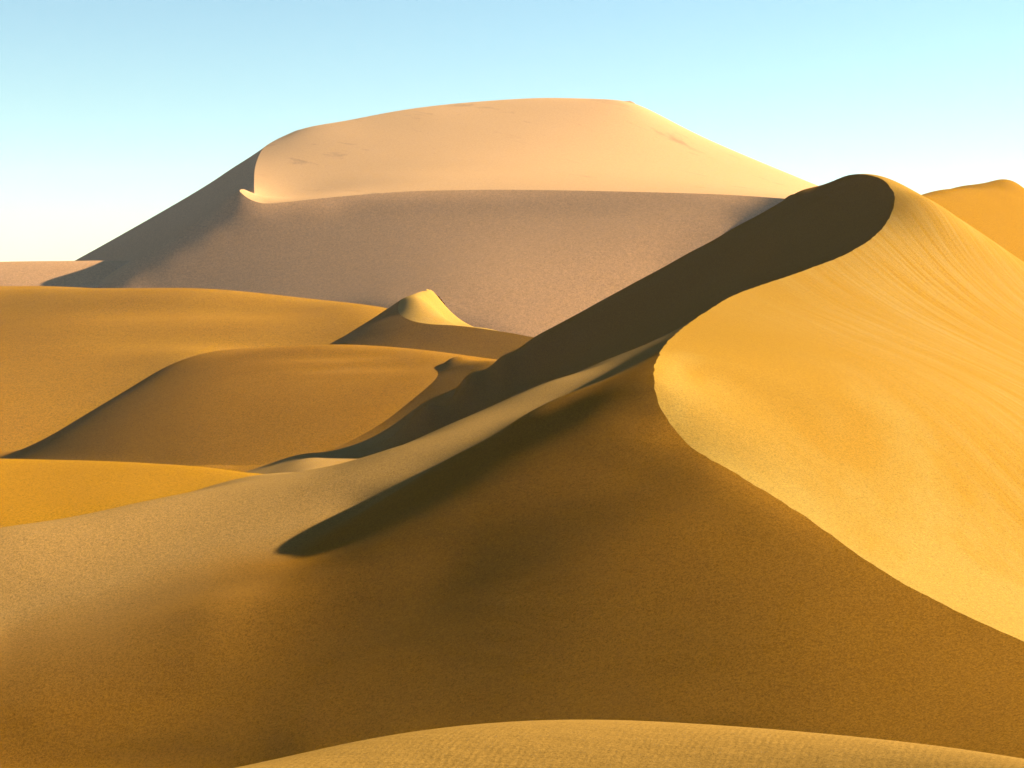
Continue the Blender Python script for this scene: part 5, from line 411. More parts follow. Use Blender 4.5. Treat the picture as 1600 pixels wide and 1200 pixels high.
RIGHT = (60, 240, 340, 600, 30, 36, 0.02, [
[-1782,-1773,-1766,-1762,-1761,-1763,-1765,-1766,-1763,-1757,-1746,-1733,-1717,-1700,-1681,-1661,-1641,-1621,-1602,-1583,-1564,-1546,-1528,-1511,-1494,-1479,-1467,-1458,-1454,-1454,-1458,-1465,-1474],
[-1572,-1561,-1552,-1546,-1544,-1545,-1549,-1552,-1552,-1548,-1541,-1533,-1523,-1513,-1501,-1489,-1477,-1465,-1454,-1443,-1432,-1422,-1411,-1400,-1390,-1380,-1372,-1367,-1367,-1371,-1379,-1389,-1400],
[-1366,-1351,-1338,-1329,-1325,-1326,-1330,-1335,-1338,-1335,-1332,-1329,-1327,-1324,-1320,-1317,-1313,-1309,-1306,-1304,-1301,-1298,-1295,-1291,-1286,-1282,-1279,-1278,-1282,-1291,-1302,-1315,-1329],
[-1165,-1145,-1127,-1113,-1106,-1103,-1105,-1110,-1113,-1115,-1117,-1121,-1126,-1132,-1138,-1143,-1149,-1155,-1160,-1166,-1171,-1176,-1180,-1183,-1185,-1187,-1189,-1194,-1203,-1215,-1230,-1246,-1263],
[-971,-944,-920,-900,-886,-878,-875,-877,-881,-887,-896,-908,-922,-938,-955,-971,-987,-1002,-1017,-1031,-1044,-1056,-1068,-1078,-1087,-1095,-1105,-1115,-1129,-1145,-1163,-1182,-1202],
[-787,-752,-719,-690,-668,-653,-645,-643,-648,-658,-673,-694,-718,-746,-773,-801,-827,-853,-876,-899,-920,-940,-959,-976,-992,-1008,-1024,-1041,-1059,-1079,-1101,-1123,-1146],
[-617,-571,-527,-488,-457,-433,-419,-413,-417,-430,-452,-482,-518,-557,-597,-636,-673,-708,-740,-771,-800,-828,-854,-878,-902,-924,-947,-969,-993,-1017,-1043,-1069,-1095],
[-464,-405,-348,-297,-255,-222,-200,-190,-192,-207,-235,-275,-324,-376,-428,-478,-525,-569,-610,-649,-685,-720,-753,-785,-815,-844,-873,-902,-930,-959,-989,-1018,-1048],
[-333,-258,-186,-122,-67,-23,7,23,23,7,-27,-77,-141,-207,-270,-330,-384,-436,-485,-531,-575,-617,-657,-695,-732,-768,-803,-837,-871,-904,-938,-972,-1005],
[-229,-135,-46,34,103,159,198,221,225,208,169,108,27,-53,-125,-191,-252,-310,-365,-418,-469,-518,-565,-610,-654,-696,-736,-776,-815,-853,-890,-928,-965],
[-156,-41,68,167,251,320,370,400,407,390,346,271,173,86,11,-59,-125,-188,-250,-309,-367,-423,-477,-529,-579,-627,-673,-718,-762,-804,-846,-887,-928],
[-121,19,153,272,373,455,516,555,568,550,497,411,313,223,143,70,-1,-70,-137,-204,-269,-332,-393,-452,-508,-562,-614,-663,-711,-758,-804,-849,-893],
[-129,42,204,348,466,560,634,685,706,690,632,547,457,362,278,199,123,47,-27,-101,-174,-245,-314,-379,-442,-501,-558,-612,-664,-714,-764,-812,-860],
[-182,17,221,393,525,629,717,785,822,812,751,674,591,499,411,328,246,163,81,-2,-83,-162,-238,-310,-379,-444,-505,-563,-619,-673,-725,-777,-828],
[-248,-27,226,416,545,653,757,852,917,922,857,789,714,629,541,454,367,277,186,94,4,-83,-167,-246,-320,-390,-455,-517,-576,-633,-688,-742,-796],
[-238,-13,218,387,508,618,743,876,987,1029,958,893,825,748,664,576,484,387,288,187,87,-10,-101,-187,-266,-340,-409,-474,-535,-594,-652,-708,-764],
[-223,-28,158,310,432,543,684,847,991,1072,1044,980,917,851,775,689,595,493,385,274,164,58,-41,-132,-216,-293,-365,-432,-495,-556,-616,-674,-732],
[-209,-39,122,264,389,510,653,804,945,1057,1106,1077,1005,941,871,792,700,595,479,357,235,119,13,-83,-169,-249,-322,-391,-456,-518,-579,-639,-698],
[-191,-38,109,248,378,508,637,758,880,1018,1139,1185,1113,1036,965,891,802,696,573,436,299,174,62,-37,-126,-206,-280,-350,-416,-479,-541,-602,-663],
[-168,-27,110,243,370,494,611,720,833,976,1117,1210,1206,1143,1060,983,903,800,671,513,358,223,108,7,-82,-162,-237,-307,-374,-439,-502,-564,-626],
[-142,-11,119,245,368,488,604,718,839,969,1093,1203,1255,1241,1184,1094,1002,907,788,591,412,271,155,55,-34,-116,-191,-263,-331,-397,-461,-524,-587],
[-115,8,131,251,370,488,604,722,844,970,1090,1185,1230,1254,1290,1191,1058,997,943,675,472,330,213,111,19,-65,-143,-217,-287,-354,-419,-484,-548],
[-89,27,142,257,372,486,601,717,834,950,1058,1147,1226,1349,1378,1486,1329,1032,1092,817,592,425,292,178,78,-11,-94,-170,-242,-311,-378,-443,-508],
[-67,41,150,259,368,477,587,697,807,915,1017,1110,1198,1272,1193,1431,1475,1055,1023,861,675,507,364,241,134,39,-47,-127,-201,-271,-339,-404,-469],
[-52,49,151,252,354,457,560,662,763,860,951,1032,1098,1137,1136,1249,1273,1082,975,842,691,543,406,285,176,79,-9,-90,-165,-236,-303,-369,-434],
[-44,49,142,236,330,425,519,611,702,788,866,935,989,1026,1051,1096,1094,1004,906,793,668,540,417,303,199,104,17,-63,-138,-208,-275,-339,-403],
[-46,39,124,210,295,380,464,547,627,701,769,828,875,909,935,953,942,888,811,718,615,506,399,296,200,111,28,-49,-121,-189,-254,-316,-378],
[-58,19,95,172,248,324,398,470,539,604,662,712,752,783,803,810,797,758,698,624,539,449,357,267,181,100,23,-49,-116,-181,-242,-302,-361],
[-79,-11,56,124,191,257,321,383,442,496,546,588,622,647,662,665,652,621,575,515,447,373,296,219,144,72,3,-62,-124,-183,-241,-297,-352],
[-110,-51,8,66,123,179,234,286,335,381,421,456,484,504,516,516,505,480,444,397,342,281,218,154,91,29,-31,-88,-144,-197,-249,-301,-351],
[-151,-100,-50,-1,47,94,138,181,221,258,291,319,341,357,365,365,355,335,307,270,227,179,128,76,24,-27,-77,-126,-174,-222,-268,-314,-360],
[-200,-158,-116,-76,-37,0,36,69,100,129,154,176,193,205,211,210,202,187,165,137,104,67,28,-12,-53,-94,-134,-175,-215,-256,-296,-337,-377],
[-257,-223,-189,-157,-127,-99,-73,-48,-26,-5,14,30,42,51,55,54,48,37,21,0,-24,-51,-80,-109,-139,-170,-201,-232,-265,-298,-333,-368,-404],
[-322,-295,-269,-245,-223,-204,-186,-170,-155,-141,-129,-118,-110,-104,-101,-102,-106,-114,-125,-139,-156,-174,-193,-213,-233,-253,-274,-297,-322,-349,-378,-408,-438],
[-395,-374,-354,-337,-323,-312,-303,-295,-288,-280,-272,-266,-261,-258,-256,-256,-259,-264,-271,-279,-289,-299,-310,-321,-331,-342,-354,-368,-386,-407,-430,-456,-482],
[-475,-459,-445,-434,-427,-424,-422,-422,-420,-418,-415,-413,-411,-410,-408,-408,-409,-412,-415,-418,-421,-425,-429,-432,-433,-435,-438,-444,-455,-471,-490,-511,-533],
[-563,-552,-542,-536,-535,-538,-542,-547,-551,-553,-554,-555,-556,-557,-556,-555,-555,-555,-554,-552,-551,-549,-546,-542,-536,-530,-527,-526,-531,-542,-557,-574,-592],
[-658,-651,-646,-644,-647,-653,-662,-671,-679,-685,-690,-694,-697,-698,-698,-697,-695,-693,-689,-683,-677,-669,-660,-650,-639,-628,-619,-613,-613,-619,-629,-642,-656],
[-757,-753,-751,-753,-760,-769,-781,-793,-805,-815,-824,-830,-835,-838,-838,-837,-833,-828,-821,-812,-801,-788,-774,-758,-741,-725,-712,-702,-697,-698,-704,-713,-725]])
DUNELET_LEE = (-75, 75, 325, 500, 26, 28, 0.01, [
[-3920,-3915,-3916,-3926,-3945,-3968,-3993,-4019,-4044,-4071,-4100,-4130,-4162,-4196,-4229,-4263,-4296,-4326,-4354,-4379,-4399,-4415,-4427,-4435,-4440,-4443,-4444,-4445,-4446],
[-3849,-3836,-3829,-3832,-3843,-3857,-3871,-3884,-3897,-3909,-3924,-3939,-3955,-3972,-3990,-4007,-4024,-4040,-4054,-4068,-4078,-4085,-4091,-4095,-4096,-4097,-4098,-4098,-4099],
[-3785,-3764,-3748,-3742,-3744,-3748,-3751,-3751,-3750,-3749,-3749,-3750,-3750,-3750,-3750,-3751,-3751,-3750,-3750,-3751,-3751,-3750,-3750,-3751,-3750,-3749,-3750,-3751,-3752],
[-3732,-3703,-3678,-3660,-3649,-3641,-3632,-3620,-3607,-3593,-3579,-3564,-3547,-3529,-3510,-3492,-3473,-3455,-3439,-3426,-3415,-3407,-3403,-3401,-3399,-3399,-3401,-3403,-3406],
[-3691,-3651,-3614,-3584,-3558,-3536,-3514,-3491,-3466,-3440,-3411,-3380,-3347,-3310,-3272,-3233,-3194,-3158,-3124,-3097,-3076,-3061,-3053,-3050,-3049,-3051,-3055,-3060,-3066],
[-3656,-3603,-3554,-3509,-3469,-3432,-3397,-3362,-3326,-3288,-3246,-3200,-3149,-3094,-3036,-2977,-2918,-2862,-2811,-2769,-2738,-2718,-2708,-2705,-2707,-2712,-2719,-2727,-2736],
[-3625,-3558,-3493,-3433,-3378,-3327,-3279,-3233,-3186,-3136,-3081,-3021,-2954,-2881,-2804,-2725,-2647,-2573,-2505,-2447,-2407,-2384,-2374,-2373,-2378,-2386,-2397,-2408,-2421],
[-3597,-3513,-3432,-3355,-3284,-3218,-3157,-3099,-3042,-2981,-2915,-2842,-2760,-2671,-2576,-2480,-2385,-2295,-2211,-2137,-2091,-2067,-2059,-2061,-2069,-2081,-2095,-2111,-2127],
[-3571,-3468,-3367,-3272,-3183,-3102,-3027,-2958,-2890,-2820,-2745,-2660,-2566,-2462,-2352,-2241,-2133,-2034,-1940,-1848,-1798,-1776,-1771,-1775,-1787,-1802,-1820,-1839,-1859],
[-3546,-3421,-3300,-3183,-3075,-2975,-2886,-2804,-2727,-2648,-2563,-2471,-2366,-2251,-2130,-2006,-1890,-1791,-1703,-1602,-1546,-1522,-1517,-1523,-1537,-1555,-1576,-1598,-1621],
[-3524,-3376,-3231,-3090,-2957,-2836,-2728,-2632,-2544,-2455,-2362,-2265,-2153,-2032,-1905,-1774,-1652,-1557,-1471,-1393,-1336,-1308,-1300,-1306,-1321,-1342,-1366,-1392,-1418],
[-3507,-3334,-3162,-2994,-2831,-2682,-2549,-2435,-2333,-2231,-2122,-2024,-1907,-1791,-1663,-1545,-1431,-1333,-1256,-1192,-1146,-1122,-1117,-1125,-1142,-1166,-1193,-1222,-1253],
[-3499,-3301,-3101,-2900,-2702,-2515,-2349,-2209,-2084,-1960,-1819,-1728,-1608,-1496,-1379,-1291,-1206,-1124,-1059,-1010,-978,-964,-965,-978,-1000,-1028,-1059,-1093,-1127],
[-3504,-3281,-3053,-2819,-2579,-2343,-2129,-1954,-1790,-1634,-1524,-1350,-1249,-1152,-1091,-1026,-967,-915,-875,-848,-835,-835,-847,-869,-897,-931,-967,-1005,-1044],
[-3522,-3280,-3029,-2764,-2481,-2189,-1911,-1692,-1508,-1307,-1149,-1054,-928,-838,-796,-765,-740,-723,-713,-713,-722,-740,-766,-799,-836,-877,-919,-962,-1005],
[-3554,-3299,-3034,-2749,-2435,-2094,-1758,-1468,-1204,-1033,-861,-746,-625,-559,-538,-538,-548,-565,-588,-615,-648,-686,-728,-773,-820,-868,-917,-965,-1014],
[-3591,-3331,-3062,-2773,-2448,-2077,-1724,-1407,-1134,-856,-538,-407,-341,-320,-333,-366,-410,-459,-512,-567,-624,-681,-738,-796,-853,-909,-964,-1017,-1070],
[-3625,-3363,-3096,-2813,-2493,-2087,-1758,-1480,-1269,-636,-191,-150,-145,-164,-208,-269,-342,-421,-500,-579,-656,-731,-803,-872,-938,-1001,-1062,-1120,-1177],
[-3648,-3383,-3111,-2821,-2488,-2042,-1752,-1346,-1028,-582,-423,-211,-129,-131,-183,-264,-359,-460,-561,-660,-754,-843,-927,-1006,-1079,-1148,-1213,-1275,-1335],
[-3665,-3394,-3113,-2808,-2461,-2059,-1739,-1386,-1016,-642,-373,-231,-169,-186,-255,-354,-467,-586,-703,-816,-923,-1022,-1115,-1200,-1278,-1351,-1419,-1482,-1544],
[-3690,-3420,-3136,-2829,-2489,-2121,-1768,-1389,-949,-579,-400,-283,-280,-337,-431,-547,-674,-803,-931,-1052,-1166,-1271,-1367,-1456,-1536,-1610,-1679,-1743,-1805],
[-3742,-3480,-3205,-2910,-2588,-2243,-1888,-1511,-1116,-785,-594,-522,-545,-620,-727,-851,-983,-1116,-1245,-1368,-1483,-1589,-1686,-1773,-1853,-1926,-1993,-2056,-2116],
[-3835,-3590,-3336,-3063,-2769,-2456,-2129,-1792,-1463,-1192,-1022,-957,-974,-1045,-1146,-1266,-1393,-1521,-1645,-1764,-1874,-1975,-2067,-2151,-2227,-2296,-2359,-2418,-2475],
[-3979,-3760,-3533,-3294,-3038,-2767,-2487,-2206,-1943,-1728,-1588,-1528,-1535,-1592,-1679,-1784,-1897,-2013,-2126,-2233,-2333,-2425,-2509,-2585,-2654,-2716,-2773,-2827,-2879],
[-4177,-3991,-3799,-3600,-3389,-3170,-2944,-2723,-2521,-2356,-2246,-2194,-2194,-2235,-2304,-2390,-2484,-2581,-2677,-2768,-2854,-2933,-3005,-3070,-3129,-3182,-3232,-3279,-3324],
[-4429,-4280,-4129,-3974,-3814,-3648,-3481,-3317,-3170,-3050,-2968,-2927,-2924,-2951,-3001,-3065,-3137,-3212,-3287,-3359,-3428,-3490,-3548,-3599,-3646,-3689,-3729,-3768,-3806],
[-4734,-4623,-4513,-4406,-4299,-4188,-4075,-3967,-3869,-3789,-3732,-3704,-3700,-3716,-3748,-3791,-3840,-3891,-3944,-3995,-4043,-4088,-4129,-4165,-4198,-4229,-4259,-4289,-4318],
[-5088,-5012,-4944,-4884,-4829,-4771,-4710,-4651,-4597,-4552,-4520,-4504,-4502,-4509,-4525,-4548,-4575,-4603,-4633,-4662,-4690,-4716,-4739,-4760,-4778,-4796,-4815,-4835,-4857],
[-5487,-5442,-5412,-5397,-5389,-5380,-5365,-5349,-5336,-5322,-5310,-5308,-5310,-5309,-5312,-5319,-5325,-5331,-5339,-5348,-5356,-5363,-5370,-5374,-5377,-5382,-5390,-5402,-5415],
[-5930,-5914,-5914,-5933,-5964,-5995,-6020,-6042,-6063,-6076,-6086,-6096,-6101,-6098,-6091,-6085,-6075,-6063,-6051,-6040,-6029,-6019,-6008,-5997,-5987,-5980,-5978,-5982,-5988],
[-6403,-6409,-6435,-6481,-6543,-6608,-6670,-6726,-6776,-6816,-6845,-6866,-6877,-6873,-6861,-6843,-6820,-6792,-6763,-6734,-6705,-6677,-6650,-6625,-6602,-6584,-6573,-6569,-6569]])
DUNELET_WIND = (-62.5, 75, 325, 500, 18, 20, 0.01, [
[2400,2447,2484,2506,2503,2469,2395,2277,2110,1895,1637,1344,1027,699,369,46,-266,-565,-851,-1126,-1395],
[1973,2029,2079,2115,2129,2111,2054,1948,1789,1575,1313,1013,688,355,23,-297,-603,-894,-1170,-1437,-1698],
[1535,1603,1667,1719,1752,1754,1716,1626,1475,1263,994,682,346,5,-328,-644,-941,-1221,-1486,-1741,-1991],
[1083,1164,1243,1314,1369,1396,1382,1313,1175,962,681,350,-4,-355,-688,-996,-1279,-1543,-1792,-2032,-2267],
[614,709,804,895,975,1031,1049,1008,887,674,373,11,-367,-730,-1058,-1349,-1610,-1851,-2079,-2300,-2519],
[132,239,349,458,563,652,708,704,608,396,64,-346,-752,-1122,-1433,-1694,-1923,-2134,-2337,-2537,-2737],
[-354,-238,-119,3,128,247,344,385,322,114,-262,-747,-1166,-1525,-1796,-2011,-2199,-2377,-2554,-2733,-2915],
[-829,-710,-588,-461,-329,-193,-64,23,-13,-216,-655,-1242,-1617,-1893,-2104,-2267,-2414,-2562,-2717,-2880,-3049],
[-1270,-1151,-1032,-913,-790,-661,-528,-411,-483,-732,-1343,-1799,-2040,-2190,-2319,-2434,-2551,-2680,-2823,-2978,-3140],
[-1649,-1530,-1415,-1305,-1200,-1102,-1013,-884,-1173,-1426,-1844,-1950,-2126,-2271,-2389,-2494,-2605,-2733,-2878,-3035,-3198],
[-1941,-1814,-1693,-1575,-1461,-1366,-1298,-1293,-1364,-1535,-1656,-1852,-2073,-2236,-2364,-2479,-2601,-2742,-2901,-3069,-3240],
[-2131,-1986,-1842,-1684,-1481,-1184,-852,-1062,-1307,-1642,-1926,-2090,-2139,-2221,-2331,-2450,-2582,-2745,-2926,-3108,-3288],
[-2224,-2053,-1881,-1693,-1452,-1045,-318,-1035,-1958,-2049,-1805,-1955,-2054,-2175,-2319,-2458,-2601,-2788,-2989,-3180,-3363],
[-2244,-2037,-1821,-1575,-1245,-777,-269,-1474,-1278,-1464,-1530,-1852,-2061,-2240,-2414,-2574,-2734,-2928,-3121,-3302,-3474],
[-2245,-2000,-1747,-1486,-1232,-932,-201,-1532,-1277,-1542,-1793,-2034,-2225,-2404,-2583,-2760,-2943,-3133,-3301,-3456,-3609],
[-2299,-2014,-1688,-1282,-741,-24,399,-958,-1472,-1756,-1912,-2048,-2231,-2452,-2678,-2899,-3110,-3304,-3465,-3609,-3749],
[-2497,-2218,-1904,-1539,-1136,-790,-733,-1230,-1546,-1718,-1771,-1860,-2114,-2431,-2740,-3016,-3255,-3456,-3621,-3762,-3893],
[-2878,-2650,-2414,-2181,-2002,-1976,-2038,-1995,-1948,-1937,-1865,-1896,-2203,-2580,-2928,-3223,-3464,-3658,-3813,-3942,-4060],
[-3425,-3264,-3113,-2993,-2938,-2973,-2994,-2860,-2713,-2616,-2530,-2553,-2776,-3070,-3353,-3596,-3794,-3950,-4074,-4178,-4272],
[-4095,-3992,-3907,-3854,-3844,-3863,-3852,-3767,-3673,-3603,-3552,-3571,-3685,-3838,-3995,-4137,-4254,-4346,-4419,-4483,-4547],
[-4847,-4787,-4744,-4730,-4739,-4751,-4743,-4717,-4703,-4702,-4687,-4694,-4721,-4740,-4767,-4794,-4818,-4834,-4847,-4866,-4894],
[-5650,-5619,-5604,-5611,-5634,-5657,-5672,-5691,-5725,-5758,-5761,-5748,-5712,-5645,-5574,-5508,-5447,-5394,-5351,-5326,-5318],
[-6479,-6468,-6472,-6495,-6532,-6574,-6618,-6667,-6722,-6764,-6768,-6730,-6647,-6523,-6381,-6238,-6105,-5989,-5897,-5833,-5791]])
DUNELET_BRINK = [(25.98,375.00,-16.56), (23.74,376.49,-16.37), (21.47,377.96,-16.18), (19.19,379.44,-15.98), (16.93,380.95,-15.78), (14.72,382.50,-15.57), (12.76,383.98,-15.37), (10.82,385.53,-15.17), (8.91,387.09,-14.96), (7.04,388.59,-14.75), (5.25,390.00,-14.52), (3.86,391.07,-14.33), (2.56,392.09,-14.12), (1.27,393.06,-13.91), (-0.06,394.02,-13.70), (-1.52,395.00,-13.49), (-3.64,396.29,-13.21), (-5.97,397.59,-12.92), (-8.38,398.88,-12.63), (-10.76,400.11,-12.37), (-12.96,401.25,-12.16), (-14.60,402.05,-12.06), (-16.20,402.77,-12.01), (-17.72,403.46,-11.98), (-19.18,404.19,-11.92), (-20.56,405.00,-11.81), (-21.57,405.66,-11.69), (-22.54,406.31,-11.56), (-23.46,407.01,-11.40), (-24.33,407.80,-11.21), (-25.14,408.75,-10.98), (-25.76,409.59,-10.77), (-26.36,410.49,-10.53), (-26.92,411.47,-10.28), (-27.42,412.55,-9.99), (-27.83,413.75,-9.68), (-28.11,414.87,-9.39), (-28.33,416.08,-9.07), (-28.51,417.36,-8.73), (-28.64,418.67,-8.39), (-28.73,420.00,-8.05), (-28.77,421.49,-7.68), (-28.77,423.06,-7.29), (-28.71,424.65,-6.90), (-28.59,426.15,-6.54), (-28.41,427.50,-6.23), (-28.15,428.65,-5.98), (-27.81,429.64,-5.79), (-27.42,430.55,-5.62), (-27.00,431.48,-5.47), (-26.58,432.50,-5.30), (-26.05,433.90,-5.09), (-25.47,435.39,-4.87), (-24.87,436.93,-4.65), (-24.26,438.48,-4.44), (-23.66,440.00,-4.22)]
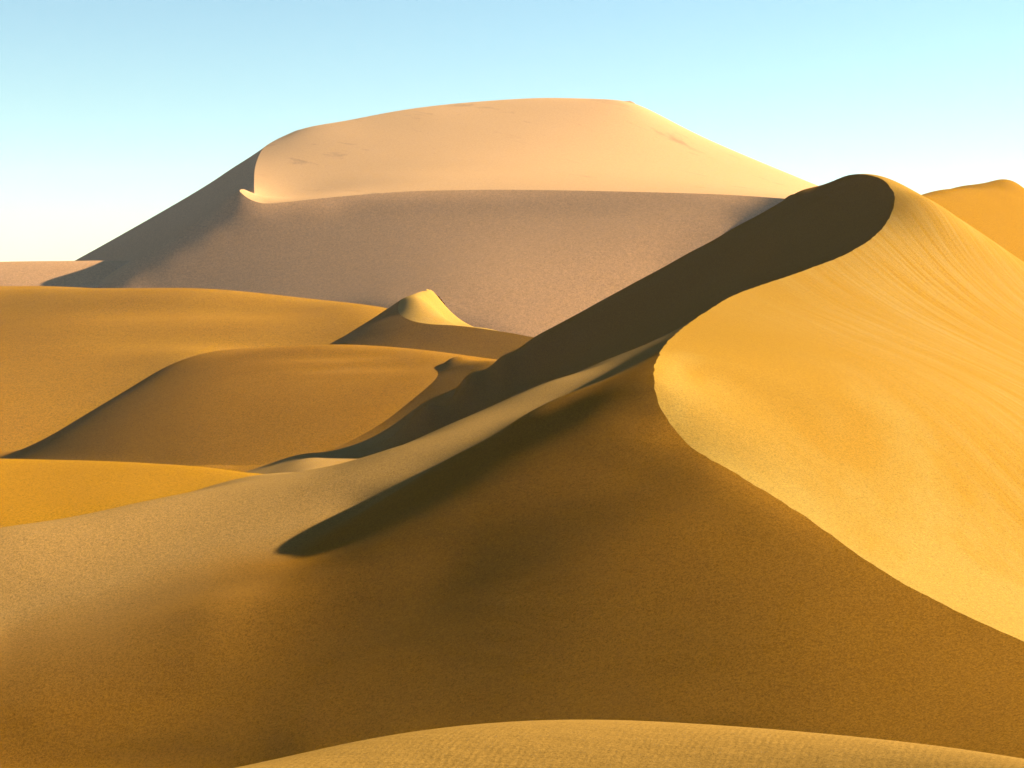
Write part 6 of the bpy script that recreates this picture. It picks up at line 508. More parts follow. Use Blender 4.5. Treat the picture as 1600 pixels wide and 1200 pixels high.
FAR_LEE = (-420, 330, 800, 1420, 70, 60, 0.05, [
[-1199,-1200,-1204,-1210,-1217,-1224,-1231,-1238,-1245,-1251,-1258,-1264,-1269,-1275,-1280,-1286,-1293,-1300,-1308,-1319,-1334,-1351,-1370,-1390,-1409,-1428,-1446,-1464,-1484,-1507,-1534,-1567,-1606,-1653,-1703,-1750,-1776,-1762,-1713,-1657,-1613,-1591,-1592,-1609,-1638,-1672,-1708,-1740,-1767,-1785,-1794,-1795,-1786,-1771,-1752,-1736,-1730,-1743,-1779,-1840,-1917,-1994,-2051,-2075,-2075,-2059,-2036,-2010,-1985,-1962,-1942,-1926,-1912],
[-1199,-1199,-1201,-1205,-1208,-1212,-1216,-1219,-1223,-1226,-1229,-1231,-1234,-1236,-1238,-1240,-1243,-1246,-1251,-1257,-1266,-1278,-1291,-1303,-1313,-1322,-1328,-1333,-1338,-1343,-1351,-1362,-1378,-1400,-1429,-1461,-1483,-1463,-1408,-1354,-1320,-1313,-1327,-1356,-1393,-1433,-1471,-1504,-1529,-1543,-1546,-1536,-1516,-1485,-1447,-1408,-1378,-1366,-1379,-1422,-1491,-1569,-1628,-1651,-1653,-1644,-1629,-1611,-1594,-1578,-1563,-1551,-1540],
[-1201,-1200,-1199,-1200,-1200,-1201,-1201,-1201,-1201,-1201,-1200,-1199,-1198,-1197,-1196,-1195,-1194,-1194,-1194,-1196,-1200,-1207,-1213,-1218,-1220,-1218,-1214,-1206,-1195,-1184,-1172,-1161,-1152,-1147,-1150,-1159,-1170,-1145,-1090,-1047,-1028,-1038,-1068,-1108,-1153,-1198,-1238,-1272,-1295,-1305,-1301,-1283,-1250,-1204,-1146,-1085,-1029,-988,-974,-996,-1054,-1131,-1193,-1219,-1228,-1227,-1222,-1214,-1205,-1196,-1187,-1180,-1173],
[-1205,-1201,-1197,-1195,-1192,-1189,-1186,-1183,-1179,-1175,-1171,-1167,-1162,-1158,-1153,-1149,-1145,-1142,-1139,-1138,-1137,-1138,-1138,-1136,-1130,-1119,-1104,-1084,-1061,-1033,-1003,-970,-936,-902,-871,-844,-820,-795,-766,-748,-749,-779,-823,-871,-921,-969,-1012,-1046,-1068,-1074,-1065,-1037,-992,-931,-856,-772,-688,-616,-569,-562,-602,-670,-734,-775,-799,-813,-820,-823,-823,-821,-818,-815,-812],
[-1209,-1202,-1196,-1190,-1183,-1177,-1171,-1164,-1157,-1150,-1142,-1134,-1126,-1118,-1111,-1103,-1097,-1091,-1085,-1081,-1077,-1072,-1067,-1057,-1044,-1025,-1000,-971,-935,-895,-849,-798,-742,-682,-621,-562,-507,-491,-489,-496,-513,-553,-600,-649,-699,-748,-792,-827,-849,-853,-838,-803,-748,-674,-582,-478,-368,-262,-175,-133,-152,-213,-281,-337,-379,-409,-429,-443,-452,-457,-460,-461,-461],
[-1213,-1203,-1194,-1185,-1175,-1166,-1156,-1146,-1135,-1124,-1113,-1101,-1090,-1078,-1067,-1057,-1047,-1039,-1031,-1024,-1016,-1008,-997,-982,-962,-936,-904,-866,-821,-771,-714,-650,-579,-504,-431,-369,-323,-317,-317,-323,-337,-360,-393,-438,-485,-535,-580,-616,-638,-641,-623,-583,-521,-436,-333,-213,-82,55,185,272,268,211,138,71,16,-26,-57,-80,-97,-108,-115,-120,-124],
[-1218,-1205,-1192,-1180,-1167,-1154,-1141,-1127,-1113,-1098,-1083,-1068,-1052,-1037,-1023,-1009,-996,-985,-975,-966,-956,-944,-929,-909,-883,-851,-813,-769,-718,-662,-598,-529,-453,-374,-301,-255,-219,-187,-169,-164,-170,-183,-204,-236,-279,-326,-373,-411,-436,-439,-420,-377,-311,-222,-111,16,158,312,477,617,624,572,502,433,374,326,288,259,238,222,211,204,198],
[-1222,-1206,-1191,-1175,-1159,-1143,-1126,-1109,-1091,-1072,-1053,-1034,-1014,-995,-976,-959,-943,-929,-917,-905,-893,-879,-861,-837,-806,-770,-727,-679,-625,-566,-501,-432,-359,-286,-222,-176,-130,-90,-59,-38,-29,-29,-37,-52,-79,-118,-167,-208,-238,-242,-225,-185,-119,-28,84,211,349,493,642,824,871,847,796,740,686,639,601,571,547,530,517,508,501],
[-1227,-1208,-1189,-1170,-1151,-1132,-1111,-1090,-1069,-1046,-1023,-999,-975,-951,-928,-906,-886,-869,-854,-841,-828,-812,-791,-764,-730,-689,-643,-592,-537,-478,-416,-351,-284,-220,-160,-106,-56,-13,25,56,78,93,102,104,97,77,44,-3,-40,-46,-36,-2,60,149,259,382,515,655,786,935,1024,1044,1026,992,952,914,880,852,830,813,800,791,783],
[-1232,-1210,-1188,-1166,-1143,-1120,-1097,-1072,-1047,-1020,-993,-964,-935,-906,-877,-850,-825,-803,-785,-770,-756,-740,-718,-688,-650,-606,-558,-506,-451,-394,-335,-275,-215,-156,-98,-42,8,54,94,130,161,186,208,226,238,242,234,206,171,159,154,175,228,315,421,539,664,791,927,1058,1153,1200,1210,1199,1176,1151,1126,1103,1085,1071,1060,1051,1045],
[-1236,-1211,-1186,-1161,-1136,-1110,-1083,-1055,-1025,-995,-962,-929,-894,-859,-824,-790,-758,-731,-709,-692,-678,-662,-638,-606,-564,-517,-467,-415,-361,-307,-252,-197,-142,-87,-32,21,70,115,156,194,227,258,289,318,345,366,381,385,376,358,348,351,390,475,574,685,804,928,1055,1175,1270,1331,1362,1371,1366,1354,1340,1325,1312,1302,1294,1288,1284],
[-1241,-1213,-1185,-1157,-1128,-1099,-1069,-1037,-1004,-969,-933,-894,-853,-811,-769,-727,-687,-651,-622,-601,-587,-573,-549,-513,-469,-419,-368,-316,-264,-212,-161,-110,-59,-8,43,92,137,181,221,256,290,323,357,390,422,455,486,510,528,537,542,534,556,635,718,820,933,1052,1171,1284,1378,1448,1493,1517,1528,1529,1525,1520,1514,1509,1505,1502,1501],
[-1246,-1215,-1184,-1153,-1121,-1089,-1055,-1020,-984,-945,-904,-860,-813,-764,-713,-661,-610,-563,-524,-496,-481,-470,-445,-406,-358,-307,-256,-206,-156,-107,-59,-12,35,83,129,174,216,255,291,325,359,391,423,457,493,529,562,595,630,661,688,705,742,783,845,942,1049,1163,1276,1384,1477,1552,1606,1643,1667,1680,1686,1689,1690,1691,1692,1694,1696],
[-1251,-1217,-1183,-1149,-1114,-1079,-1042,-1004,-964,-922,-876,-827,-775,-718,-658,-595,-532,-470,-414,-372,-351,-344,-316,-275,-228,-180,-132,-84,-38,8,52,96,139,183,226,266,304,340,374,406,436,466,499,532,565,599,634,671,706,738,776,818,847,875,949,1046,1152,1262,1372,1475,1568,1646,1707,1753,1787,1810,1826,1837,1845,1852,1858,1864,1870],
[-1256,-1219,-1182,-1145,-1107,-1069,-1029,-988,-945,-899,-850,-797,-739,-676,-607,-533,-455,-375,-297,-231,-189,-177,-145,-110,-73,-34,7,49,91,132,173,212,252,292,331,369,404,437,468,499,528,557,586,615,647,682,718,751,786,824,860,889,911,959,1043,1140,1245,1353,1459,1560,1652,1731,1797,1850,1891,1922,1946,1965,1980,1992,2003,2013,2023],
[-1260,-1220,-1180,-1140,-1100,-1059,-1017,-973,-927,-879,-826,-769,-707,-638,-562,-478,-387,-289,-187,-88,-8,29,62,84,107,135,167,199,233,268,304,340,376,411,447,481,514,544,573,601,629,656,685,715,747,781,816,851,883,913,939,963,998,1055,1136,1231,1333,1437,1540,1638,1729,1809,1878,1935,1982,2020,2051,2076,2096,2114,2129,2144,2158],
[-1264,-1221,-1179,-1136,-1093,-1049,-1004,-958,-910,-859,-804,-744,-678,-605,-524,-433,-332,-222,-103,17,126,212,277,303,322,334,352,372,395,420,448,479,511,542,573,602,631,659,686,714,743,772,802,833,863,893,921,948,974,999,1025,1054,1095,1154,1231,1322,1419,1518,1617,1712,1800,1880,1950,2011,2062,2105,2141,2171,2196,2219,2239,2257,2275],
[-1268,-1222,-1177,-1131,-1085,-1039,-992,-943,-893,-839,-782,-721,-653,-578,-494,-399,-294,-176,-48,82,206,318,423,513,572,570,577,584,592,604,618,638,662,686,711,737,765,792,821,849,875,900,924,948,971,995,1018,1041,1065,1090,1117,1150,1194,1252,1326,1410,1502,1596,1690,1781,1866,1945,2015,2078,2132,2178,2218,2252,2282,2308,2332,2354,2375],
[-1273,-1223,-1174,-1126,-1077,-1028,-978,-927,-875,-819,-761,-699,-631,-555,-470,-374,-268,-147,-14,118,242,357,483,654,739,875,867,832,813,816,810,801,825,853,877,897,915,932,947,963,982,1002,1024,1047,1069,1091,1112,1134,1157,1182,1211,1246,1291,1349,1418,1497,1582,1670,1759,1845,1927,2004,2074,2137,2192,2241,2284,2321,2354,2384,2411,2436,2460],
[-1277,-1224,-1172,-1120,-1069,-1017,-964,-911,-855,-798,-738,-675,-607,-533,-451,-356,-247,-124,13,142,258,366,488,712,744,1078,1079,982,958,955,962,968,969,975,990,1003,1015,1028,1041,1057,1076,1097,1120,1142,1163,1184,1204,1226,1249,1274,1304,1340,1386,1441,1506,1579,1658,1740,1824,1905,1984,2058,2126,2189,2245,2295,2340,2379,2415,2447,2476,2504,2531],
[-1283,-1226,-1170,-1115,-1060,-1005,-949,-892,-834,-775,-712,-647,-578,-504,-422,-326,-215,-91,45,170,280,397,537,716,827,947,985,1009,1030,1050,1069,1079,1074,1075,1086,1098,1110,1123,1137,1153,1171,1192,1213,1234,1254,1275,1295,1316,1338,1364,1395,1431,1475,1528,1589,1657,1730,1807,1884,1961,2035,2106,2173,2234,2290,2340,2386,2427,2464,2498,2530,2560,2588],
[-1290,-1229,-1169,-1110,-1051,-992,-932,-872,-811,-748,-683,-615,-543,-465,-380,-283,-172,-49,80,204,320,446,587,734,864,948,980,1031,1081,1120,1150,1168,1172,1176,1185,1196,1208,1221,1234,1250,1267,1286,1305,1325,1344,1363,1382,1403,1425,1451,1481,1517,1560,1610,1667,1729,1797,1868,1940,2012,2082,2149,2213,2272,2327,2378,2424,2466,2504,2539,2572,2603,2634],
[-1298,-1233,-1168,-1105,-1041,-978,-914,-850,-785,-718,-649,-577,-501,-420,-331,-231,-121,-1,124,247,369,497,633,767,886,970,1021,1078,1136,1185,1223,1249,1263,1273,1283,1295,1307,1319,1332,1346,1362,1379,1396,1414,1431,1449,1467,1487,1509,1534,1564,1598,1639,1685,1738,1796,1858,1924,1990,2057,2123,2187,2247,2305,2358,2408,2453,2495,2534,2570,2604,2636,2668],
[-1307,-1237,-1168,-1099,-1031,-962,-894,-825,-756,-684,-611,-535,-455,-370,-277,-176,-66,52,174,298,422,550,680,805,917,1005,1073,1137,1198,1252,1296,1328,1350,1366,1379,1392,1404,1416,1429,1442,1456,1470,1485,1500,1516,1532,1549,1568,1589,1613,1641,1673,1711,1755,1803,1857,1914,1974,2035,2097,2158,2218,2276,2330,2382,2430,2475,2517,2555,2592,2626,2659,2691],
[-1316,-1241,-1167,-1093,-1019,-946,-872,-799,-724,-648,-570,-490,-405,-316,-220,-117,-7,109,230,353,478,604,729,849,959,1052,1129,1200,1265,1322,1370,1407,1435,1456,1473,1487,1500,1512,1523,1535,1547,1559,1571,1584,1598,1612,1627,1644,1664,1686,1712,1743,1778,1817,1862,1911,1963,2018,2074,2131,2188,2244,2298,2350,2399,2446,2489,2530,2568,2605,2639,2672,2705],
[-1325,-1245,-1165,-1085,-1006,-928,-849,-770,-691,-610,-527,-442,-353,-260,-161,-57,54,169,289,412,536,661,783,900,1007,1103,1189,1265,1334,1395,1446,1487,1519,1544,1564,1580,1593,1604,1615,1625,1635,1644,1654,1665,1676,1688,1701,1716,1733,1754,1777,1805,1837,1873,1914,1958,2005,2055,2107,2159,2212,2264,2314,2363,2410,2454,2496,2536,2574,2609,2643,2676,2709],
[-1333,-1247,-1162,-1077,-993,-908,-824,-740,-655,-569,-482,-392,-299,-203,-101,5,116,232,351,474,597,720,841,956,1063,1161,1251,1333,1406,1470,1524,1569,1604,1632,1653,1670,1683,1694,1703,1711,1719,1726,1733,1741,1750,1759,1770,1782,1797,1815,1836,1861,1890,1922,1958,1998,2041,2086,2133,2181,2229,2277,2324,2370,2414,2456,2496,2535,2571,2606,2640,2672,2704],
[-1340,-1249,-1158,-1068,-977,-887,-798,-708,-618,-527,-435,-341,-244,-144,-40,67,180,296,415,537,660,783,903,1018,1127,1227,1321,1406,1482,1548,1604,1651,1688,1717,1740,1757,1770,1780,1787,1793,1798,1803,1808,1813,1818,1825,1833,1843,1855,1870,1888,1910,1935,1964,1996,2031,2070,2110,2153,2196,2240,2284,2327,2370,2411,2451,2489,2526,2561,2595,2628,2660,2691],
[-1347,-1250,-1154,-1057,-961,-866,-770,-675,-580,-484,-387,-289,-189,-86,21,130,243,360,480,601,724,847,968,1084,1195,1299,1395,1482,1560,1628,1686,1733,1772,1802,1824,1841,1853,1862,1867,1871,1873,1875,1877,1879,1881,1885,1890,1897,1906,1918,1933,1951,1973,1998,2026,2057,2091,2127,2165,2204,2244,2284,2324,2364,2402,2440,2476,2511,2544,2577,2608,2639,2670],
[-1353,-1251,-1148,-1046,-944,-843,-742,-641,-541,-440,-339,-237,-133,-27,81,193,307,424,544,666,789,912,1034,1152,1266,1373,1471,1560,1640,1709,1768,1816,1854,1884,1906,1922,1932,1939,1942,1943,1942,1941,1940,1938,1938,1938,1940,1944,1950,1959,1971,1985,2003,2024,2049,2076,2105,2137,2171,2206,2242,2278,2315,2351,2386,2421,2455,2488,2520,2551,2581,2611,2641],
[-1359,-1251,-1142,-1034,-927,-819,-713,-607,-501,-396,-291,-185,-78,30,141,254,370,488,608,730,854,977,1100,1220,1336,1446,1547,1639,1721,1791,1850,1898,1935,1964,1984,1998,2006,2010,2011,2009,2005,2001,1996,1991,1987,1985,1983,1984,1987,1992,2001,2012,2026,2043,2064,2087,2112,2140,2169,2200,2232,2265,2298,2331,2364,2396,2428,2459,2489,2518,2547,2576,2604],
[-1364,-1250,-1136,-1022,-908,-795,-683,-572,-462,-352,-243,-134,-24,87,200,314,431,550,671,793,917,1041,1165,1286,1403,1517,1623,1719,1802,1873,1931,1977,2013,2040,2058,2069,2075,2076,2073,2068,2061,2053,2045,2037,2030,2023,2019,2016,2015,2017,2022,2030,2041,2054,2070,2090,2111,2135,2161,2188,2216,2245,2275,2305,2335,2364,2394,2423,2451,2479,2506,2533,2560],
[-1369,-1250,-1130,-1010,-890,-772,-654,-537,-422,-309,-196,-84,29,142,256,372,490,609,731,854,979,1104,1228,1351,1472,1590,1700,1799,1883,1953,2010,2055,2088,2112,2127,2135,2137,2135,2129,2120,2110,2098,2086,2075,2064,2054,2046,2040,2036,2034,2036,2040,2047,2057,2069,2085,2102,2122,2144,2168,2193,2218,2245,2272,2299,2326,2353,2380,2406,2432,2458,2483,2509],
[-1375,-1249,-1124,-998,-873,-748,-625,-503,-384,-266,-150,-35,80,195,310,427,546,666,788,912,1038,1165,1291,1415,1538,1663,1778,1879,1963,2032,2086,2128,2158,2178,2189,2194,2192,2186,2176,2164,2150,2134,2119,2104,2089,2076,2064,2055,2047,2043,2041,2041,2045,2051,2060,2072,2086,2102,2121,2141,2162,2184,2208,2232,2256,2281,2306,2330,2355,2379,2403,2427,2451],
[-1381,-1250,-1119,-988,-856,-725,-596,-469,-345,-224,-105,12,129,245,362,480,599,720,842,966,1093,1223,1353,1478,1605,1738,1858,1959,2042,2107,2158,2195,2221,2237,2245,2245,2239,2229,2215,2199,2181,2162,2142,2123,2105,2089,2074,2061,2050,2042,2037,2034,2034,2037,2042,2051,2061,2074,2089,2106,2124,2143,2164,2185,2207,2229,2251,2274,2296,2319,2341,2364,2386],
[-1388,-1252,-1116,-978,-841,-704,-568,-436,-308,-184,-62,57,175,292,409,528,648,769,891,1015,1144,1278,1413,1541,1673,1818,1940,2038,2116,2177,2223,2256,2277,2288,2291,2287,2277,2262,2244,2224,2202,2179,2156,2134,2112,2092,2074,2058,2044,2032,2024,2018,2014,2014,2016,2021,2029,2038,2050,2064,2079,2095,2113,2131,2151,2171,2191,2211,2232,2252,2273,2294,2315],
[-1396,-1256,-1114,-971,-827,-684,-543,-404,-271,-144,-21,100,218,335,453,572,692,814,936,1059,1186,1325,1470,1598,1736,1898,2016,2108,2181,2237,2278,2307,2323,2330,2328,2319,2304,2285,2263,2239,2213,2186,2160,2134,2109,2085,2064,2045,2028,2013,2001,1992,1986,1983,1982,1984,1988,1995,2003,2014,2026,2040,2055,2071,2088,2105,2123,2142,2161,2179,2198,2218,2237],
[-1405,-1260,-1114,-966,-816,-667,-519,-375,-236,-106,19,139,257,373,492,611,731,853,975,1096,1222,1361,1509,1636,1778,1954,2072,2162,2233,2286,2323,2347,2358,2360,2353,2339,2320,2297,2271,2242,2212,2182,2152,2123,2095,2068,2044,2022,2002,1984,1970,1958,1949,1942,1939,1938,1939,1943,1949,1957,1966,1977,1990,2003,2018,2033,2049,2066,2083,2100,2117,2135,2153],
[-1413,-1265,-1115,-963,-809,-654,-501,-350,-204,-68,55,174,291,407,525,645,764,885,1007,1131,1258,1394,1536,1672,1819,1977,2102,2197,2269,2321,2355,2374,2381,2378,2366,2348,2324,2296,2266,2234,2200,2167,2134,2101,2070,2041,2013,1988,1966,1946,1928,1914,1902,1893,1887,1883,1882,1883,1887,1892,1899,1908,1918,1929,1942,1955,1969,1984,1999,2014,2030,2046,2062],
[-1419,-1270,-1117,-962,-804,-647,-491,-337,-188,-49,77,198,315,433,552,672,792,914,1038,1164,1295,1430,1569,1707,1849,1996,2122,2220,2293,2343,2374,2389,2390,2382,2365,2342,2314,2283,2248,2212,2176,2139,2103,2068,2034,2002,1972,1945,1920,1897,1877,1861,1846,1835,1826,1820,1817,1816,1817,1819,1824,1831,1839,1848,1859,1870,1882,1895,1909,1922,1937,1951,1966],
[-1421,-1271,-1118,-961,-802,-644,-487,-334,-185,-45,85,209,329,449,570,691,813,937,1064,1194,1328,1465,1604,1744,1883,2018,2139,2237,2307,2354,2379,2389,2385,2372,2350,2323,2290,2255,2217,2178,2139,2099,2060,2023,1986,1952,1920,1890,1863,1839,1817,1798,1782,1768,1757,1749,1743,1740,1739,1740,1742,1747,1753,1760,1769,1778,1789,1800,1812,1824,1837,1850,1863],
[-1418,-1268,-1116,-960,-803,-646,-490,-338,-191,-51,82,209,333,455,578,701,826,953,1083,1216,1353,1493,1634,1774,1909,2037,2155,2249,2313,2352,2371,2373,2364,2345,2319,2287,2252,2213,2172,2130,2088,2046,2005,1965,1927,1891,1857,1825,1796,1770,1747,1726,1708,1692,1680,1669,1662,1657,1654,1652,1653,1656,1660,1666,1673,1681,1690,1699,1710,1720,1732,1743,1755],
[-1413,-1264,-1113,-960,-806,-652,-499,-349,-203,-63,71,200,326,451,575,701,828,958,1091,1228,1368,1511,1655,1797,1932,2057,2175,2257,2308,2335,2345,2341,2326,2302,2271,2236,2197,2155,2112,2068,2024,1980,1937,1896,1856,1818,1783,1750,1719,1692,1666,1644,1625,1608,1593,1582,1572,1565,1561,1558,1557,1558,1561,1565,1570,1577,1584,1592,1601,1611,1621,1631,1641],
[-1406,-1260,-1112,-962,-812,-661,-511,-364,-221,-83,52,182,309,436,562,689,818,950,1085,1224,1366,1512,1659,1807,1954,2093,2194,2250,2283,2298,2299,2288,2268,2240,2206,2168,2126,2082,2037,1991,1945,1900,1856,1814,1773,1734,1698,1663,1632,1603,1577,1553,1532,1514,1499,1486,1475,1467,1460,1456,1454,1454,1455,1457,1461,1466,1472,1479,1487,1495,1504,1513,1522],
[-1400,-1257,-1112,-967,-820,-674,-528,-385,-244,-108,25,156,284,410,537,665,795,928,1064,1203,1346,1491,1639,1786,1929,2058,2148,2199,2225,2233,2229,2213,2189,2158,2122,2082,2039,1993,1947,1900,1853,1807,1763,1719,1678,1638,1601,1567,1534,1505,1478,1453,1432,1412,1396,1382,1370,1360,1353,1348,1344,1343,1342,1344,1346,1350,1355,1361,1367,1374,1382,1390,1398],
[-1394,-1255,-1115,-974,-832,-690,-549,-409,-272,-139,-7,121,248,375,501,629,758,890,1025,1163,1303,1446,1588,1729,1861,1975,2058,2108,2133,2140,2133,2115,2089,2057,2020,1978,1934,1888,1842,1794,1748,1701,1656,1613,1571,1532,1494,1459,1427,1397,1369,1344,1322,1302,1285,1270,1257,1247,1239,1232,1228,1225,1224,1224,1226,1228,1232,1237,1242,1248,1254,1261,1268],
[-1389,-1254,-1119,-983,-846,-709,-572,-438,-305,-175,-47,80,204,329,454,579,707,836,968,1102,1238,1375,1510,1640,1760,1862,1938,1986,2012,2019,2012,1995,1969,1936,1899,1857,1813,1768,1721,1675,1628,1582,1538,1495,1453,1414,1377,1342,1309,1279,1252,1227,1204,1184,1166,1151,1137,1126,1117,1110,1105,1101,1099,1098,1099,1101,1103,1107,1112,1117,1122,1128,1134],
[-1384,-1255,-1125,-994,-862,-730,-599,-470,-342,-216,-92,30,152,273,394,517,641,766,893,1022,1152,1280,1406,1525,1633,1724,1794,1840,1866,1874,1869,1853,1828,1796,1760,1720,1677,1632,1587,1541,1495,1450,1407,1364,1324,1285,1249,1214,1182,1153,1125,1100,1078,1058,1040,1024,1011,999,990,982,976,972,969,967,967,968,970,973,976,980,985,990,995],
[-1378,-1255,-1131,-1006,-879,-754,-629,-505,-384,-263,-144,-27,90,207,324,442,561,681,802,924,1045,1165,1280,1388,1486,1567,1631,1675,1700,1710,1706,1691,1668,1639,1604,1566,1525,1482,1438,1394,1350,1306,1264,1223,1184,1147,1111,1078,1046,1017,991,966,944,924,906,891,877,865,855,847,841,836,833,831,830,830,831,833,836,839,843,847,852],
[-1370,-1255,-1137,-1018,-898,-779,-661,-544,-429,-315,-202,-91,21,132,243,355,467,581,695,808,921,1031,1136,1234,1321,1394,1452,1492,1517,1527,1525,1513,1492,1465,1433,1397,1358,1318,1276,1234,1192,1151,1111,1071,1034,998,964,932,902,874,848,824,803,783,766,750,737,725,715,707,700,695,691,689,688,687,688,689,691,694,697,700,704],
[-1360,-1251,-1141,-1029,-916,-805,-695,-586,-478,-371,-266,-161,-57,47,152,256,362,467,573,678,781,881,976,1064,1141,1207,1259,1296,1320,1331,1330,1320,1302,1277,1248,1214,1179,1141,1102,1063,1023,984,946,910,874,840,808,777,749,722,698,675,654,636,619,604,591,579,570,561,555,549,545,542,541,540,540,541,542,544,547,550,553],
[-1347,-1245,-1142,-1039,-935,-832,-730,-630,-530,-432,-335,-238,-142,-45,51,148,245,342,439,534,628,718,803,881,950,1008,1054,1089,1110,1121,1122,1113,1098,1076,1050,1020,987,952,916,880,844,808,773,738,705,674,643,615,588,563,540,519,499,482,466,452,439,428,419,411,404,399,394,391,389,388,388,388,389,391,393,395,398],
[-1332,-1238,-1144,-1049,-954,-860,-768,-677,-586,-497,-409,-321,-233,-146,-58,30,118,206,293,379,463,543,618,687,747,799,840,871,891,901,902,896,883,864,841,814,784,753,721,688,655,622,590,558,528,499,471,445,421,398,376,357,339,322,307,294,282,272,263,255,249,244,239,236,234,233,232,232,233,234,235,237,239],
[-1317,-1231,-1145,-1059,-974,-890,-807,-726,-646,-566,-488,-410,-331,-253,-175,-96,-18,61,138,214,288,358,424,484,536,581,617,644,662,672,674,669,658,642,622,598,572,545,516,487,457,428,399,371,344,317,292,269,247,226,206,188,172,157,143,131,120,111,102,95,89,84,80,77,75,74,73,73,73,74,75,76,78],
[-1304,-1226,-1148,-1071,-996,-921,-849,-778,-708,-639,-571,-503,-435,-367,-298,-230,-161,-93,-25,40,104,165,222,273,318,356,387,411,426,435,438,434,425,412,395,374,352,328,303,278,252,226,201,176,152,129,107,86,67,48,31,15,0,-13,-25,-36,-46,-54,-62,-68,-74,-78,-82,-85,-87,-89,-90,-90,-90,-89,-89,-88,-86],
[-1292,-1222,-1152,-1085,-1019,-955,-893,-832,-774,-716,-658,-601,-544,-486,-427,-369,-311,-253,-196,-140,-86,-35,13,56,94,126,152,171,185,193,195,193,186,175,161,144,125,105,84,62,40,18,-3,-24,-45,-65,-84,-101,-118,-134,-149,-163,-176,-187,-198,-207,-216,-223,-230,-236,-240,-245,-248,-251,-252,-254,-255,-255,-255,-255,-255,-254,-253],
[-1282,-1220,-1159,-1100,-1043,-990,-938,-889,-842,-796,-750,-703,-657,-609,-562,-514,-466,-419,-372,-326,-282,-240,-200,-165,-134,-109,-88,-73,-62,-55,-52,-54,-59,-67,-79,-93,-108,-125,-142,-159,-177,-195,-213,-230,-247,-263,-279,-294,-308,-321,-333,-345,-355,-365,-374,-382,-389,-395,-401,-406,-410,-413,-416,-419,-420,-422,-422,-423,-423,-423,-423,-422,-422],
[-1275,-1221,-1167,-1117,-1070,-1026,-986,-949,-913,-878,-844,-809,-774,-737,-700,-663,-625,-588,-552,-516,-481,-448,-417,-390,-366,-346,-331,-320,-312,-306,-303,-304,-307,-313,-322,-333,-346,-359,-372,-385,-399,-412,-426,-440,-453,-466,-479,-490,-501,-511,-521,-530,-539,-546,-553,-560,-565,-570,-575,-579,-582,-585,-587,-589,-590,-591,-592,-593,-593,-593,-593,-593,-592],
[-1273,-1225,-1178,-1136,-1098,-1065,-1036,-1010,-986,-964,-941,-918,-893,-868,-841,-814,-788,-761,-735,-710,-684,-660,-637,-616,-599,-586,-576,-569,-564,-560,-557,-556,-558,-562,-569,-577,-586,-596,-605,-614,-624,-633,-643,-653,-663,-672,-681,-689,-697,-705,-712,-718,-724,-730,-735,-740,-744,-747,-751,-753,-756,-758,-760,-761,-762,-763,-763,-764,-764,-764,-764,-764,-764],
[-1275,-1232,-1192,-1157,-1129,-1106,-1089,-1074,-1062,-1051,-1040,-1029,-1016,-1000,-984,-968,-952,-936,-920,-905,-889,-872,-857,-844,-833,-826,-822,-819,-817,-814,-811,-810,-810,-812,-817,-823,-829,-836,-841,-846,-851,-857,-863,-869,-875,-881,-886,-891,-896,-900,-904,-908,-912,-916,-919,-922,-924,-926,-928,-930,-932,-933,-934,-935,-935,-936,-936,-936,-937,-937,-937,-937,-937],
[-1282,-1245,-1210,-1181,-1162,-1150,-1143,-1139,-1139,-1140,-1141,-1141,-1139,-1134,-1129,-1123,-1117,-1111,-1106,-1101,-1094,-1085,-1077,-1071,-1067,-1066,-1067,-1069,-1071,-1069,-1066,-1063,-1062,-1063,-1065,-1069,-1074,-1076,-1078,-1079,-1080,-1081,-1084,-1086,-1089,-1091,-1093,-1094,-1096,-1097,-1098,-1100,-1102,-1103,-1104,-1105,-1106,-1106,-1107,-1108,-1108,-1109,-1109,-1109,-1109,-1109,-1109,-1110,-1110,-1110,-1110,-1110,-1110],
[-1295,-1262,-1232,-1210,-1199,-1196,-1199,-1206,-1217,-1229,-1241,-1253,-1262,-1268,-1273,-1278,-1282,-1287,-1291,-1295,-1297,-1297,-1297,-1297,-1300,-1304,-1310,-1317,-1321,-1321,-1318,-1315,-1313,-1313,-1314,-1315,-1317,-1317,-1314,-1312,-1309,-1307,-1305,-1304,-1303,-1302,-1300,-1298,-1296,-1295,-1294,-1292,-1292,-1291,-1290,-1289,-1288,-1287,-1286,-1286,-1286,-1285,-1285,-1284,-1284,-1283,-1283,-1283,-1283,-1284,-1284,-1284,-1284],
[-1311,-1282,-1258,-1243,-1239,-1244,-1256,-1274,-1295,-1318,-1342,-1364,-1384,-1401,-1417,-1432,-1447,-1462,-1476,-1489,-1500,-1508,-1515,-1523,-1532,-1542,-1552,-1562,-1569,-1571,-1570,-1567,-1564,-1562,-1561,-1561,-1559,-1556,-1551,-1544,-1538,-1532,-1527,-1522,-1517,-1513,-1508,-1503,-1498,-1493,-1489,-1485,-1482,-1479,-1476,-1473,-1471,-1468,-1466,-1465,-1463,-1462,-1461,-1460,-1459,-1458,-1457,-1457,-1457,-1457,-1458,-1457,-1457]])
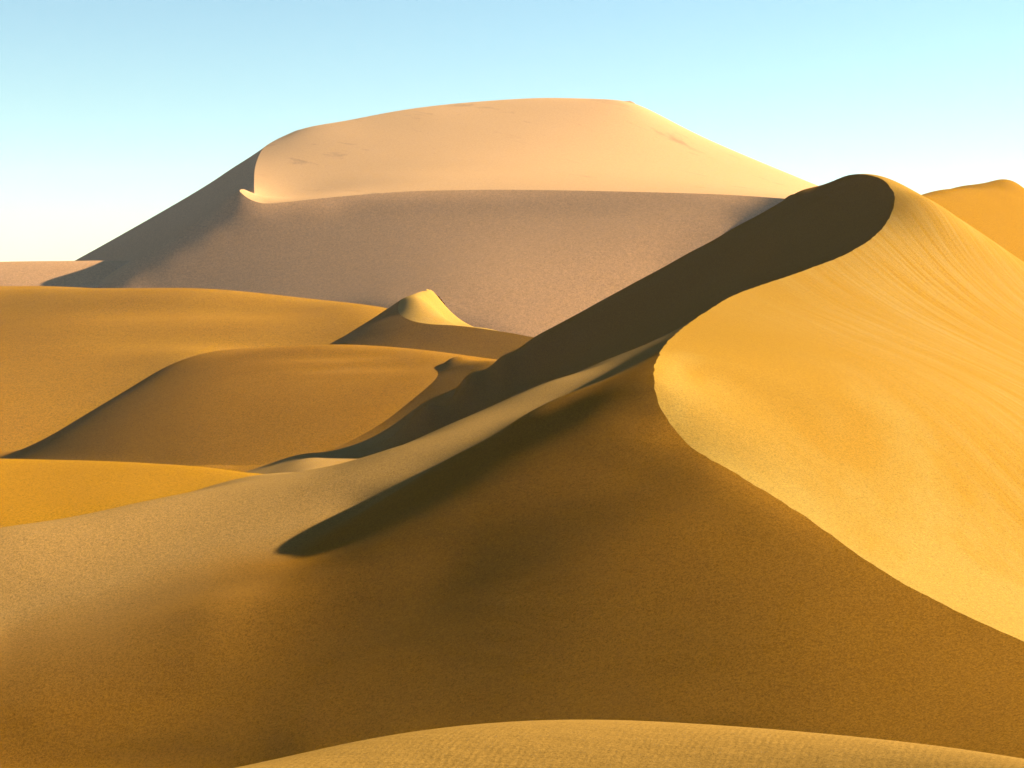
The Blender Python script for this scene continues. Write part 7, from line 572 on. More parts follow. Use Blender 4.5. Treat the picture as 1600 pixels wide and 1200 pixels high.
FAR_WIND = (-240, 330, 840, 1420, 26, 28, 0.05, [
[403,313,228,151,90,49,31,38,66,110,166,230,298,366,433,496,552,599,635,659,669,662,637,597,544,481,411,337,260],
[535,442,351,267,198,150,129,134,161,205,259,319,382,446,506,562,612,652,681,698,701,688,657,610,552,485,412,336,257],
[671,573,477,385,306,250,225,230,258,301,353,410,468,526,580,630,672,706,727,736,732,713,675,623,560,489,413,333,252],
[810,710,607,505,413,346,318,326,357,401,451,504,557,608,655,698,734,760,774,773,759,732,689,632,565,490,411,328,244],
[952,851,745,633,522,438,409,425,462,507,554,601,647,691,731,767,795,815,821,812,788,752,702,640,569,490,407,321,234],
[1093,997,891,771,639,525,499,532,576,621,663,703,741,777,809,836,857,871,869,851,818,773,716,648,571,488,401,311,221],
[1225,1139,1045,928,774,610,597,656,702,742,776,807,838,866,888,906,918,924,915,889,848,795,730,655,573,485,394,300,206],
[1336,1266,1193,1102,956,714,723,804,836,868,891,913,936,956,970,979,982,978,961,927,879,817,745,663,575,482,386,288,189],
[1412,1355,1303,1255,1187,947,898,942,954,985,1004,1020,1037,1049,1054,1054,1048,1034,1008,967,910,841,761,672,578,479,377,275,172],
[1445,1389,1331,1258,1137,924,923,988,1035,1083,1110,1126,1137,1141,1138,1130,1115,1092,1058,1009,944,867,779,683,582,477,370,263,156],
[1446,1388,1320,1231,1108,978,985,1048,1118,1175,1207,1222,1228,1227,1219,1204,1181,1150,1110,1053,981,896,801,697,588,477,365,253,142],
[1432,1377,1311,1230,1139,1079,1095,1153,1216,1260,1286,1301,1310,1310,1299,1279,1249,1210,1162,1100,1022,931,827,715,598,480,363,247,131],
[1418,1374,1322,1263,1208,1193,1223,1268,1311,1349,1381,1401,1410,1406,1390,1363,1326,1277,1222,1154,1072,973,861,739,614,488,366,246,127],
[1414,1387,1358,1330,1315,1325,1352,1389,1431,1471,1500,1517,1521,1514,1493,1461,1417,1362,1297,1223,1134,1028,905,771,635,503,375,252,131],
[1421,1416,1411,1412,1427,1462,1500,1535,1569,1596,1618,1632,1637,1630,1609,1574,1525,1463,1391,1308,1212,1097,961,813,664,524,394,268,145],
[1439,1456,1476,1504,1545,1600,1642,1675,1705,1733,1757,1772,1777,1769,1747,1710,1655,1584,1503,1411,1306,1180,1030,865,702,556,423,297,172],
[1465,1503,1547,1605,1676,1749,1800,1834,1863,1888,1907,1920,1925,1920,1900,1863,1806,1725,1631,1528,1412,1275,1111,929,753,602,468,339,213],
[1494,1549,1613,1695,1801,1906,1956,1980,2007,2037,2059,2074,2083,2081,2065,2029,1969,1878,1769,1649,1517,1368,1193,1003,823,667,528,397,268],
[1523,1589,1663,1751,1868,2022,2087,2120,2161,2200,2221,2234,2243,2246,2237,2210,2150,2040,1906,1761,1605,1435,1253,1070,897,741,599,465,336],
[1551,1627,1708,1801,1928,2131,2196,2240,2295,2336,2355,2372,2388,2400,2403,2392,2342,2199,2025,1849,1667,1485,1306,1133,968,816,674,541,412],
[1577,1664,1758,1870,2015,2179,2242,2319,2395,2447,2478,2505,2530,2549,2554,2556,2529,2326,2103,1903,1714,1533,1359,1193,1036,889,751,620,492],
[1595,1689,1791,1909,2047,2184,2274,2373,2462,2525,2570,2604,2635,2657,2652,2643,2627,2396,2151,1942,1751,1573,1405,1246,1097,957,824,698,574],
[1596,1692,1796,1911,2036,2159,2263,2367,2462,2538,2596,2635,2667,2684,2671,2638,2580,2388,2164,1958,1770,1598,1438,1290,1150,1018,892,771,653],
[1575,1670,1769,1875,1988,2098,2201,2300,2391,2467,2526,2568,2597,2606,2589,2544,2464,2308,2119,1933,1760,1601,1455,1319,1191,1069,952,839,727],
[1531,1620,1711,1806,1904,2000,2092,2180,2260,2329,2383,2422,2446,2450,2430,2383,2302,2176,2023,1867,1718,1579,1451,1331,1218,1109,1003,898,794],
[1463,1543,1624,1707,1789,1868,1944,2017,2082,2139,2184,2216,2235,2236,2216,2174,2104,2005,1887,1764,1644,1531,1426,1327,1232,1137,1043,947,852],
[1373,1443,1514,1582,1647,1708,1766,1820,1869,1911,1945,1970,1983,1982,1966,1933,1880,1807,1722,1633,1545,1461,1382,1307,1232,1154,1071,986,899],
[1263,1324,1383,1437,1485,1527,1565,1600,1632,1659,1680,1697,1706,1705,1693,1673,1639,1592,1538,1482,1427,1373,1322,1272,1219,1159,1089,1013,935],
[1137,1188,1237,1278,1309,1333,1350,1367,1384,1395,1404,1414,1420,1419,1413,1407,1392,1368,1344,1320,1296,1272,1250,1226,1196,1154,1096,1029,959],
[998,1041,1080,1109,1125,1132,1132,1133,1134,1132,1130,1134,1138,1138,1139,1146,1149,1149,1151,1156,1161,1166,1170,1170,1161,1136,1091,1035,973],
[852,888,917,934,937,930,916,901,887,874,863,860,862,866,875,893,913,935,962,993,1026,1057,1087,1109,1119,1110,1079,1033,979]])
FAR_BRINK = [(197.50,860.00,35.48), (192.21,866.05,36.11), (186.80,872.14,36.76), (181.31,878.22,37.40), (175.79,884.19,38.07), (170.30,890.00,38.75), (165.33,895.24,39.40), (160.40,900.42,40.08), (155.47,905.48,40.77), (150.45,910.36,41.45), (145.30,915.00,42.10), (140.12,919.37,42.72), (134.94,923.52,43.32), (129.64,927.48,43.91), (124.06,931.30,44.46), (118.05,935.00,44.98), (109.95,939.39,45.55), (101.24,943.56,46.06), (92.08,947.54,46.53), (82.63,951.34,46.97), (73.07,955.00,47.39), (62.39,958.82,47.85), (51.16,962.49,48.29), (39.83,965.96,48.69), (28.82,969.16,49.05), (18.59,972.00,49.35), (11.45,973.94,49.53), (4.84,975.69,49.69), (-1.56,977.26,49.82), (-8.06,978.69,49.90), (-14.99,980.00,49.94), (-23.86,981.38,49.92), (-33.35,982.61,49.85), (-42.95,983.64,49.72), (-52.11,984.45,49.52), (-60.29,985.00,49.26), (-65.27,985.23,49.02), (-69.76,985.33,48.76), (-74.02,985.31,48.46), (-78.32,985.20,48.12), (-82.90,985.00,47.76), (-88.70,984.63,47.28), (-94.78,984.11,46.74), (-100.95,983.48,46.17), (-107.00,982.76,45.58), (-112.73,982.00,44.99), (-117.48,981.26,44.45), (-122.16,980.43,43.86), (-126.66,979.56,43.28), (-130.89,978.73,42.77), (-134.74,978.00,42.39), (-137.21,977.50,42.17), (-139.51,976.98,41.96), (-141.67,976.51,41.81), (-143.72,976.16,41.79), (-145.68,976.00,41.93), (-147.17,976.01,42.19), (-148.60,976.11,42.54), (-149.96,976.30,42.97), (-151.27,976.60,43.47), (-152.54,977.00,44.02), (-153.61,977.44,44.56), (-154.65,977.95,45.17), (-155.65,978.54,45.82), (-156.60,979.22,46.48), (-157.47,980.00,47.14), (-158.18,980.68,47.68), (-158.92,981.41,48.26), (-159.59,982.19,48.82), (-160.10,983.06,49.34), (-160.35,984.00,49.77), (-160.30,984.90,50.07), (-160.05,985.88,50.34), (-159.69,986.91,50.55), (-159.27,987.96,50.70), (-158.89,989.00,50.77), (-158.38,990.29,50.69), (-157.80,991.53,50.42), (-157.20,992.83,50.06), (-156.66,994.28,49.70), (-156.22,996.00,49.43), (-155.90,997.58,49.21), (-155.59,999.18,48.96), (-155.35,1000.99,48.76), (-155.24,1003.20,48.67), (-155.30,1006.00,48.77), (-155.95,1012.65,49.49), (-157.19,1021.22,50.75), (-158.75,1030.87,52.40), (-160.39,1040.74,54.24), (-161.84,1050.00,56.10), (-163.37,1060.27,58.42), (-164.92,1070.60,61.05), (-166.44,1080.78,63.82), (-167.83,1090.64,66.60), (-169.02,1100.00,69.22), (-169.86,1107.51,71.30), (-170.60,1114.69,73.32), (-171.22,1121.61,75.29), (-171.74,1128.36,77.24), (-172.15,1135.00,79.18), (-172.47,1141.25,81.07), (-172.71,1147.33,82.96), (-172.83,1153.28,84.83), (-172.82,1159.15,86.63), (-172.62,1165.00,88.35), (-172.20,1171.12,90.02), (-171.59,1177.15,91.58), (-170.80,1183.12,93.07), (-169.86,1189.06,94.54), (-168.80,1195.00,96.06), (-167.31,1202.05,97.91), (-165.54,1209.06,99.77), (-163.59,1216.04,101.63), (-161.58,1223.01,103.50), (-159.60,1230.00,105.40)]

# ------------------------------------------------------------------ helpers
def heights(field, x, y):
    """uniform cubic B-spline height of a surveyed field at plan points x, y"""
    x0, x1, y0, y1, nx, ny, unit, rows = field
    c = np.array(rows, float) * unit
    u = np.clip((x - x0) / (x1 - x0) * nx, 0, nx - 1e-9)
    v = np.clip((y - y0) / (y1 - y0) * ny, 0, ny - 1e-9)
    i = u.astype(int); j = v.astype(int); u = u - i; v = v - j
    def w(t):
        return ((1 - t) ** 3 / 6, (3 * t ** 3 - 6 * t * t + 4) / 6, (-3 * t ** 3 + 3 * t * t + 3 * t + 1) / 6, t ** 3 / 6)
    bx, by = w(u), w(v)
    z = np.zeros(np.shape(x))
    for a in range(4):
        for b in range(4):
            z += bx[a] * by[b] * c[j + b, i + a]
    return z

def mesh_object(name, verts, faces3, faces4, mat, parent=None):
    me = bpy.data.meshes.new(name)
    nv = len(verts); n3, n4 = len(faces3), len(faces4)
    me.vertices.add(nv)
    me.vertices.foreach_set('co', np.asarray(verts, np.float32).ravel())
    loops = np.concatenate([np.asarray(faces4, np.int32).ravel(), np.asarray(faces3, np.int32).ravel()])
    starts = np.concatenate([np.arange(n4) * 4, n4 * 4 + np.arange(n3) * 3]).astype(np.int32)
    me.loops.add(len(loops)); me.polygons.add(n3 + n4)
    me.loops.foreach_set('vertex_index', loops)
    me.polygons.foreach_set('loop_start', starts)
    me.polygons.foreach_set('use_smooth', np.ones(n3 + n4, bool))
    me.update(calc_edges=True)
    me.materials.append(mat)
    ob = bpy.data.objects.new(name, me)
    ob.parent = parent
    scene.collection.objects.link(ob)
    return ob

def compact(verts, f3, f4):
    used = np.zeros(len(verts), bool)
    used[f3.ravel()] = True; used[f4.ravel()] = True
    idx = np.cumsum(used) - 1
    return verts[used], idx[f3], idx[f4]

def crossing_grid(brink, X, Y):
    """signed distance (positive left of the brink, walked from near to far) and height of the nearest brink point"""
    gx, gy = X[0], Y[:, 0]
    k = max(1, min(len(brink) // 20, 12))
    p = np.vstack([brink[0] + (brink[0] - brink[k]) * 2000, brink, brink[-1] + (brink[-1] - brink[-1 - k]) * 2000])
    count = np.zeros(X.shape, int)
    for k in range(len(p) - 1):
        (xa, ya), (xb, yb) = p[k, :2], p[k + 1, :2]
        if ya == yb:
            continue
        r = np.nonzero((gy >= min(ya, yb)) & (gy < max(ya, yb)))[0]
        for q in r:
            xc = xa + (xb - xa) * (gy[q] - ya) / (yb - ya)
            count[q, np.searchsorted(gx, xc):] += 1
    sign = np.where(count % 2 == 0, 1.0, -1.0)
    best = np.full(X.shape, 1e9)
    bz = np.full(X.shape, np.nan)
    fx, fy = X.copy(), Y.copy()
    hx, hy = gx[1] - gx[0], gy[1] - gy[0]
    for k in range(len(brink) - 1):
        a, b = brink[k], brink[k + 1]
        i0 = max(0, int((min(a[0], b[0]) - gx[0]) / hx) - 3); i1 = min(len(gx), int((max(a[0], b[0]) - gx[0]) / hx) + 5)
        j0 = max(0, int((min(a[1], b[1]) - gy[0]) / hy) - 3); j1 = min(len(gy), int((max(a[1], b[1]) - gy[0]) / hy) + 5)
        if i0 >= i1 or j0 >= j1:
            continue
        xs, ys = X[j0:j1, i0:i1] - a[0], Y[j0:j1, i0:i1] - a[1]
        d = b[:2] - a[:2]
        t = np.clip((xs * d[0] + ys * d[1]) / (d @ d), 0, 1)
        D = np.hypot(xs - t * d[0], ys - t * d[1])
        m = D < best[j0:j1, i0:i1]
        best[j0:j1, i0:i1][m] = D[m]
        bz[j0:j1, i0:i1][m] = (a[2] + t * (b[2] - a[2]))[m]
        fx[j0:j1, i0:i1][m] = (a[0] + t * d[0])[m]
        fy[j0:j1, i0:i1][m] = (a[1] + t * d[1])[m]
    return np.minimum(best, 50.0) * sign, bz, fx, fy

def clip_side(X, Y, Z, sd, bz, zmin):
    """mesh of the grid where sd > 0, cut exactly along sd = 0"""
    ny, nx = X.shape
    verts = np.stack([X, Y, Z], -1).reshape(-1, 3)
    s = sd.ravel(); zb = bz.ravel()
    idx = np.arange(nx * ny).reshape(ny, nx)
    q = np.stack([idx[:-1, :-1], idx[:-1, 1:], idx[1:, 1:], idx[1:, :-1]], -1).reshape(-1, 4)
    inside = s[q] > 0
    low = (verts[q][:, :, 2] < zmin).all(1)
    full = q[inside.all(1) & ~low]
    cut = q[inside.any(1) & ~inside.all(1) & ~low]
    extra, tris, memo = [], [], {}
    def cross(i, j):
        key = (i, j) if i < j else (j, i)
        if key not in memo:
            i, j = key
            t = s[i] / (s[i] - s[j])
            v = verts[i] + t * (verts[j] - verts[i])
            if not (math.isnan(zb[i]) or math.isnan(zb[j])):
                v[2] = zb[i] + t * (zb[j] - zb[i])
            memo[key] = len(verts) + len(extra)
            extra.append(v)
        return memo[key]
    for c in cut:
        for tri in ((c[0], c[1], c[2]), (c[0], c[2], c[3])):
            poly = []
            for k in range(3):
                i, j = int(tri[k]), int(tri[(k + 1) % 3])
                if s[i] > 0:
                    poly.append(i)
                if (s[i] > 0) != (s[j] > 0):
                    poly.append(cross(i, j))
            for k in range(1, len(poly) - 1):
                tris.append((poly[0], poly[k], poly[k + 1]))
    if extra:
        verts = np.vstack([verts, extra])
    return compact(verts, np.array(tris, int).reshape(-1, 3), full.reshape(-1, 4))

def grid(field, step):
    x0, x1, y0, y1 = field[:4]
    gx = np.arange(x0, x1 + 1e-6, step[0]); gy = np.arange(y0, y1 + 1e-6, step[1])
    return np.meshgrid(gx, gy)

def ragged(brink, amp, seed):
    if amp == 0:
        return brink
    d = np.r_[0, np.cumsum(np.linalg.norm(np.diff(brink[:, :2], axis=0), axis=1))]
    n = int(d[-1] / (amp * 5)) + 2
    t = np.linspace(0, d[-1], n)
    p = np.stack([np.interp(t, d, brink[:, k]) for k in range(3)], -1)
    r = np.random.default_rng(seed)
    w = r.normal(0, 1, n)
    w = np.convolve(w, [.25, .5, .25], 'same') + np.convolve(r.normal(0, 1, n), np.ones(7) / 7, 'same') * 1.5
    w *= np.clip(np.minimum(np.arange(n), np.arange(n)[::-1]) / 20.0, 0, 1)
    g = np.gradient(p[:, :2], axis=0)
    nrm = np.stack([-g[:, 1], g[:, 0]], -1); nrm /= np.linalg.norm(nrm, axis=1)[:, None] + 1e-9
    p[:, :2] += nrm * (w * amp)[:, None]
    return p

# ------------------------------------------------------------------ sand
class Nodes:
    def __init__(self, mat):
        mat.use_nodes = True
        self.t = mat.node_tree
        self.t.nodes.clear()
    def new(self, kind, **kw):
        n = self.t.nodes.new(kind)
        for k, v in kw.items():
            if hasattr(n, k):
                setattr(n, k, v)
        return n
    def link(self, a, b):
        self.t.links.new(a, b)
    def math(self, op, a, b=None, c=None, clamp=False):
        n = self.new('ShaderNodeMath', operation=op)
        n.use_clamp = clamp
        for k, v in enumerate((a, b, c)):
            if v is None:
                continue
            if isinstance(v, (int, float)):
                n.inputs[k].default_value = v
            else:
                self.link(v, n.inputs[k])
        return n.outputs[0]
    def noise(self, vec, scale, detail=3.0, rough=0.55, dist=0.0):
        n = self.new('ShaderNodeTexNoise')
        n.inputs['Scale'].default_value = scale
        n.inputs['Detail'].default_value = detail
        n.inputs['Roughness'].default_value = rough
        n.inputs['Distortion'].default_value = dist
        self.link(vec, n.inputs['Vector'])
        return n.outputs[0]
    def mapping(self, vec, rot=(0, 0, 0), scale=(1, 1, 1)):
        n = self.new('ShaderNodeMapping')
        n.inputs['Rotation'].default_value = rot
        n.inputs['Scale'].default_value = scale
        self.link(vec, n.inputs['Vector'])
        return n.outputs[0]
    def mix(self, fac, a, b, blend='MIX'):
        n = self.new('ShaderNodeMix', data_type='RGBA', blend_type=blend)
        if isinstance(fac, (int, float)):
            n.inputs[0].default_value = fac
        else:
            self.link(fac, n.inputs[0])
        for k, v in ((6, a), (7, b)):
            if isinstance(v, tuple):
                n.inputs[k].default_value = (*v, 1.0)
            else:
                self.link(v, n.inputs[k])
        return n.outputs[2]

def sand(name, light, dark, size, grain=0.30, streak=None, patches=None, ripple=None, blotch=0.5, relief=0.25, pale=None, apron=None):
    """dune sand; size = metres covered by about one blemish, grain = contrast of the speckle"""
    m = bpy.data.materials.new(name)
    N = Nodes(m)
    co = N.new('ShaderNodeTexCoord').outputs['Object']
    big = N.noise(co, 0.05 / size, 4.0, 0.6, 0.4)
    mid = N.noise(N.mapping(co, (0, 0, 0.6), (1, 2.5, 2.5)), 0.35 / size, 4.0, 0.6)
    f = N.math('ADD', N.math('MULTIPLY', big, 0.65), N.math('MULTIPLY', mid, 0.35))
    f = N.math('MULTIPLY_ADD', N.math('SUBTRACT', f, 0.5), 2.6 * blotch, 0.5, clamp=True)
    col = N.mix(f, dark, light)
    if pale:
        # paler, greyer tone on the low spur and the apron left of it
        s3 = N.new('ShaderNodeSeparateXYZ'); N.link(co, s3.inputs[0])
        px, py = s3.outputs[0], s3.outputs[1]
        wob = N.math('MULTIPLY', N.math('SUBTRACT', N.noise(co, 0.12, 3.0, 0.5), 0.5), 6.0)
        a1 = N.math('MULTIPLY_ADD', N.math('SUBTRACT', N.math('ADD', py, wob), N.math('MULTIPLY_ADD', px, 0.46, 107.2)), 0.16, 0.3, clamp=True)
        a2 = N.math('MULTIPLY_ADD', py, -1.0 / 15.0, 170.0 / 15.0, clamp=True)
        a3 = N.math('MULTIPLY_ADD', N.math('ADD', px, wob), -0.09, -1.1, clamp=True)
        a4 = N.math('MULTIPLY_ADD', py, 1.0 / 16.0, -86.0 / 16.0, clamp=True)
        col = N.mix(N.math('MULTIPLY', N.math('MAXIMUM', N.math('MULTIPLY', a1, a2), N.math('MULTIPLY', a3, a4)), 0.85), col, pale)
    if apron:
        # coarser pale sand that has run out over the lower slope
        tone, limit = apron
        s4 = N.new('ShaderNodeSeparateXYZ'); N.link(co, s4.inputs[0])
        av = N.noise(N.mapping(co, (0, 0, 0.3), (1.0, 0.35, 1.0)), 0.09, 5.0, 0.6, 0.5)
        edge_y = N.math('MULTIPLY_ADD', N.math('SUBTRACT', av, 0.5), 90.0, limit)
        am = N.math('MULTIPLY', N.math('SUBTRACT', edge_y, s4.outputs[1]), 1.0 / 22.0, clamp=True)
        col = N.mix(N.math('MULTIPLY', am, 0.8), col, tone)
    g1 = N.noise(co, 6.0 / size, 3.0, 0.85)
    g2 = N.noise(co, 14.0 / size, 1.0, 0.7)
    g = N.math('ADD', N.math('MULTIPLY', g1, 0.55), N.math('MULTIPLY', g2, 0.45))
    g = N.math('MULTIPLY_ADD', N.math('SUBTRACT', g, 0.5), 6.0 * grain, 1.0)
    height = N.math('ADD', N.math('MULTIPLY', mid, 0.25 * size), N.math('MULTIPLY', g1, 0.02 * size))
    if streak:
        rot, wid, length, amp, pale, x_lo, x_hi = streak
        sv = N.mapping(co, (0, 0, 0), (1, 1, 0))
        sv = N.mapping(N.mapping(sv, (0, 0, -rot)), (0, 0, 0), (1.0 / length, 1.0 / wid, 1))
        s1 = N.noise(sv, 1.0, 3.0, 0.65, 0.15)
        s2 = N.noise(N.mapping(sv, (0, 0, 0), (0.6, 0.33, 1)), 1.0, 2.0, 0.5)
        s = N.math('MULTIPLY_ADD', N.math('SUBTRACT', N.math('ADD', N.math('MULTIPLY', s1, 0.6), N.math('MULTIPLY', s2, 0.4)), 0.5), 4.5, 0.5, clamp=True)
        sep = N.new('ShaderNodeSeparateXYZ'); N.link(co, sep.inputs[0])
        mask = N.noise(N.mapping(co, (0, 0, 0), (1, 1, 0)), 0.035, 2.0, 0.5)
        edge = N.math('MULTIPLY_ADD', N.math('ADD', sep.outputs[0], N.math('MULTIPLY', mask, 24.0)), 1.0 / (x_hi - x_lo), -(x_lo + 12.0) / (x_hi - x_lo), clamp=True)
        col = N.mix(N.math('MULTIPLY', N.math('MULTIPLY', s, edge), amp), col, pale)
        height = N.math('ADD', height, N.math('MULTIPLY', N.math('MULTIPLY', s, edge), 0.10 * wid))
    if patches:
        sc, thr, tone, rot = patches
        pv = N.mapping(N.mapping(co, (0, 0, rot)), (0, 0, 0), (1, 3.2, 1))
        n1 = N.noise(pv, sc, 6.0, 0.7, 0.6)
        a = N.math('MULTIPLY_ADD', N.math('SUBTRACT', n1, thr), 9.0, 0.0, clamp=True)
        col = N.mix(N.math('MULTIPLY', a, 0.75), col, tone)
    gc = N.new('ShaderNodeCombineXYZ')
    for k in range(3):
        N.link(g, gc.inputs[k])
    col = N.mix(1.0, col, gc.outputs[0], 'MULTIPLY')
    if ripple:
        wl, rot, amp = ripple
        rv = N.mapping(co, (0, 0, rot), (1, 1, 1))
        w = N.new('ShaderNodeTexWave', wave_type='BANDS', bands_direction='X', wave_profile='SIN')
        w.inputs['Scale'].default_value = 0.31416 / wl / 1.0
        w.inputs['Distortion'].default_value = 5.0
        w.inputs['Detail'].default_value = 2.0
        w.inputs['Detail Scale'].default_value = 1.3
        N.link(rv, w.inputs['Vector'])
        fade = N.math('MULTIPLY_ADD', N.noise(co, 0.9, 2.0, 0.5), 2.4, -0.6, clamp=True)
        height = N.math('ADD', height, N.math('MULTIPLY', N.math('MULTIPLY', w.outputs[1], fade), amp))
    bump = N.new('ShaderNodeBump')
    bump.inputs['Strength'].default_value = relief
    bump.inputs['Distance'].default_value = 1.0
    N.link(height, bump.inputs['Height'])
    bsdf = N.new('ShaderNodeBsdfPrincipled')
    bsdf.inputs['Roughness'].default_value = 0.95
    bsdf.inputs['Specular IOR Level'].default_value = 0.0
    N.link(col, bsdf.inputs['Base Color'])
    N.link(bump.outputs[0], bsdf.inputs['Normal'])
    out = N.new('ShaderNodeOutputMaterial')
    N.link(bsdf.outputs[0], out.inputs['Surface'])
    return m

def describe(o, label, group=None):
    o['kind'] = 'structure'
    o['label'] = label
    o['category'] = 'sand dune'
    if group:
        o['group'] = group
    return o

def plain_dune(field, step, zmin, mat, label):
    X, Y = grid(field, step)
    Z = heights(field, X, Y)
    v, f3, f4 = clip_side(X, Y, Z, np.ones(X.shape), Z, zmin)
    return describe(mesh_object('sand_dune', v, f3, f4, mat), label)

def crested_dune(lee, wind, brink, step, zmin, mat_lee, mat_wind, label, amp, seed):
    """a dune with a sharp brink: shaded slip side on the left, sunlit windward side on the right"""
    root = bpy.data.objects.new('sand_dune', None)
    root.location = (0.0, 0.0, 0.0)
    scene.collection.objects.link(root)
    describe(root, label)
    b = ragged(np.array(brink, float), amp, seed)
    dom = (min(lee[0], wind[0]), max(lee[1], wind[1]), min(lee[2], wind[2]), max(lee[3], wind[3]))
    X, Y = grid(dom, step)
    sd, bz, fx, fy = crossing_grid(b, X, Y)
    # each side settles onto the brink line itself
    blend = np.exp(-(np.abs(sd) / (2.5 * step[1])) ** 2)
    near = np.abs(sd) < 3 * step[1]
    out = []
    for name, fld, sg, mat in (('slip_face', lee, 1.0, mat_lee), ('windward_slope', wind, -1.0, mat_wind)):
        Z = heights(fld, X, Y)
        fix = near & ~np.isnan(bz)
        Z[fix] += (bz - heights(fld, fx, fy))[fix] * blend[fix]
        bad = (X < fld[0]) | (X > fld[1]) | (Y < fld[2]) | (Y > fld[3])
        Z = np.where(bad, zmin - 50, Z)
        v, f3, f4 = clip_side(X, Y, Z, sd * sg, bz, zmin)
        out.append(mesh_object(name, v, f3, f4, mat, root))
    return root, out

# ------------------------------------------------------------------ the place
ORANGE_L, ORANGE_D = (0.164, 0.0754, 0.0060), (0.142, 0.0614, 0.0043)
lee_sand = sand('lee_sand', (0.172, 0.0740, 0.0068), (0.148, 0.0584, 0.0043), 1.0, grain=0.42, relief=0.10, pale=(0.170, 0.0941, 0.0260))
wind_sand = sand('windward_sand', (0.168, 0.0833, 0.0099), (0.160, 0.0756, 0.0075), 1.0, grain=0.38, relief=0.15, streak=(math.radians(-80), 0.5, 30.0, 0.55, (0.190, 0.1158, 0.0298), 20.0, 40.0), apron=((0.178, 0.1050, 0.0204), 112.0))
mound_sand = sand('rippled_sand', (0.164, 0.0873, 0.0179), (0.146, 0.0725, 0.0128), 0.1, grain=0.4, ripple=(0.052, 0.3698, 0.0018), relief=0.45)
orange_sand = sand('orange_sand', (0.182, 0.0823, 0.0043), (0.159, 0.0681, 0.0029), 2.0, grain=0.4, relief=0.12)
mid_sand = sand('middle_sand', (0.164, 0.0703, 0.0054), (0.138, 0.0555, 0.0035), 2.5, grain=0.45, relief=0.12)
ridge_sand = sand('ridge_sand', (0.172, 0.0775, 0.0054), (0.145, 0.0602, 0.0035), 4.0, grain=0.4, relief=0.12, blotch=0.8)
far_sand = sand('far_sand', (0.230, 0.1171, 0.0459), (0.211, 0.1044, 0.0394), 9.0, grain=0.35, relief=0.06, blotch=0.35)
dunelet_lit_sand = sand('dunelet_lit_cap_sand', (0.194, 0.1043, 0.0200), (0.180, 0.0938, 0.0157), 2.5, grain=0.2)  # lightened for the sunlit side only; the cap's sunlight is put into its colour
far_lit_sand = sand('far_lit_cap_sand', (0.279, 0.1500, 0.0589), (0.264, 0.1428, 0.0534), 9.0, grain=0.15, relief=0.05, patches=(0.014, 0.60, (0.150, 0.0805, 0.0354), 0.7))  # far sand with raised albedo, standing in for stronger sun on the cap

# desert floor, one sheet to the horizon
n = 60
r = np.r_[0.0, np.geomspace(30.0, 4000.0, n)]
ang = np.linspace(0, 2 * math.pi, 73)[:-1]
vv = np.stack([np.outer(r, np.cos(ang)), np.outer(r, np.sin(ang)), np.full((n + 1, 72), -60.0)], -1).reshape(-1, 3)
f4 = np.array([(i * 72 + j, (i + 1) * 72 + j, (i + 1) * 72 + (j + 1) % 72, i * 72 + (j + 1) % 72) for i in range(n) for j in range(72)])
floor = mesh_object('ground', vv, np.zeros((0, 3), int), f4, orange_sand)
floor['kind'] = 'structure'
floor['label'] = 'sandy desert floor between the dunes'

main_dune, (main_slip, main_wind) = crested_dune(MAIN_LEE, MAIN_WIND, MAIN_BRINK, (0.3, 0.35), -62.0, lee_sand, wind_sand,
    'great foreground dune with an S-shaped brink between dark slip face and bright golden slope', 0.045, 3)
plain_dune(MOUND, (0.06, 0.08), -12.0, mound_sand, 'low rounded rippled sand crest along the bottom edge, nearest the camera')
plain_dune(FLAT, (0.7, 0.8), -62.0, orange_sand, 'flat-topped bright orange dune at the left edge below the dark wedge of a brown dune')
plain_dune(BROWN, (0.7, 0.8), -62.0, mid_sand, 'broad brown dune with a domed crest in the left middle distance')
plain_dune(CREST, (0.5, 0.6), -62.0, mid_sand, 'small dark triangular dune half hidden behind the great dune, with a pale tail')
crested_dune(DUNELET_LEE, DUNELET_WIND, DUNELET_BRINK, (0.6, 0.8), -62.0, mid_sand, dunelet_lit_sand,
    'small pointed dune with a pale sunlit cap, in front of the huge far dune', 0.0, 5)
plain_dune(RIDGE, (1.1, 1.3), -62.0, ridge_sand, 'long orange ridge sloping gently across the left middle distance')
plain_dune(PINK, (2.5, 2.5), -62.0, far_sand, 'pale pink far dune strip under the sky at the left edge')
plain_dune(RIGHT, (1.0, 1.5), -62.0, orange_sand, 'orange dune peak behind the great dune at the right edge')
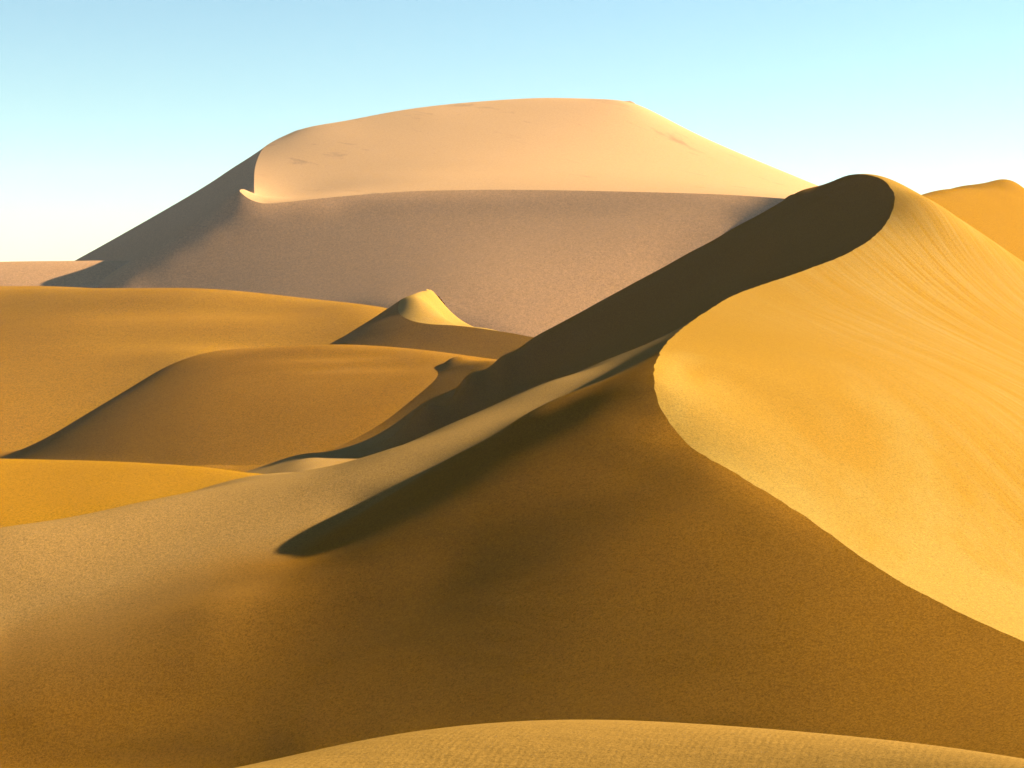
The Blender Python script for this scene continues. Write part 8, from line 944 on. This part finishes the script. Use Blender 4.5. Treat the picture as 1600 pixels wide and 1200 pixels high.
far_dune, far_parts = crested_dune(FAR_LEE, FAR_WIND, FAR_BRINK, (2.0, 2.4), -80.0, far_sand, far_lit_sand,
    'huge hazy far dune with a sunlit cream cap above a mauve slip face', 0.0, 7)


# the little dark lip at the far summit
lx, ly, lz = 84.5, 1252.0, 128.6
lip = [(lx - 11.0, ly + 1.5, lz - 1.6), (lx - 4.0, ly - 0.6, lz - 1.6), (lx + 4.5, ly - 0.6, lz - 1.6), (lx + 8.0, ly + 1.5, lz - 1.6),
       (lx - 10.0, ly + 2.0, lz - 0.6), (lx - 4.0, ly + 0.4, lz + 0.9), (lx + 4.0, ly + 0.4, lz + 1.1), (lx + 7.0, ly + 2.0, lz - 0.2),
       (lx - 9.0, ly + 9.0, lz - 2.5), (lx + 7.0, ly + 9.0, lz - 2.5)]
mesh_object('crest_lip', lip, np.array([(4, 5, 8), (6, 7, 9)]), np.array([(0, 1, 5, 4), (1, 2, 6, 5), (2, 3, 7, 6), (5, 6, 9, 8)]), far_sand, far_dune)

# ------------------------------------------------------------------ desert air
def haze_box(x, y0, y1, z0, z1, density, colour):
    v = [(sx * x, y, z) for z in (z0, z1) for y in (y0, y1) for sx in (-1, 1)]
    f = np.array([(0, 2, 3, 1), (4, 5, 7, 6), (0, 1, 5, 4), (2, 6, 7, 3), (0, 4, 6, 2), (1, 3, 7, 5)])
    m = bpy.data.materials.new('haze')
    m.use_nodes = True
    m.node_tree.nodes.clear()
    vol = m.node_tree.nodes.new('ShaderNodeVolumePrincipled')
    vol.inputs['Density'].default_value = density
    vol.inputs['Color'].default_value = (*colour, 1.0)
    vol.inputs['Anisotropy'].default_value = 0.0
    out = m.node_tree.nodes.new('ShaderNodeOutputMaterial')
    m.node_tree.links.new(vol.outputs[0], out.inputs['Volume'])
    ob = mesh_object('haze', v, np.zeros((0, 3), int), f, m)
    ob.data.polygons.foreach_set('use_smooth', np.zeros(6, bool))
    ob['kind'] = 'stuff'
    ob['label'] = 'thin pale desert haze in the air'
    return ob
haze_box(4100.0, -4100.0, 4100.0, -62.0, 260.0, 0.00003, (0.85, 0.93, 1.0))
